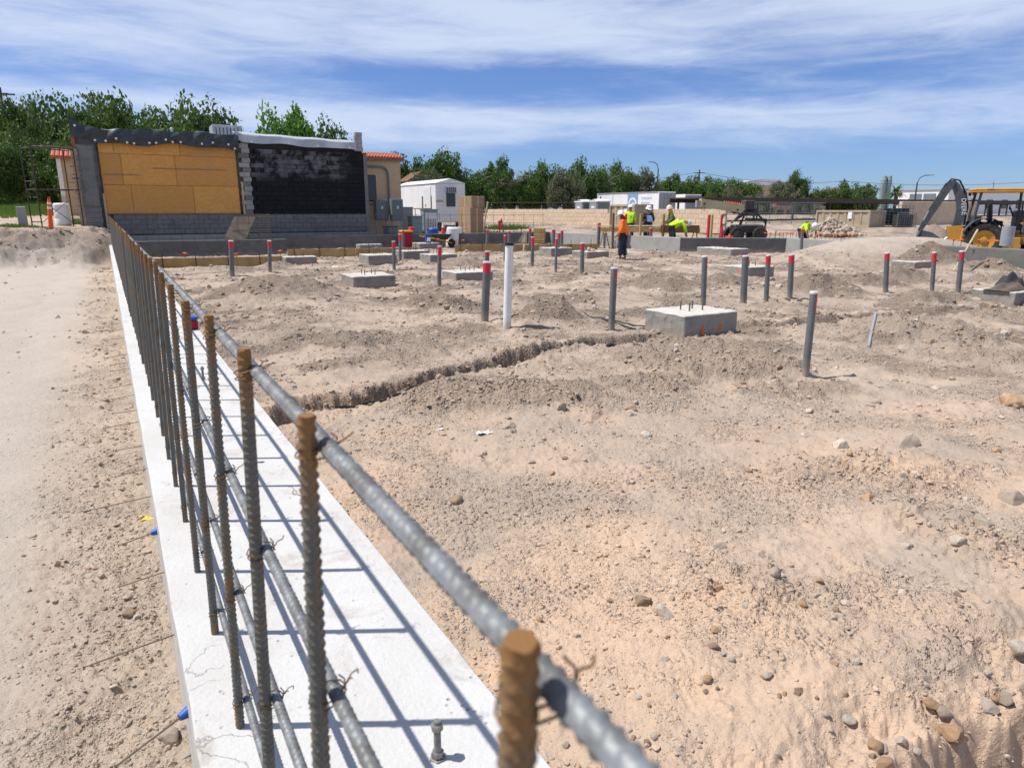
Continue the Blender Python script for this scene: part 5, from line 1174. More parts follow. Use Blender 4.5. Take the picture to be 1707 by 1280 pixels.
# ------------------------------------------------------------------ scaffold, drum, delineator by the left bank
def frame_scaffold(pa, pb, label):
    a = Vector((pa.x, pa.y, gz(pa.x, pa.y))); e = empty('scaffold', a, math.atan2(pb.y-pa.y, pb.x-pa.x), label, 'scaffold'); L = (pb-pa).length; W = 0.9
    for x in (0, L):
        for y in (0, W): MB().tube([(x, y, -.05), (x, y, 3.0)], 0.024, 8).build('post', 'dark_steel', e, 50)
        for k in range(10): MB().tube([(x, 0.0, .25+k*.3), (x, W*(.45 if k % 5 not in (0, 4) else 1), .25+k*.3)], 0.018, 6).build('rung', 'dark_steel', e, 50)
    for y in (0, W):
        for z in (1.45, 2.98): MB().tube([(0, y, z), (L, y, z)], 0.022, 8).build('rail', 'dark_steel', e, 50)
    MB().tube([(0, 0, .2), (L, 0, 1.4)], 0.012, 6).build('brace', 'dark_steel', e); MB().tube([(0, W, 1.4), (L, W, .2)], 0.012, 6).build('brace', 'dark_steel', e)
    for k in range(2): MB().box((L*.68, .2+k*.3, 3.03), (L*.75, .24, .04), .004).build('plank', 'old_wood', e, None, (0, 0, 0), (0, -.02*k, .08*k))
    MB().tube([(L, .4, 1.9), (L+.75, .4, 1.92)], .022, 8).build('bracket', 'dark_steel', e); MB().tube([(L, .4, 1.35), (L+.7, .4, 1.9)], .018, 8).build('bracket', 'dark_steel', e)
frame_scaffold(V(66, 27.2), V(136, 28.4), 'rusty steel frame scaffold standing on the left bank')
def put(px, F): q = V(px, F); q.z = gz(q.x, q.y); return q
q = put(103, 29.0); e = empty('drum', q, 0.4, 'dirty white plastic drum standing behind the orange delineator', 'drum')
MB().lathe([(.26, 0), (.29, .03), (.295, .28), (.285, .30), (.295, .32), (.295, .58), (.285, .60), (.295, .62), (.29, .84), (.25, .89), (.05, .90)], 24).build('shell', 'pvc_white', e, 30); MB().lathe([(.03, .9), (.03, .925), (.01, .925)], 10, (.14, 0, 0)).build('bung', 'hat_white', e, 40)
q = put(80, 25.5); e = empty('delineator', q, 0.0, 'orange delineator post with white bands leaning on the left bank', 'delineator'); e.rotation_euler = (0.02, 0.10, -.5)
MB().lathe([(.19, 0), (.19, .03), (.10, .05)], 8).build('base', 'black_rubber', e, 40); MB().lathe([(.085, .03), (.07, .4), (.06, .95), (.045, 1.05)], 14).build('post', 'orange_plastic', e, 40)
for z in (.72, .88): MB().lathe([(.0665, z), (.0650, z+.075)], 14, caps=False).build('reflective_band', 'hat_white', e, 40)
MB().tube([(-.03, 0, 1.04), (-.03, 0, 1.12), (.03, 0, 1.12), (.03, 0, 1.04)], .014, 6).build('handle', 'orange_plastic', e, 50)
q = put(35, 27.5); tag(MB().box((q.x, q.y, q.z+.36), (.30, .22, .85), .02).build('stone_post', 'cmu_pale'), 'short pale square post on the left bank', 'post')
for px, F, L, rz, lb in ((78, 27.6, 2.0, .1, 'pale plank on the earth under the scaffold'), (105, 26.2, 1.3, -.2, 'pale plank beside the delineator foot')):
    q = put(px, F); tag(MB().box((0, 0, 0), (L, .2, .04), .004).build('plank', 'pale_wood', None, None, q+Vector((0, 0, .05)), (0.02, .03, rz+HD)), lb, 'plank')
q = put(158, 29); tag(MB().tube([(q.x, q.y, q.z+.1), (q.x+1.3, q.y-2.4, .35)], .03, 7).build('long_pole', 'old_wood', None, 40), 'long pole lying down the bank to the wall end', 'pole')
q = put(154, 30.5); e = empty('trestle', q, HD, 'small dark trestle at the left pier', 'trestle')
for x in (0, .5): MB().tube([(x, 0, 0), (x, 0, 1.0)], .03, 6).build('leg', 'dark_steel', e)
MB().box((.25, 0, 1.0), (.6, .1, .06), .004).build('beam', 'dark_steel', e)
# iron fence far left
fe = put(-40, 56); fb = put(175, 52); e = empty('iron_fence', fe, math.atan2(fb.y-fe.y, fb.x-fe.x), 'black iron picket fence beyond the left lawn', 'fence'); L = (fb-fe).length
PKT = MB().box((0, 0, .75), (.025, .025, 1.5), 0).mesh('picket', 'dark_steel'); dz = (fb.z-fe.z)
for i in range(int(L/.22)): inst('picket', PKT, e, (i*.22, 0, dz*i*.22/L-.05))
for z in (.25, 1.3): MB().tube([(0, 0, z), (L, 0, z+dz)], .025, 5).build('rail', 'dark_steel', e)
# ------------------------------------------------------------------ block wall, containers, trailer
def axdims(pl, pc, pr, F):
    p = V(pc, F); p.z = CAMZ
    return p, col_solve(p, Vector((1, 0, 0)), pr), col_solve(p, Vector((0, 1, 0)), pl)
a = V(1212, 40.0); b_ = V(815, 60.0); rp = random.Random(5)
zb = 0.40; e = empty('block_wall', (a.x, a.y, zb), math.atan2(b_.y-a.y, b_.x-a.x), 'long low beige block wall behind the workers', 'wall'); L = (b_-a).length; n = 58; bl = L/n
MB().box((L/2, -.02, .62), (L-.05, .12, 1.35), .004).build('core', 'mortar', e)
BW = MB().box((0, 0, 0), (bl-.008, .20, .262), .006).mesh('block', 'beige_block')
for c in range(5):
    for i in range(n):
        if c == 4 and rp.random() < .04: continue
        inst('block', BW, e, (bl*(i+.5)+(bl/2 if c % 2 else 0), rp.uniform(-.006, .006), .05+.27*(c+.5)))
def corrug(e, L, W, H, z0, m, m2, ribs, name='side_panel', depth=.04):
    """box on the corner point with ribbed visible faces: L along x, W along y"""
    MB().box((L/2, W/2, z0+H/2), (L-.06, W-.06, H-.02), .01).build('shell', m, e)
    def face(n_, L_, fx, mm):
        b = MB(); pts = []
        for i in range(n_):
            s = L_/n_; x = i*s; pts += [(x, 0), (x+s*.3, 0), (x+s*.42, depth), (x+s*.88, depth), (x+s, 0)]
        va = [fx(x, d)+(z0+.1,) for x, d in pts]+[fx(x, d)+(z0+H-.1,) for x, d in pts]; k = len(pts)
        b.add(va, [(i, i+1, i+1+k, i+k) for i in range(k-1)]); return b.build(name, mm, e)
    face(max(2, int(L/ribs)), L, lambda x, d: (x, -.012+d), m2); face(max(2, int(W/ribs)), W, lambda x, d: (-.012+d, x), m)
    for (x, y) in ((0, 0), (L, 0), (0, W)): MB().box((x, y, z0+H/2), (.11, .11, H), .008).build('corner_post', m, e)
    for z in (z0+.06, z0+H-.05):
        MB().box((L/2, 0, z), (L, .09, .12), .006).build('rail', m, e); MB().box((0, W/2, z), (.09, W, .12), .006).build('rail', m, e)
def text_part(txt, size, m, parent, loc, rot, name='lettering', ext=.004):
    c = bpy.data.curves.new(name, 'FONT'); c.body = txt; c.size = size; c.extrude = ext; c.align_x = 'LEFT'; c.resolution_u = 3
    o = bpy.data.objects.new(name, c); COL.objects.link(o); me = bpy.data.meshes.new_from_object(o.evaluated_get(bpy.context.evaluated_depsgraph_get()))
    bpy.data.objects.remove(o, do_unlink=True); me.name = name; me.materials.clear(); me.materials.append(M[m]); return inst(name, me, parent, loc, rot)
# white container with lettering
F = 74.0; p, L, W = axdims(996, 1097.5, 1125, F); g = gz(p.x, p.y); zt = ZAT(1097, 319.5, F)
e = empty('shipping_container', (p.x, p.y, g), 0, 'white trailer container with blue arch emblem and lettering', 'container'); H = zt-g
MB().box((L/2, W/2, H/2), (L, W, H-.02), .03).build('shell', 'white_metal', e)
MB().box((L/2, -.03, H/2), (L-.15, .05, H-.2), .01).build('end_door', 'grey_metal', e)
for x in (.3, .5, .7): MB().tube([(L*x, -.08, .2), (L*x, -.08, H-.2)], .025, 6).build('lock_bar', 'grey_metal', e)
for y in (.0, W): MB().box((-.015, y, H/2), (.08, .1, H), .01).build('corner_post', 'white_metal', e)
MB().box((-.01, W/2, H-.04), (.08, W, .1), .01).build('rail', 'grey_metal', e)
MB().box((-.012, W*.73, H*.55), (.03, .05, H*.85), .005).build('door_edge', 'grey_metal', e)
def sidepos(px, py):     # a point of the lit side (plane x = p.x) in local y, z
    d = ray(px, py); t = p.x/d.x; return d.y*t-p.y, CAMZ+d.z*t-g
y0, z1 = sidepos(1064, 322); y1, z0 = sidepos(1046, 342); z0 = z1-(y1-y0)*.95
panel = MB().box((-.012, (y0+y1)/2, (z0+z1)/2), (.02, abs(y1-y0), z1-z0), .002).build('emblem_panel', 'letter_blue', e)
s = z1-z0; yc = (y0+y1)/2
def arch(r0, r1, a0, a1, cy, cz, name, m):
    b = MB(); n = 18; pts = [(cy-r1*math.cos(a0+(a1-a0)*i/n), cz+r1*math.sin(a0+(a1-a0)*i/n)) for i in range(n+1)]+[(cy-r0*math.cos(a1-(a1-a0)*i/n), cz+r0*math.sin(a1-(a1-a0)*i/n)) for i in range(n+1)]
    b.prism(pts, (-.036, 0, 0), (0, 1, 0), (0, 0, 1), (1, 0, 0), .012); return b.build(name, m, e)
arch(s*.30, s*.42, math.pi*0.02, math.pi*.98, yc, z0+s*.30, 'emblem_arch', 'hat_white'); arch(s*.12, s*.20, math.pi*.1, math.pi*.9, yc-s*.05, z0+s*.2, 'emblem_arch', 'hat_white')
MB().box((-.036, yc+s*.36, z0+s*.16), (.012, s*.1, s*.3), 0).build('emblem_leg', 'hat_white', e); MB().box((-.036, yc-s*.12, z0+s*.2), (.012, s*.34, s*.08), 0).build('emblem_bar', 'hat_white', e)
ya, zb1 = sidepos(1069, 330); yb, _ = sidepos(1087, 330); rot = (R(90), 0, R(-90)); sz = abs(ya-yb)/3.55
text_part('crescent', sz, 'letter_pale', e, (-.02, ya, z0+s*.60), rot); text_part('electric', sz, 'letter_pale', e, (-.02, ya, z0+s*.60-sz*1.05), rot)
# second white container
F = 70.0; p2, L, W = axdims(1125, 1141, 1168, F); g = gz(p2.x, p2.y); H = ZAT(1141, 324, F)-g
e = empty('shipping_container', (p2.x, p2.y, g), 0, 'second white container with grey doors right of the lettered one', 'container')
MB().box((L/2, W/2, H/2), (L, W, H-.02), .03).build('shell', 'white_metal', e); MB().box((L/2, -.03, H/2), (L-.12, .05, H-.2), .01).build('end_door', 'grey_metal', e)
for x in (.25, .45, .65, .8): MB().tube([(L*x, -.08, .2), (L*x, -.08, H-.2)], .025, 6).build('lock_bar', 'grey_metal', e)
# toilets
for i, (pl, pc, pr, yt, lb) in enumerate(((960, 972, 985.5, 333, 'grey portable toilet with white roof, left one'), (984, 996.5, 1018, 332, 'grey portable toilet with white roof, right one'))):
    F = 56.0-i*1.5; q, L, W = axdims(pl, pc, pr, F); L = W = 1.15; g = gz(q.x, q.y); H = ZAT(pc, yt+3, F)-g
    e = empty('portable_toilet', (q.x, q.y, g), 0, lb, 'portable toilet')
    MB().box((L/2, W/2, H/2), (L, W, H), .03).build('cabin', 'cabinet_grey', e); MB().box((-.015, W/2, H*.5), (.04, W*.75, H*.88), .01).build('door', 'grey_metal', e)
    b = MB(); b.grid(lambda u, v: (-.06+(L+.12)*u, -.06+(W+.12)*v, H+.16*math.sin(math.pi*v)**.6*math.sin(math.pi*min(max(u, .03), .97))**.3), 8, 8); b.box((L/2, W/2, H-.03), (L+.12, W+.12, .1), .02); b.build('roof', 'hat_white', e, 40)
    MB().lathe([(.05, H), (.05, H+.35)], 8, (L*.8, W*.8, 0)).build('vent', 'dark_steel', e)
    MB().box((-.04, W/2, H*.72), (.02, W*.35, .14), .003).build('sign_plate', 'hat_white', e)
# white site trailer
F = 43.0; q, L, W = axdims(660, 727, 776, F); g = gz(q.x, q.y); zt = ZAT(727, 305, F); W = min(W, 9)
e = empty('site_trailer', (q.x, q.y, g), 0, 'white site office trailer beside the stucco wing', 'trailer'); H = zt-g; z0 = .55
MB().box((L/2, W/2, (z0+H)/2), (L, W, H-z0), .04).build('body', 'white_metal', e)
MB().prism([(-.05, 0), (L/2, .28), (L+.05, 0)], (0, -.05, H-.01), (1, 0, 0), (0, 0, 1), (0, 1, 0), W+.1).build('roof', 'white_metal', e)
MB().box((L*.5, -.02, H*.66), (L*.30, .05, .8), .01).build('window', 'glass_dark', e); ac = MB().box((L*.5, -.12, H*.86), (L*.28, .25, .38), .02).build('air_conditioner', 'galv', e)
for k in range(5): MB().box((L*.5-.3+k*.13, -.255, H*.86), (.05, .012, .28), .002).build('grille', 'dark_steel', ac)
MB().box((L*.12, -.02, H*.63), (.5, .03, .12), .003).build('nameplate', 'pale_wood', e)
for yy in (W*.30, W*.05+.35): MB().box((-.02, yy, z0+.95), (.03, .10, 1.2), .004).build('slit_window', 'dark_steel', e)
d_ = MB().box((-.02, W*.17, z0+1.1), (.04, .9, 2.0), .01).build('door', 'white_metal', e); MB().box((-.05, W*.17+.3, z0+1.0), (.04, .05, .12), .004).build('handle', 'dark_steel', d_)
for (x, y) in ((.3, .4), (L-.3, .4), (.3, W-.4), (L-.3, W*.5)): MB().box((x, y, z0/2-.05), (.3, .3, z0+.1), .01).build('support', 'dark_steel', e)
st = MB().box((-.6, W*.17, .45), (1.1, 1.2, .08), .01).build('landing', 'brown_wood', e)
for yy in (-.55, .55): MB().tube([(-.08, W*.17+yy, 1.35), (-1.1, W*.17+yy, 1.35), (-1.1, W*.17+yy, -.1)], .03, 6).build('handrail', 'brown_wood', e)
# cardboard cartons
F = 40.0; q, L, W = axdims(758, 784, 806, F); g = gz(q.x, q.y); zm = ZAT(784, 346, F); zt = ZAT(784, 327, F); W = min(W, 1.6)
def carton(loc, d, label, rz=0.0):
    e = empty('carton', loc, rz, label, 'carton'); MB().box((d[0]/2, d[1]/2, d[2]/2), d, .015).build('box', 'cardboard', e)
    MB().box((d[0]/2, -.004, d[2]/2), (.07, .006, d[2]*.96), 0).build('tape', 'pale_wood', e); MB().box((-.004, d[1]/2, d[2]/2), (.006, .07, d[2]*.96), 0).build('tape', 'pale_wood', e); return e
carton((q.x, q.y, g), (L, W, zm-g), 'big lower cardboard carton beside the white trailer'); carton((q.x+.1, q.y+.05, zm+.003), (L*1.02, W*.95, zt-zm), 'upper cardboard carton of the stack beside the white trailer', .05)
tag(MB().box((0, 0, 0), (.08, .05, 1.9), .004).build('board', 'pale_wood', None, None, (q.x+L*.9, q.y-.35, g+.95), (.16, .1, 0)), 'pale board leaning on the cardboard cartons', 'board')
# transformer boxes
for px, F, w, d, h, m, lb in ((691, 39.0, .62, .6, 1.15, 'cabinet_green', 'pale green transformer box left of the blue drum'), (715, 40.5, .85, .5, 1.4, 'cabinet_green', 'white and green louvred panel box behind the blue drum'), (676, 41, .7, .5, 1.5, 'grey_metal', 'tall grey box at the left end of the trailer')):
    q = put(px, F); e = empty('equipment_box', q, 0.0, lb, 'equipment box'); MB().box((0, 0, h/2), (w, d, h), .02).build('case', m, e); MB().box((0, -d/2-.012, h*.48), (w*.85, .02, h*.8), .006).build('door', 'white_metal' if px == 715 else m, e); MB().box((0, 0, h+.02), (w+.06, d+.06, .05), .01).build('lid', m, e)
    if px == 715:
        for k in range(6): MB().box((-w*.3+k*w*.12, -d/2-.03, h*.4), (.03, .015, h*.5), .002).build('louvre', 'dark_steel', e)
# drums, wheelbarrow, bins and small gear before the trailer
def drum(px, F, m, label, s=1.0, rot=(0, 0, 0)):
    q = put(px, F); e = empty('drum', q, 0, label, 'drum'); e.rotation_euler = rot; e.scale = (s,)*3
    MB().lathe([(.26, 0), (.29, .03), (.295, .28), (.280, .30), (.295, .32), (.295, .58), (.280, .60), (.295, .62), (.29, .84), (.25, .89), (.05, .90)], 20).build('shell', m, e, 30); MB().lathe([(.03, .9), (.03, .925)], 8, (.14, 0, 0)).build('bung', 'hat_white', e)
drum(721, 36.2, 'blue_plastic', 'blue plastic drum behind the wheelbarrow', .95); drum(752, 35.0, 'pvc_white', 'white plastic drum right of the wheelbarrow, front one', 1.05, (.05, .06, 0)); drum(760, 35.9, 'pvc_white', 'white plastic drum right of the wheelbarrow, rear one', 1.0)
q = put(731, 34.2); e = empty('wheelbarrow', q, HD+.4, 'dark wheelbarrow with yellow handles before the blue drum', 'wheelbarrow')
MB().ring_strip([[Vector((x, y, z)) for x, y in ((-.25*s-.0, -.2*s), (.35*s, -.2*s), (.35*s, .2*s), (-.25*s, .2*s))] for z, s in ((.38, 1.0), (.62, 1.55), (.63, 1.62), (.60, 1.5), (.41, .95))]).build('tray', 'machine_dark', e)
for s in (-1, 1):
    MB().tube([(.62, s*.06, .2), (.1, s*.22, .36), (-.9, s*.3, .55)], .022, 6).build('handle', 'yellow_paint', e); MB().tube([(-.2, s*.22, .38), (-.35, s*.24, 0), (-.1, s*.24, 0)], .016, 6).build('leg', 'machine_dark', e)
w_ = MB().lathe([(.06, -.03), (.17, -.045), (.2, 0), (.17, .045), (.06, .03)], 16, (.62, 0, .2), RX(R(90))).build('wheel', 'black_rubber', e, 40)
q = put(649, 34.6); e = empty('trash_bin', q, .2, 'dark grey wheeled bin behind the back wall', 'bin'); MB().ring_strip([[Vector((x*s, y*s, z)) for x, y in ((-.24, -.27), (.24, -.27), (.24, .27), (-.24, .27))] for z, s in ((.05, .82), (.85, 1.0), (.86, 1.08), (.92, 1.08))]).build('body', 'cabinet_grey', e)
MB().box((0, 0, .95), (.54, .6, .06), .02).build('lid', 'machine_dark', e)
for s in (-1, 1): MB().lathe([(.1, -.025), (.1, .025)], 12, (s*.25, .25, .1), RY(R(90))).build('wheel', 'black_rubber', e)
q = V(675, 33.6); q.z = gz(q.x, q.y); zz = ZAT(675, 387, 33.6)
e = empty('supply_crate', (q.x, q.y, q.z), 0, 'red and yellow crate behind the back wall right of the bin', 'crate'); MB().box((0, 0, (zz-q.z)/2), (.5, .4, zz-q.z), .02).build('body', 'red_cloth', e); MB().box((0, 0, zz-q.z+.04), (.54, .44, .08), .02).build('lid', 'yellow_paint', e); MB().box((.28, 0, zz-q.z+.12), (.2, .3, .22), .02).build('pouch', 'red_paint', e)
q = put(703, 36.0); bucket(q, .14, .36, 'blue_plastic', 'small blue bucket on the slab left of the blue drum', False)
q = put(738, 36.5); e = empty('fire_extinguisher', q, 0, 'red extinguisher post with a white cone on top behind the wheelbarrow', 'extinguisher'); MB().lathe([(.1, 0), (.1, .75), (.03, .85)], 14).build('cylinder', 'red_paint', e, 40); MB().lathe([(.09, .86), (.02, 1.1)], 12).build('cap', 'hat_tan', e, 40)
# red stand, crates and boards right of the cartons
q = put(832, 40.0); e = empty('red_stand', q, HD, 'red folding stand before the beige block wall', 'stand')
for a, b in (((0, 0), (.12, .95)), ((.3, .0), (.12, .95))): MB().tube([(a[0], 0, a[1]), (b[0], 0, b[1])], .035, 6).build('leg', 'red_paint', e)
MB().box((.02, -.05, .65), (.16, .12, .38), .02).build('box', 'red_paint', e)
q = put(886, 37.6); e = empty('lumber_crate', q, HD-.2, 'stacked lumber crate before the beige block wall', 'crate')
for k in range(6): MB().box((.45, 0, .08+k*.13), (.55, .5, .115), .006).build('board', 'lumber', e)
e2 = empty('tilted_plywood', put(866, 37.2), HD, 'weathered plywood sheet tilted beside the lumber crate', 'plywood'); MB().box((0, .12, .3), (.8, .05, .66), .006, RX(-.5)).build('sheet', 'old_wood', e2)
for k in range(3): MB().box((-.3+.3*k, .08, .3), (.05, .04, .62), .004, RX(-.5)).build('rib', 'old_wood', e2)
q = put(822, 38.0); e = empty('form_board', q, HD, 'board on posts left of the lumber crate', 'formwork'); MB().box((.6, 0, .45), (2.0, .04, .16), .004).build('board', 'lumber', e)
for x in (-.3, 1.5): MB().box((x, -.05, .35), (.05, .05, .95), .004).build('stake', 'brown_wood', e)
for i, (x, m) in enumerate(((0, 'rock_grey'), (.3, 'rock_white'), (.55, 'rock_grey'), (.9, 'rock_white'), (1.2, 'rock_grey'), (1.5, 'rock_white'))):
    q = put(782+x*20, 38.2); tag(inst('rubble_chunk', rock_mesh(i, m), None, q+Vector((0, 0, .08)), (0, 0, i), (.17, .13, .14)), 'pale rubble lump at the foot of the cartons', 'rubble', 'rubble by the cartons')
# plank bench by the workers
q = put(1002, 33.2); b2 = put(1168, 32.6); dl = b2-q; L = Vector((dl.x, dl.y, 0)).length; e = empty('plank_bench', q, math.atan2(dl.y, dl.x), 'long plank bench on trestles in front of the workers', 'bench'); zt = ZAT(1060, 377, 33)-q.z
for k in range(3): MB().box((L/2, -.1+k*.24, zt), (L, .225, .045), .004).build('plank', 'pale_wood', e, None, (rp.uniform(-.1, .1), 0, 0))
MB().box((L*.5, -.2, zt-.16), (L, .045, .2), .004).build('beam', 'lumber', e); MB().box((L*.80, -.25, zt-.12), (L*.38, .05, .34), .004).build('beam', 'brown_wood', e)
for k in range(5):
    x = .2+k*(L-.4)/4
    for s in (-1, 1): MB().tube([(x, -.05, zt-.05), (x+s*.25, -.05, -.05)], .03, 5).build('trestle_leg', 'lumber', e)
for k, x in enumerate((.9, 3.1, 3.8, 4.3)): tag(MB().box((0, 0, .17), (.42, .3, .36), .02).build('foam_block', 'pvc_white', None, None, q+Vector((math.cos(e.rotation_euler.z), math.sin(e.rotation_euler.z), 0))*x+FW*.3), 'pale block under the plank bench', 'block', 'pale blocks under the bench')
for px, yt, F, m, w, lb in ((1023, 355, 32.8, 'brown_wood', .1, 'brown stake behind the head of the orange worker'), (1044, 357, 33.0, 'red_paint', .1, 'red stake left of the lime jacketed worker'), (1069, 357, 32.6, 'lumber', .1, 'light stake between the lime worker and the folder worker'), (1107, 357, 32.6, 'lumber', .12, 'light stake left of the olive shirted worker'), (1183, 358, 33.5, 'red_paint', .12, 'wide red post right of the bent worker'), (1188, 358, 33.2, 'lumber', .11, 'tan stake right against the wide red post'), (1204, 358, 33.5, 'red_paint', .10, 'red post at the end of the block wall'), (1206, 380, 30.5, 'red_paint', .1, 'short red stake above the dark wall')):
    q = put(px, F); z = ZAT(px, yt, F); tag(MB().box((q.x, q.y, (q.z+z)/2-.05), (w, w*.7, z-q.z+.1), .008).build('stake', m), lb, 'stake')
q = put(1219, 33.0); e = empty('red_can', q, 0, 'red fuel can on the ground right of the red posts', 'fuel can'); MB().box((0, 0, .25), (.25, .35, .5), .03).build('body', 'red_paint', e); MB().lathe([(.04, .5), (.03, .6)], 8).build('spout', 'yellow_paint', e)
q = put(1276, 31.5); e = empty('yellow_hose', q, 0, 'coil of yellow hose lying behind the dark wall', 'hose'); MB().tube([(.45*math.cos(a)*(1+.1*math.sin(a*3)), .3*math.sin(a), .04+.012*a) for a in [i*.4 for i in range(60)]], .03, 6).build('coil', 'yellow_paint', e, 60)
# dumpsters
def dumpster(pl, pc, pr, F, yt, label, zb=None, taper=0):
    q, L, W = axdims(pl, pc, pr, F); g = gz(q.x, q.y) if zb is None else zb; H = ZAT(pc, yt, F)-g
    e = empty('dumpster', (q.x, q.y, g), 0, label, 'dumpster'); corrug(e, L, min(W, 7.5), H, 0, 'tan_metal', 'tan_metal', .55, depth=.07)
    MB().box((-.05, W*.35, H*.7), (.02, .3, .42), .004).build('notice', 'hat_white', e); return e
dumpster(1363, 1451, 1476, 46.0, 351, 'tan ribbed dumpster with a white notice right of the rubble'); dumpster(1018, 1058, 1087, 43.0, 341, 'tan ribbed container behind the lime and folder workers')
# rubble heap
r = np.random.RandomState(9); bv, bf = ico(1); q = V(1388, 40.5); n = 420
u = r.rand(n); th = r.rand(n)*6.283; rad = np.sqrt(u)*1.0; hx = rad*np.cos(th)*1.9; hy = rad*np.sin(th)*1.2; hz = gz(q.x, q.y)-.05+.85*np.clip(1-rad, 0, 1)*(.7+.6*r.rand(n)); s = .06+.14*r.rand(n)**2
v = bv[None]*(1+.5*(r.rand(n, len(bv), 1)-.5))*(.6+.8*r.rand(n, 1, 3))*s[:, None, None]+np.stack([q.x+hx*RT.x+hy*FW.x, q.y+hx*RT.y+hy*FW.y, hz], 1)[:, None, :]
tag(inst('rubble_heap', np_mesh('rubble_heap', v.reshape(-1, 3), (bf[None]+(np.arange(n)*len(bv))[:, None, None]).reshape(-1, 3), 'rock_grey')), 'heap of grey broken concrete before the tan dumpster', 'rubble', kind='stuff')
# wire cages right of the dumpster
for px, F, w, h, lb in ((1497, 47, 2.0, 1.35, 'grey wire cage stack right of the dumpster'), (1514, 46, 1.2, .95, 'low wire cage beside the cage stack')):
    q = put(px, F); e = empty('wire_cage', q, HD, lb, 'cage')
    for i in range(9): MB().tube([(-w/2+w*i/8, 0, 0), (-w/2+w*i/8, 0, h)], .018, 4).build('wire', 'cabinet_grey', e)
    for i in range(8): MB().tube([(-w/2, -.01, h*i/7), (w/2, -.01, h*i/7)], .018, 4).build('wire', 'cabinet_grey', e)
    for i in range(3): MB().box((-w*.3+w*.3*i, .5, h*.45), (w*.26, .6, h*.8), .02).build('bale', 'machine_dark', e)
q = V(1565, 50); g = gz(q.x, q.y); tag(MB().box((0, 0, .7), (6.5, .3, 1.75), .02).build('low_wall', 'beige_block', None, None, (q.x, q.y, g), (0, 0, HD+.25)), 'plain beige wall behind the earth heap left of the backhoe', 'wall')
# chain link fence
a = put(1245, 52); b_ = put(1375, 56); d = b_-a; L = Vector((d.x, d.y, 0)).length; e = empty('mesh_fence', a, math.atan2(d.y, d.x), 'grey mesh fence right of the boom machine', 'fence')
for i in range(int(L/2.4)+1): MB().tube([(i*2.4, 0, 0), (i*2.4, 0, 1.6)], .035, 6).build('post', 'cabinet_grey', e)
for z in (.1, .8, 1.55): MB().tube([(0, 0, z), (L, 0, z)], .022, 5).build('rail', 'cabinet_grey', e)
mb = MB()
for i in range(int(L/.16)): mb.box((i*.16, 0, .82), (.02, .012, 1.45))
tag(mb.build('mesh', 'cabinet_grey', e), kind='stuff')
# dark steel canopy
p0 = V(1172, 58); Yc = p0.y
e = empty('steel_canopy', (p0.x, Yc, 0), 0, 'long dark steel walkway canopy on slim posts', 'canopy'); zc_ = 2.52; Lc = 56
MB().box((Lc/2, 2, zc_+.18), (Lc, 4.2, .10), .01).build('deck', 'dark_steel', e)
for y in (0, 4): MB().box((Lc/2, y, zc_-.02), (Lc, .16, .32), .01).build('beam', 'dark_steel', e)
for i in range(12):
    for y in (0, 4): MB().box((1+i*4.9, y, zc_/2+.2), (.14, .14, zc_-.4), .01).build('post', 'dark_steel', e)
    MB().tube([(1+i*4.9, 0, zc_-.2), (1.9+i*4.9, 0, zc_-.05)], .04, 5).build('knee_brace', 'dark_steel', e)
# far buildings
def farbuilding(pl, pc, pr, F, yt, m, label, parts=()):
    q, L, W = axdims(pl, pc, pr, F); W = min(W, 40); g = gz(q.x, q.y); H = ZAT(pc, yt, F)-g
    e = empty('far_building', (q.x, q.y, g), 0, label, 'building'); MB().box((L/2, W/2, H/2-.3), (L, W, H+.6), .05).build('wall', m, e); MB().box((L/2, W/2, H+.06), (L+.3, W+.3, .22), .03).build('parapet', 'grey_metal', e)
    return e, L, W, H
e, L, W, H = farbuilding(1492, 1578, 1720, 105, 316, 'white_metal', 'white flat roofed building behind the right trees')
for k in (.35, .62): MB().box((-.06, W*k, H*.72), (.1, 1.8, .9), .02).build('vent', 'cabinet_grey', e)
for k in range(5): MB().box((L*(.1+.18*k), -.06, H*.42), (1.6, .1, 1.3), .02).build('window', 'glass_dark', e)
MB().box((-.4, W*.5, H*.42), (1.2, W*.9, .25), .03).build('awning', 'grey_metal', e)
for k in range(3): MB().box((-.06, W*(.2+.25*k), H*.22), (.1, 2.2, 1.6), .02).build('window', 'glass_dark', e)
e, L, W, H = farbuilding(1262, 1290, 1375, 92, 346, 'stucco', 'far tan building with arcade under the canopy')
MB().box((L/2, W/2, H+.5), (L*.9, W*.9, .8), .05).build('roof', 'tile_red', e)
for k in range(5): MB().box((L*(.12+.19*k), -.06, H*.35), (L*.12, .1, H*.6), .03).build('opening', 'glass_dark', e)
q = V(1275, 140, 306); e = empty('domed_hall', (q.x, q.y, gz(q.x, q.y)), HD, 'far hall with a curved white roof above the trees', 'building'); h0 = ZAT(1275, 309, 140)-gz(q.x, q.y)
MB().box((0, 6, h0/2), (11, 12, h0), .05).build('wall', 'stucco', e); MB().prism([(-6, 0)]+[(-6+12*i/12, 1.15*math.sin(math.pi*i/12)**.8) for i in range(1, 12)]+[(6, 0)], (0, 0, h0), (1, 0, 0), (0, 0, 1), (0, 1, 0), 13).build('roof', 'white_metal', e)
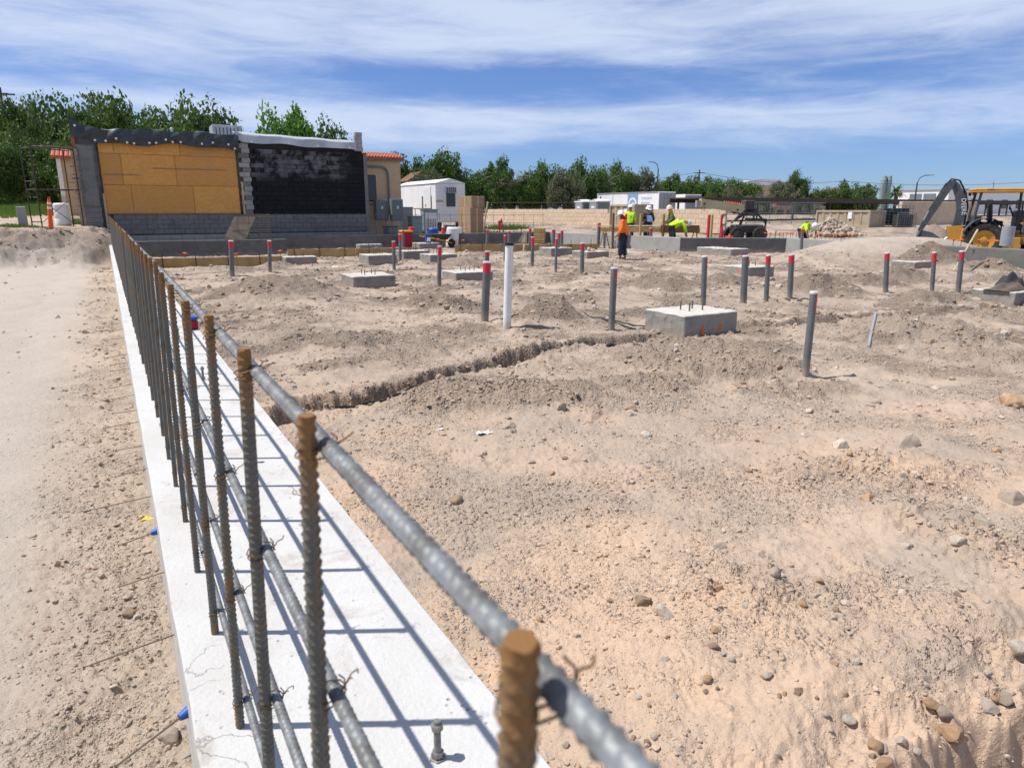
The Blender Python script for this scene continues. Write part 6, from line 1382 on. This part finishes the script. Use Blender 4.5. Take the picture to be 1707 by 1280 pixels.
for i, px in enumerate((1467.5, 1476)):
    q = V(px, 118); g = gz(q.x, q.y); z = ZAT(px, 293.5, 118); e = empty('silo', (q.x, q.y, g), 0, 'grey green silo on the skyline, %s one' % ('left' if i == 0 else 'right'), 'silo'); h = z-g
    MB().lathe([(.42, 0), (.42, h*.7), (.46, h*.72), (.46, h*.86), (.40, h*.88), (.40, h*.97), (.34, h)], 18).build('shell', 'cabinet_green', e, 30); MB().lathe([(.47, h*.79), (.47, h*.81)], 18).build('band', 'cabinet_grey', e); MB().lathe([(.48, h*.865), (.48, h*.875)], 18).build('band', 'cabinet_grey', e)
q = V(1640, 120, 300)
for pl, pc, pr, F, yt, m, lb in ((672, 684, 720, 78, 297, 'brown_wood', 'low brown roofed house behind the trailer'), (940, 950, 1010, 98, 343, 'stucco', 'low brick house behind the toilets'), (1350, 1372, 1440, 125, 318, 'stucco', 'far tan house between the right trees')):
    e, L, W, H = farbuilding(pl, pc, pr, F, yt+5, 'stucco', lb); MB().prism([(-.4, 0), (L/2, 1.0), (L+.4, 0)], (0, -.4, H), (1, 0, 0), (0, 0, 1), (0, 1, 0), min(W, 10)+.8).build('roof', 'tile_red' if m != 'brown_wood' else m, e)
a = put(800, 76); b_ = put(965, 76); d = b_-a; L = Vector((d.x, d.y, 0)).length; e = empty('rail_fence', a, math.atan2(d.y, d.x), 'dark rail fence under the tree row behind the block wall', 'fence')
for z in (.5, 1.0, 1.45): MB().tube([(0, 0, z), (L, 0, z)], .045, 5).build('rail', 'dark_steel', e)
for i in range(int(L/2.2)+1): MB().box((i*2.2, 0, .75), (.09, .09, 1.6), .01).build('post', 'dark_steel', e)
# ------------------------------------------------------------------ backhoe loader
def wheel(parent, c, r, w, rim, name='wheel', lugs=20):
    """axle along local y"""
    t = MB(); q = RX(R(90)); t.lathe([(r*.56, -w*.42), (r*.72, -w*.5), (r*.92, -w*.46), (r*.985, -w*.3), (r*.985, w*.3), (r*.92, w*.46), (r*.72, w*.5), (r*.56, w*.42)], 32, c, q, False)
    tw = t.build('tyre', 'black_rubber', None, 35); lg = MB()
    for i in range(lugs):
        a = 2*math.pi*i/lugs
        for s in (-1, 1):
            m = RY(a+s*.5*math.pi/lugs)@RZ(0); u = m@Vector((0, 0, r*.985)); lg.box(Vector(c)+u+Vector((0, s*w*.22, 0)), (r*.09, w*.46, r*.09), .006, m@RZ(s*.45))
    e = MB().lathe([(r*.1, -w*.2), (r*.57, -w*.44), (r*.60, -w*.40), (r*.57, w*.40), (r*.1, w*.2)], 24, c, q).build(name, rim, parent, 35)
    tw.parent = e; lo = lg.build('tread', 'black_rubber', e)
    MB().lathe([(r*.2, -w*.38), (r*.2, w*.38), (r*.12, w*.42)], 14, c, q).build('hub', rim, e, 35)
    for i in range(8):
        a = 2*math.pi*i/8
        for s in (-1, 1): pass
    return e
q = V(1640, 29.5); th = HD-0.42; g0 = -0.12
bh = empty('backhoe_loader', (q.x, q.y, g0), th, 'yellow and black backhoe loader parked behind the right wall', 'backhoe')
B = lambda n, m, c, d, ch=.02, rot=None, par=None: MB().box(c, d, ch, rot).build(n, m, par or bh)
RW, FWH = .69, .46
for s in (-1, 1):
    wheel(bh, (0, s*.82, RW), RW, .5, 'machine_yellow'); wheel(bh, (2.1, s*.8, FWH), FWH, .34, 'machine_yellow', lugs=16)
    fn = MB(); fn.ring_strip([[Vector((.86*RW*1.25*math.cos(a), s*.82+w, RW+RW*1.22*math.sin(a))) for a in [math.pi*(.08+.80*i/10) for i in range(11)]] for w in (-.27, .27)], False, False); fn.ring_strip([[Vector((.86*RW*1.31*math.cos(a), s*.82+w, RW+RW*1.28*math.sin(a))) for a in [math.pi*(.08+.80*i/10) for i in range(11)]] for w in (-.28, .28)], False, False); fn.build('fender', 'boom_grey', bh, 40)
B('chassis', 'machine_yellow', (1.0, 0, .72), (3.0, .8, .4)); B('step_box', 'machine_yellow', (.95, -.72, .55), (.6, .45, .5)); B('hood', 'machine_yellow', (2.1, 0, 1.25), (1.5, .85, .75), .08); B('grille', 'machine_dark', (2.87, 0, 1.2), (.05, .7, .6), .01)
B('cab_floor', 'machine_dark', (.55, 0, 1.0), (1.4, 1.3, .15)); B('console', 'machine_dark', (1.25, 0, 1.45), (.35, .8, .8), .05); B('rear_console', 'machine_dark', (-.25, 0, 1.35), (.3, .9, .6), .05)
st = B('seat', 'black_plastic', (.45, 0, 1.35), (.5, .5, .18), .04); MB().box((.22, 0, 1.75), (.14, .5, .7), .05, RY(-.12)).build('backrest', 'black_plastic', st)
MB().tube([(1.05, 0, 1.6), (.9, 0, 1.95)], .03, 8).build('steering_column', 'machine_dark', bh); MB().tube([(.88+.02*math.cos(a), .19*math.cos(a), 1.97+.19*math.sin(a)*.4) for a in [i*.3927 for i in range(17)]], .016, 6).build('steering_wheel', 'black_plastic', bh, 60)
for (x, s) in ((-.42, -1), (-.42, 1), (1.32, -1), (1.32, 1)): MB().tube([(x, s*.66, 1.0), (x+(.05 if x < 0 else .02), s*.66, 1.8), (x+(.16 if x < 0 else .0), s*.64, 2.62)], .05, 8).build('canopy_post', 'boom_grey', bh, 50)
B('canopy', 'machine_yellow', (.55, 0, 2.66), (2.2, 1.55, .12), .05); B('canopy_lip', 'machine_yellow', (.55, 0, 2.58), (2.26, 1.6, .06), .02)
for s in (-1, 1): B('work_light', 'dark_steel', (-.5, s*.5, 2.50), (.1, .16, .12), .02)
MB().tube([(.3, .6, 2.72), (.3, .6, 3.0)], .012, 5).build('antenna', 'dark_steel', bh)
for s in (-1, 1):
    MB().prism([(1.2, 1.35), (1.5, 1.5), (2.6, 1.2), (3.6, .5), (3.5, .3), (2.5, .95), (1.4, 1.2)], (0, s*.62-.06, 0), (1, 0, 0), (0, 0, 1), (0, 1, 0), .12).build('loader_arm', 'machine_yellow', bh)
MB().prism([(3.5, .1), (4.3, .05), (4.25, .15), (3.75, .3), (3.7, .85), (3.5, .85)], (0, -1.1, 0), (1, 0, 0), (0, 0, 1), (0, 1, 0), 2.2).build('loader_bucket', 'machine_yellow', bh)
MB().prism([(-.75, .35), (-.35, .35), (-.3, 1.1), (-.7, 1.15)], (0, -.6, 0), (1, 0, 0), (0, 0, 1), (0, 1, 0), 1.2).build('rear_frame', 'machine_yellow', bh)
sw = MB().prism([(-1.15, .45), (-.7, .4), (-.68, 1.25), (-1.2, 1.2)], (0, -.22, 0), (1, 0, 0), (0, 0, 1), (0, 1, 0), .44).build('swing_post', 'machine_yellow', bh)
for s in (-1, 1):
    MB().tube([(-.55, s*.75, .9), (-.6, s*1.15, .2)], .07, 6).build('stabilizer', 'machine_dark', bh); B('stabilizer_pad', 'machine_dark', (-.6, s*1.17, .1), (.35, .3, .08), .02)
# boom rises and curves back, dipper stick hangs outwards with the bucket curled
def limb(pts, hs, w, name, m, y0=0.0):
    n = len(pts); P2 = [Vector((a, 0, b)) for a, b in pts]; top = []; bot = []
    for i in range(n):
        t = (P2[min(i+1, n-1)]-P2[max(i-1, 0)]).normalized(); nn = Vector((-t.z, 0, t.x)); top.append(P2[i]+nn*hs[i]/2); bot.append(P2[i]-nn*hs[i]/2)
    b = MB(); rings = [[Vector((a.x, y0-w/2, a.z)), Vector((a.x, y0+w/2, a.z)), Vector((c.x, y0+w/2, c.z)), Vector((c.x, y0-w/2, c.z))] for a, c in zip(top, bot)]; b.ring_strip(rings); return b.build(name, m, bh)
boom = limb([(-.95, 1.05), (-.83, 1.45), (-.78, 1.9), (-.9, 2.4), (-1.12, 2.85), (-1.28, 3.02)], [.26, .34, .36, .33, .26, .18], .22, 'boom', 'boom_grey')
for s in (-1, 1): limb([(-1.22, 3.02), (-1.42, 2.7), (-1.75, 2.0), (-2.05, 1.35), (-2.2, 1.0)], [.18, .26, .23, .18, .14], .05, 'dipper_plate', 'boom_grey', s*.15)
limb([(-1.25, 2.95), (-1.5, 2.5), (-1.8, 1.85), (-2.15, 1.1)], [.14, .20, .17, .12], .24, 'dipper_stick', 'machine_dark')
for y in (-.04, .05): MB().tube([(-.62, y, 1.25), (-.58, y, 2.0), (-.72, y, 2.55), (-1.0, y, 3.05), (-1.3, y, 3.12), (-1.5, y, 2.85), (-1.7, y, 2.3)], .03, 6).build('hose', 'black_rubber', bh, 60)
MB().tube([(-.62, .12, 1.7), (-.8, .12, 2.65)], .05, 8).build('boom_cylinder', 'machine_dark', bh, 50); MB().tube([(-1.45, 0, 2.95), (-1.95, 0, 1.85)], .05, 8).build('bucket_cylinder', 'machine_dark', bh, 50); MB().tube([(-1.95, 0, 1.85), (-2.1, 0, 1.45)], .025, 8).build('cylinder_rod', 'galv', bh, 50)
bk = MB(); pr_ = [(-2.18, 1.08), (-2.28, .82), (-2.2, .52), (-1.95, .36), (-1.6, .40), (-1.35, .62), (-1.30, .66), (-1.55, .50), (-1.92, .46), (-2.1, .58), (-2.17, .82), (-2.1, 1.02)]
bk.prism(pr_, (0, -.33, 0), (1, 0, 0), (0, 0, 1), (0, 1, 0), .66); bk.prism([(-2.18, 1.05), (-2.24, .8), (-2.15, .55), (-1.93, .42), (-1.6, .46), (-1.34, .66), (-1.75, .95)], (0, -.33, 0), (1, 0, 0), (0, 0, 1), (0, 1, 0), .03); bk.prism([(-2.18, 1.05), (-2.24, .8), (-2.15, .55), (-1.93, .42), (-1.6, .46), (-1.34, .66), (-1.75, .95)], (0, .30, 0), (1, 0, 0), (0, 0, 1), (0, 1, 0), .03)
bko = bk.build('bucket', 'boom_grey', bh)
for k in range(4): MB().box((-1.24, -.27+.18*k, .70), (.2, .07, .05), .01, RY(-.6)).build('tooth', 'galv', bko)
text_part('DEERE', .24, 'hat_white', bh, (-.86, -.125, 2.33), (R(90), R(82), 0))
text_part('310SJ', .1, 'machine_dark', bh, (-.1, -.78, 2.62), (R(90), 0, 0))
# ------------------------------------------------------------------ boom machine with tan telescopic beam
q = put(1243, 36.5); tm = empty('boom_machine', q, HD, 'dark wheeled machine carrying a tan box boom with orange hose', 'machine'); sc_ = 36*CP/FPX
def lx(px): return (px-1243)*sc_
def lz(py): return ZAT(1243, py, 36.5)-q.z
b = MB(); za0, za1, zb0, zb1 = lz(331.5), lz(345), lz(342), lz(355.5)
b.ring_strip([[Vector((lx(1165), -.3, za1)), Vector((lx(1165), -.3, za0)), Vector((lx(1165), .2, za0)), Vector((lx(1165), .2, za1))], [Vector((lx(1239), -.3, zb1)), Vector((lx(1241), -.3, zb0)), Vector((lx(1241), .2, zb0)), Vector((lx(1239), .2, zb1))]]); b.build('boom', 'boom_tan', tm)
b = MB(); b.ring_strip([[Vector((lx(1158), -.2, za1-.02)), Vector((lx(1158), -.2, za0-.08)), Vector((lx(1158), .1, za0-.08)), Vector((lx(1158), .1, za1-.02))], [Vector((lx(1170), -.2, za1-.05)), Vector((lx(1170), -.2, za0-.1)), Vector((lx(1170), .1, za0-.1)), Vector((lx(1170), .1, za1-.05))]]); b.build('inner_boom', 'grey_metal', tm)
for k in range(9): MB().tube([(lx(1204)+k*.11, -.15, lz(338.5)-k*.012), (lx(1204)+k*.11+.02, -.15, lz(336)-k*.012), (lx(1204)+k*.11+.05, -.15, lz(338.5)-k*.012)], .045, 6).build('hose_loop', 'orange_plastic', tm)
for x in (1170, 1226): MB().lathe([(.05, 0), (.05, .03)], 10, (lx(x), -.32, (lz(340 if x < 1200 else 350))), RX(R(90))).build('boss', 'dark_steel', tm)
MB().tube([(lx(1169), -.1, lz(345)), (lx(1173), -.1, lz(353))], .03, 6).build('strut', 'hat_white', tm)
for x, z0, z1, w in ((1246, 355, 334, .5), (1250, 360, 348, .7)): MB().box((lx(x), 0, (lz(z0)+lz(z1))/2), (w, .7, abs(lz(z1)-lz(z0))), .04).build('engine_cover', 'machine_dark', tm)
MB().box((lx(1247), 0, .62), (1.5, .8, .4), .05).build('chassis', 'machine_dark', tm)
for x in (1226, 1264):
    for s in (-1, 1): wheel(tm, (lx(x), s*.55, .36), .36, .28, 'machine_dark', lugs=14)
for a_, b_ in (((1217, 372), (1240, 348)), ((1225, 366), (1246, 352)), ((1232, 378), (1238, 360)), ((1255, 352), (1276, 372)), ((1240, 365), (1276, 366)), ((1276, 366), (1274, 384)), ((1234, 366), (1229, 386))):
    MB().tube([(lx(a_[0]), -.3, lz(a_[1])), (lx(b_[0]), -.3, lz(b_[1]))], .05, 6).build('link_arm', 'machine_dark', tm)
# ------------------------------------------------------------------ trees
rt = np.random.RandomState(12)
def crown_mesh(seed, m, nclump=60, per=150, leaf=.085, flat=.85, hang=0.0):
    r = np.random.RandomState(seed); c = []
    while len(c) < nclump:
        p = r.randn(3); p /= np.linalg.norm(p); p *= .35+.6*r.rand()**.6; p[2] = abs(p[2])*1.0-.25 if r.rand() < .8 else p[2]*.6
        c.append(p*np.array([1, 1, flat])*(1+.28*math.sin(3*math.atan2(p[1], p[0])+seed)*.6))
    c = np.array(c); cr = .14+.16*r.rand(nclump)
    n = nclump*per; ci = np.repeat(np.arange(nclump), per); d = r.randn(n, 3); d /= np.linalg.norm(d, axis=1)[:, None]
    pos = c[ci]+d*(cr[ci]*(.45+.65*r.rand(n)))[:, None]*np.array([1, 1, .8])
    # ragged twigs leaving the outline
    k = r.rand(n) < .05; pos[k] += d[k]*(.02+.06*r.rand(k.sum()))[:, None]
    t = r.randn(n, 3); t[:, 2] *= .6; t /= np.linalg.norm(t, axis=1)[:, None]; b = np.cross(t, d+.3*r.randn(n, 3)); b /= (np.linalg.norm(b, axis=1)[:, None]+1e-6)
    s = leaf*(.6+.8*r.rand(n))[:, None]
    v = np.stack([pos-t*s*.5, pos+b*s*.33, pos+t*s*.5, pos-b*s*.33], 1).reshape(-1, 3)
    z0, z1 = np.percentile(v[:, 2], 1), np.percentile(v[:, 2], 99.7); v[:, 2] = (v[:, 2]-z0)/(z1-z0); v[:, :2] /= np.percentile(np.hypot(v[:, 0], v[:, 1]), 97)
    return np_mesh('crown', v, np.arange(n*4).reshape(-1, 4), m)
CR = {}
def crown(kind, k):
    if (kind, k) not in CR: CR[(kind, k)] = crown_mesh(40+k*7+len(kind), kind, 70+8*(k % 3), 200, .064)
    return CR[(kind, k)]
def trunk_mesh(seed, bare=False):
    r = random.Random(seed); b = MB(); b.tube([(0, 0, -.1), (.02, 0, .3), (.0, .03, .6), (.03, 0, 1.0)], [.07, .05, .045, .03], 8)
    for i in range(6 if not bare else 14):
        a = r.uniform(0, 6.28); z = r.uniform(.45, .95); l = r.uniform(.35, .75); p = Vector((0, 0, z)); pts = [p]; rad = [.03]
        for k in range(4):
            p = p+Vector((math.cos(a)*l*.25, math.sin(a)*l*.25, l*r.uniform(.12, .28))); a += r.uniform(-.3, .3); pts.append(p); rad.append(.03*(1-(k+1)/5))
        b.tube(pts, rad, 5)
        if bare:
            for k in range(1, 5):
                for s in range(3):
                    d = Vector((r.uniform(-1, 1), r.uniform(-1, 1), r.uniform(-.1, 1))).normalized()*r.uniform(.12, .3); b.tube([pts[k], pts[k]+d*.5+Vector((0, 0, .02)), pts[k]+d], [.008, .006, .003], 4)
    return b.mesh('trunk' if not bare else 'bare_branches', 'bark' if not bare else 'bare_wood', 50)
TRK = [trunk_mesh(s) for s in range(3)]; BAR = [trunk_mesh(20+s, True) for s in range(2)]
tcount = [0]
def tree(px, yt, hw, F, kind, label, bare=False, low=.30, squash=1.0):
    q = put(px, F); h = ZAT(px, yt, F)-q.z; rx = hw*F/FPX*1.05; rx = max(rx, h*(1-low)*.50); k = tcount[0] % 4; tcount[0] += 1
    e = empty('tree', q, rng.uniform(0, 6.28), label, 'tree', None)
    ch = h*(1-low); rz = ch*.60
    inst('trunk', TRK[k % 3], e, (0, 0, 0), (0, 0, 0), (h*.5, h*.5, h*.44)); inst('crown', crown(kind, k), e, (0, 0, h*low), (0, 0, rng.uniform(0, 6)), (rx, rx, ch))
    if bare: inst('bare_branches', BAR[k % 2], e, (rx*.1, -rx*.5, 0), (0, 0, 0), (h*.5, h*.5, h*.47))
TREES = [(18, 170, 55, 52, 'leaf_dark', 'dark tree at the left edge of the photo, nearest the utility pole'), (105, 163, 52, 58, 'leaf_dark', 'dark tree second from the left edge behind the scaffold'), (60, 215, 55, 46, 'leaf_dark', 'low dark tree in front of the left edge trees'), (178, 160, 50, 62, 'leaf_dark', 'tallest tree behind the left pier of the boarded wall'),
 (238, 170, 48, 64, 'leaf_mid', 'tree above the left part of the black tarp'), (305, 172, 48, 62, 'leaf_dark', 'tree above the middle of the black tarp'), (352, 186, 34, 66, 'leaf_dark', 'tree above the right end of the black tarp'), (128, 222, 42, 44, 'leaf_mid', 'fresh green tree right behind the scaffold'), (0, 235, 40, 42, 'leaf_dark', 'shrubby tree low at the left edge'),
 (478, 182, 56, 62, 'leaf_bright', 'bright green round tree above the grey membrane'), (537, 210, 24, 70, 'leaf_dark', 'small dark tree right of the bright round one'),
 (682, 260, 26, 84, 'leaf_dark', 'tree just right of the stucco wing'), (742, 253, 44, 82, 'leaf_mid', 'large tree above the white trailer'), (712, 285, 30, 74, 'leaf_grey', 'greyish tree low behind the white trailer'), (824, 265, 36, 84, 'leaf_mid', 'tree right of the trailer with grey bare branches'), (790, 285, 28, 86, 'leaf_dark', 'dark tree filling the gap right of the trailer'),
 (906, 272, 34, 85, 'leaf_mid', 'tree left of the toilets with dark trunk'), (868, 290, 24, 88, 'leaf_dark', 'dark tree behind and left of the toilets'), (972, 270, 38, 86, 'leaf_dark', 'tree behind the toilets with bare grey limbs'), (945, 284, 26, 82, 'leaf_grey', 'greyish tree left above the toilets'), (1022, 273, 34, 92, 'leaf_mid', 'tree above the left end of the lettered container'), (1062, 282, 30, 94, 'leaf_grey', 'grey green tree above the container emblem'),
 (1112, 291, 28, 96, 'leaf_mid', 'tree just right of the street lamp above the container end'), (1145, 295, 24, 98, 'leaf_dark', 'tree above the second white container'), (1186, 296, 34, 96, 'leaf_mid', 'tree above the tan boom'), (1232, 300, 30, 98, 'leaf_mid', 'rounded tree right of the tan boom'), (1208, 308, 26, 94, 'leaf_grey', 'greyish tree low above the tan boom'),
 (1326, 287, 24, 100, 'leaf_mid', 'tall tree standing alone right of the curved roof'), (1300, 303, 20, 98, 'leaf_grey', 'lower tree left of the tall lone one'), (1370, 314, 22, 102, 'leaf_grey', 'low tree right of the tall lone one'), (1400, 305, 32, 100, 'leaf_mid', 'wide tree above the tan dumpster'), (1437, 307, 28, 102, 'leaf_mid', 'tree left of the silos'), (1512, 334, 14, 92, 'leaf_dark', 'small tree before the white building'), (1345, 330, 22, 90, 'leaf_grey', 'shrubby tree under the canopy'), (1262, 322, 24, 92, 'leaf_grey', 'shrubby tree beside the curved roof hall')]
for i, (px, yt, hw, F, kind, lb) in enumerate(TREES): tree(px, yt, hw, F, kind, lb, bare='bare' in lb or kind == 'leaf_grey', low=.12)
for px, yt, hw, F in ((-30, 292, 30, 64), (20, 296, 30, 65), (70, 290, 30, 66), (118, 295, 30, 64), (160, 292, 26, 66)): tree(px, yt, hw, F, 'leaf_dark', 'low dark hedge shrub behind the iron fence, %s' % {-30: 'cut by the left edge', 20: 'second from the left edge', 70: 'middle of five', 118: 'fourth from the left edge', 160: 'nearest the building'}[px], low=0.02)
# palm
q = put(1490, 90); e = empty('palm_tree', q, 0, 'small palm in front of the white building', 'palm'); h = ZAT(1490, 322, 90)-q.z
MB().tube([(0, 0, 0), (.1, 0, h*.5), (0, 0, h)], [.25, .2, .18], 8).build('trunk', 'bark', e, 50); pm = MB(); rr2 = random.Random(4)
for i in range(46):
    a = rr2.uniform(0, 6.28); el_ = rr2.uniform(-.2, 1.3); L = rr2.uniform(1.3, 2.0); d = Vector((math.cos(a)*math.cos(el_), math.sin(a)*math.cos(el_), math.sin(el_))); sdv = d.cross(Vector((0, 0, 1))).normalized(); pts = [Vector((0, 0, h))+d*L*t+Vector((0, 0, -.7*t*t)) for t in (0, .3, .6, 1)]
    for k in range(3): w0, w1 = (.05, .16, .14, .02)[k], (.05, .16, .14, .02)[k+1]; pm.add([pts[k]-sdv*w0, pts[k]+sdv*w0, pts[k+1]+sdv*w1, pts[k+1]-sdv*w1], [(0, 1, 2, 3)])
pm.build('crown', 'leaf_dark', e)
# ------------------------------------------------------------------ poles and wires
def lamp(px, yt, yb, F, arm, label, px0=None):
    q = put(px, F); z = ZAT(px, yt, F)-q.z; e = empty('street_lamp', q, HD, label, 'street lamp'); a = arm*F/FPX
    MB().tube([(0, 0, -.2), (0, 0, z-.9)], [.11, .075], 8).build('pole', 'dark_steel', e, 50); MB().tube([(0, 0, z-.9), (a*.12, 0, z-.35), (a*.4, 0, z-.08), (a*.8, 0, z)], .05, 6).build('arm', 'dark_steel', e, 60)
    MB().box((a*.9, 0, z), (abs(a)*.3, .28, .12), .04).build('lamp_head', 'grey_metal', e)
lamp(1094, 270, 320, 98, -16, 'street lamp above the lettered container, arm to the left'); lamp(1523, 292, 345, 88, 24, 'street lamp before the white building, arm to the right')
def upole(px, yt, F, label):
    q = put(px, F); z = ZAT(px, yt, F)-q.z; e = empty('utility_pole', q, HD+.3, label, 'utility pole'); MB().tube([(0, 0, -.2), (0, 0, z)], [.16, .11], 8).build('pole', 'bark', e, 50); MB().box((0, 0, z-.5), (2.0, .12, .12), .01).build('crossarm', 'bark', e); return q+Vector((0, 0, z-.4))
t1 = upole(1162, 283, 120, 'utility pole rising above the trees right of the street lamp'); t0 = upole(33, 146, 60, 'utility pole above the dark trees at the left edge'); t2 = upole(1402, 298, 125, 'utility pole left of the silos')
def wire(a, b, sag, label, r=.022):
    pts = [a.lerp(b, i/14)+Vector((0, 0, -sag*4*(i/14)*(1-i/14))) for i in range(15)]; tag(MB().tube(pts, r, 4).build('overhead_wire', 'dark_steel'), label, 'wire')
wire(t1, t2, .9, 'overhead wire sagging from the middle pole to the pole by the silos', .03); wire(t2, V(1760, 130, 300), .8, 'overhead wire leaving the pole by the silos to the right', .03); wire(t1, V(880, 125, 312), .6, 'overhead wire running left above the tree row', .025)
wire(t0, V(-60, 50, 60), .3, 'overhead wire at the top left corner, steeper one', .02); wire(t0+Vector((.5, 0, 0)), V(-90, 52, 128), .3, 'overhead wire at the top left corner, flatter one', .02)
# ------------------------------------------------------------------ grass and weeds
def grass(spots, label, seed):
    r = np.random.RandomState(seed); vs_, k = [], 0
    for px, F, rx, rf, n, h in spots:
        q = V(px, F); a = r.rand(n)*6.283; d = np.sqrt(r.rand(n)); x = q.x+RT.x*d*np.cos(a)*rx+FW.x*d*np.sin(a)*rf; y = q.y+RT.y*d*np.cos(a)*rx+FW.y*d*np.sin(a)*rf; z = terrain(x, y)[0]
        hh = h*(.5+.8*r.rand(n))*(1.1-.6*d); t = r.rand(n)*6.283; w = .02+.02*r.rand(n); lx_, ly_ = .35*hh*np.cos(t*1.7), .35*hh*np.sin(t*1.7)
        p0 = np.stack([x-np.cos(t)*w, y-np.sin(t)*w, z-.02], 1); p1 = np.stack([x+np.cos(t)*w, y+np.sin(t)*w, z-.02], 1); p2 = np.stack([x+lx_, y+ly_, z+hh], 1); vs_.append(np.stack([p0, p1, p2], 1).reshape(-1, 3))
    v = np.concatenate(vs_); tag(inst('grass', np_mesh('grass', v, np.arange(len(v)).reshape(-1, 3), 'grass_green')), label, 'grass', kind='stuff')
grass([(10, 27.0, 1.2, .8, 1500, .16), (18, 44, 2.5, 6, 4500, .35), (-10, 36, 3, 4, 4000, .3), (45, 40, 2, 4, 2500, .25), (125, 31, .8, .8, 800, .3), (115, 40, 1.2, 5, 2000, .3), (5, 52, 5, 5, 4000, .4)], 'green and dry grass on the left bank', 1)
grass([(630, 35.0, .5, .4, 500, .45), (672, 35.5, .8, .4, 800, .4), (690, 36, .4, .3, 300, .3), (805, 41, 1.5, .6, 600, .3), (845, 45, 1.6, .8, 700, .35)], 'green weeds at the foot of the stucco wing and block wall', 2)
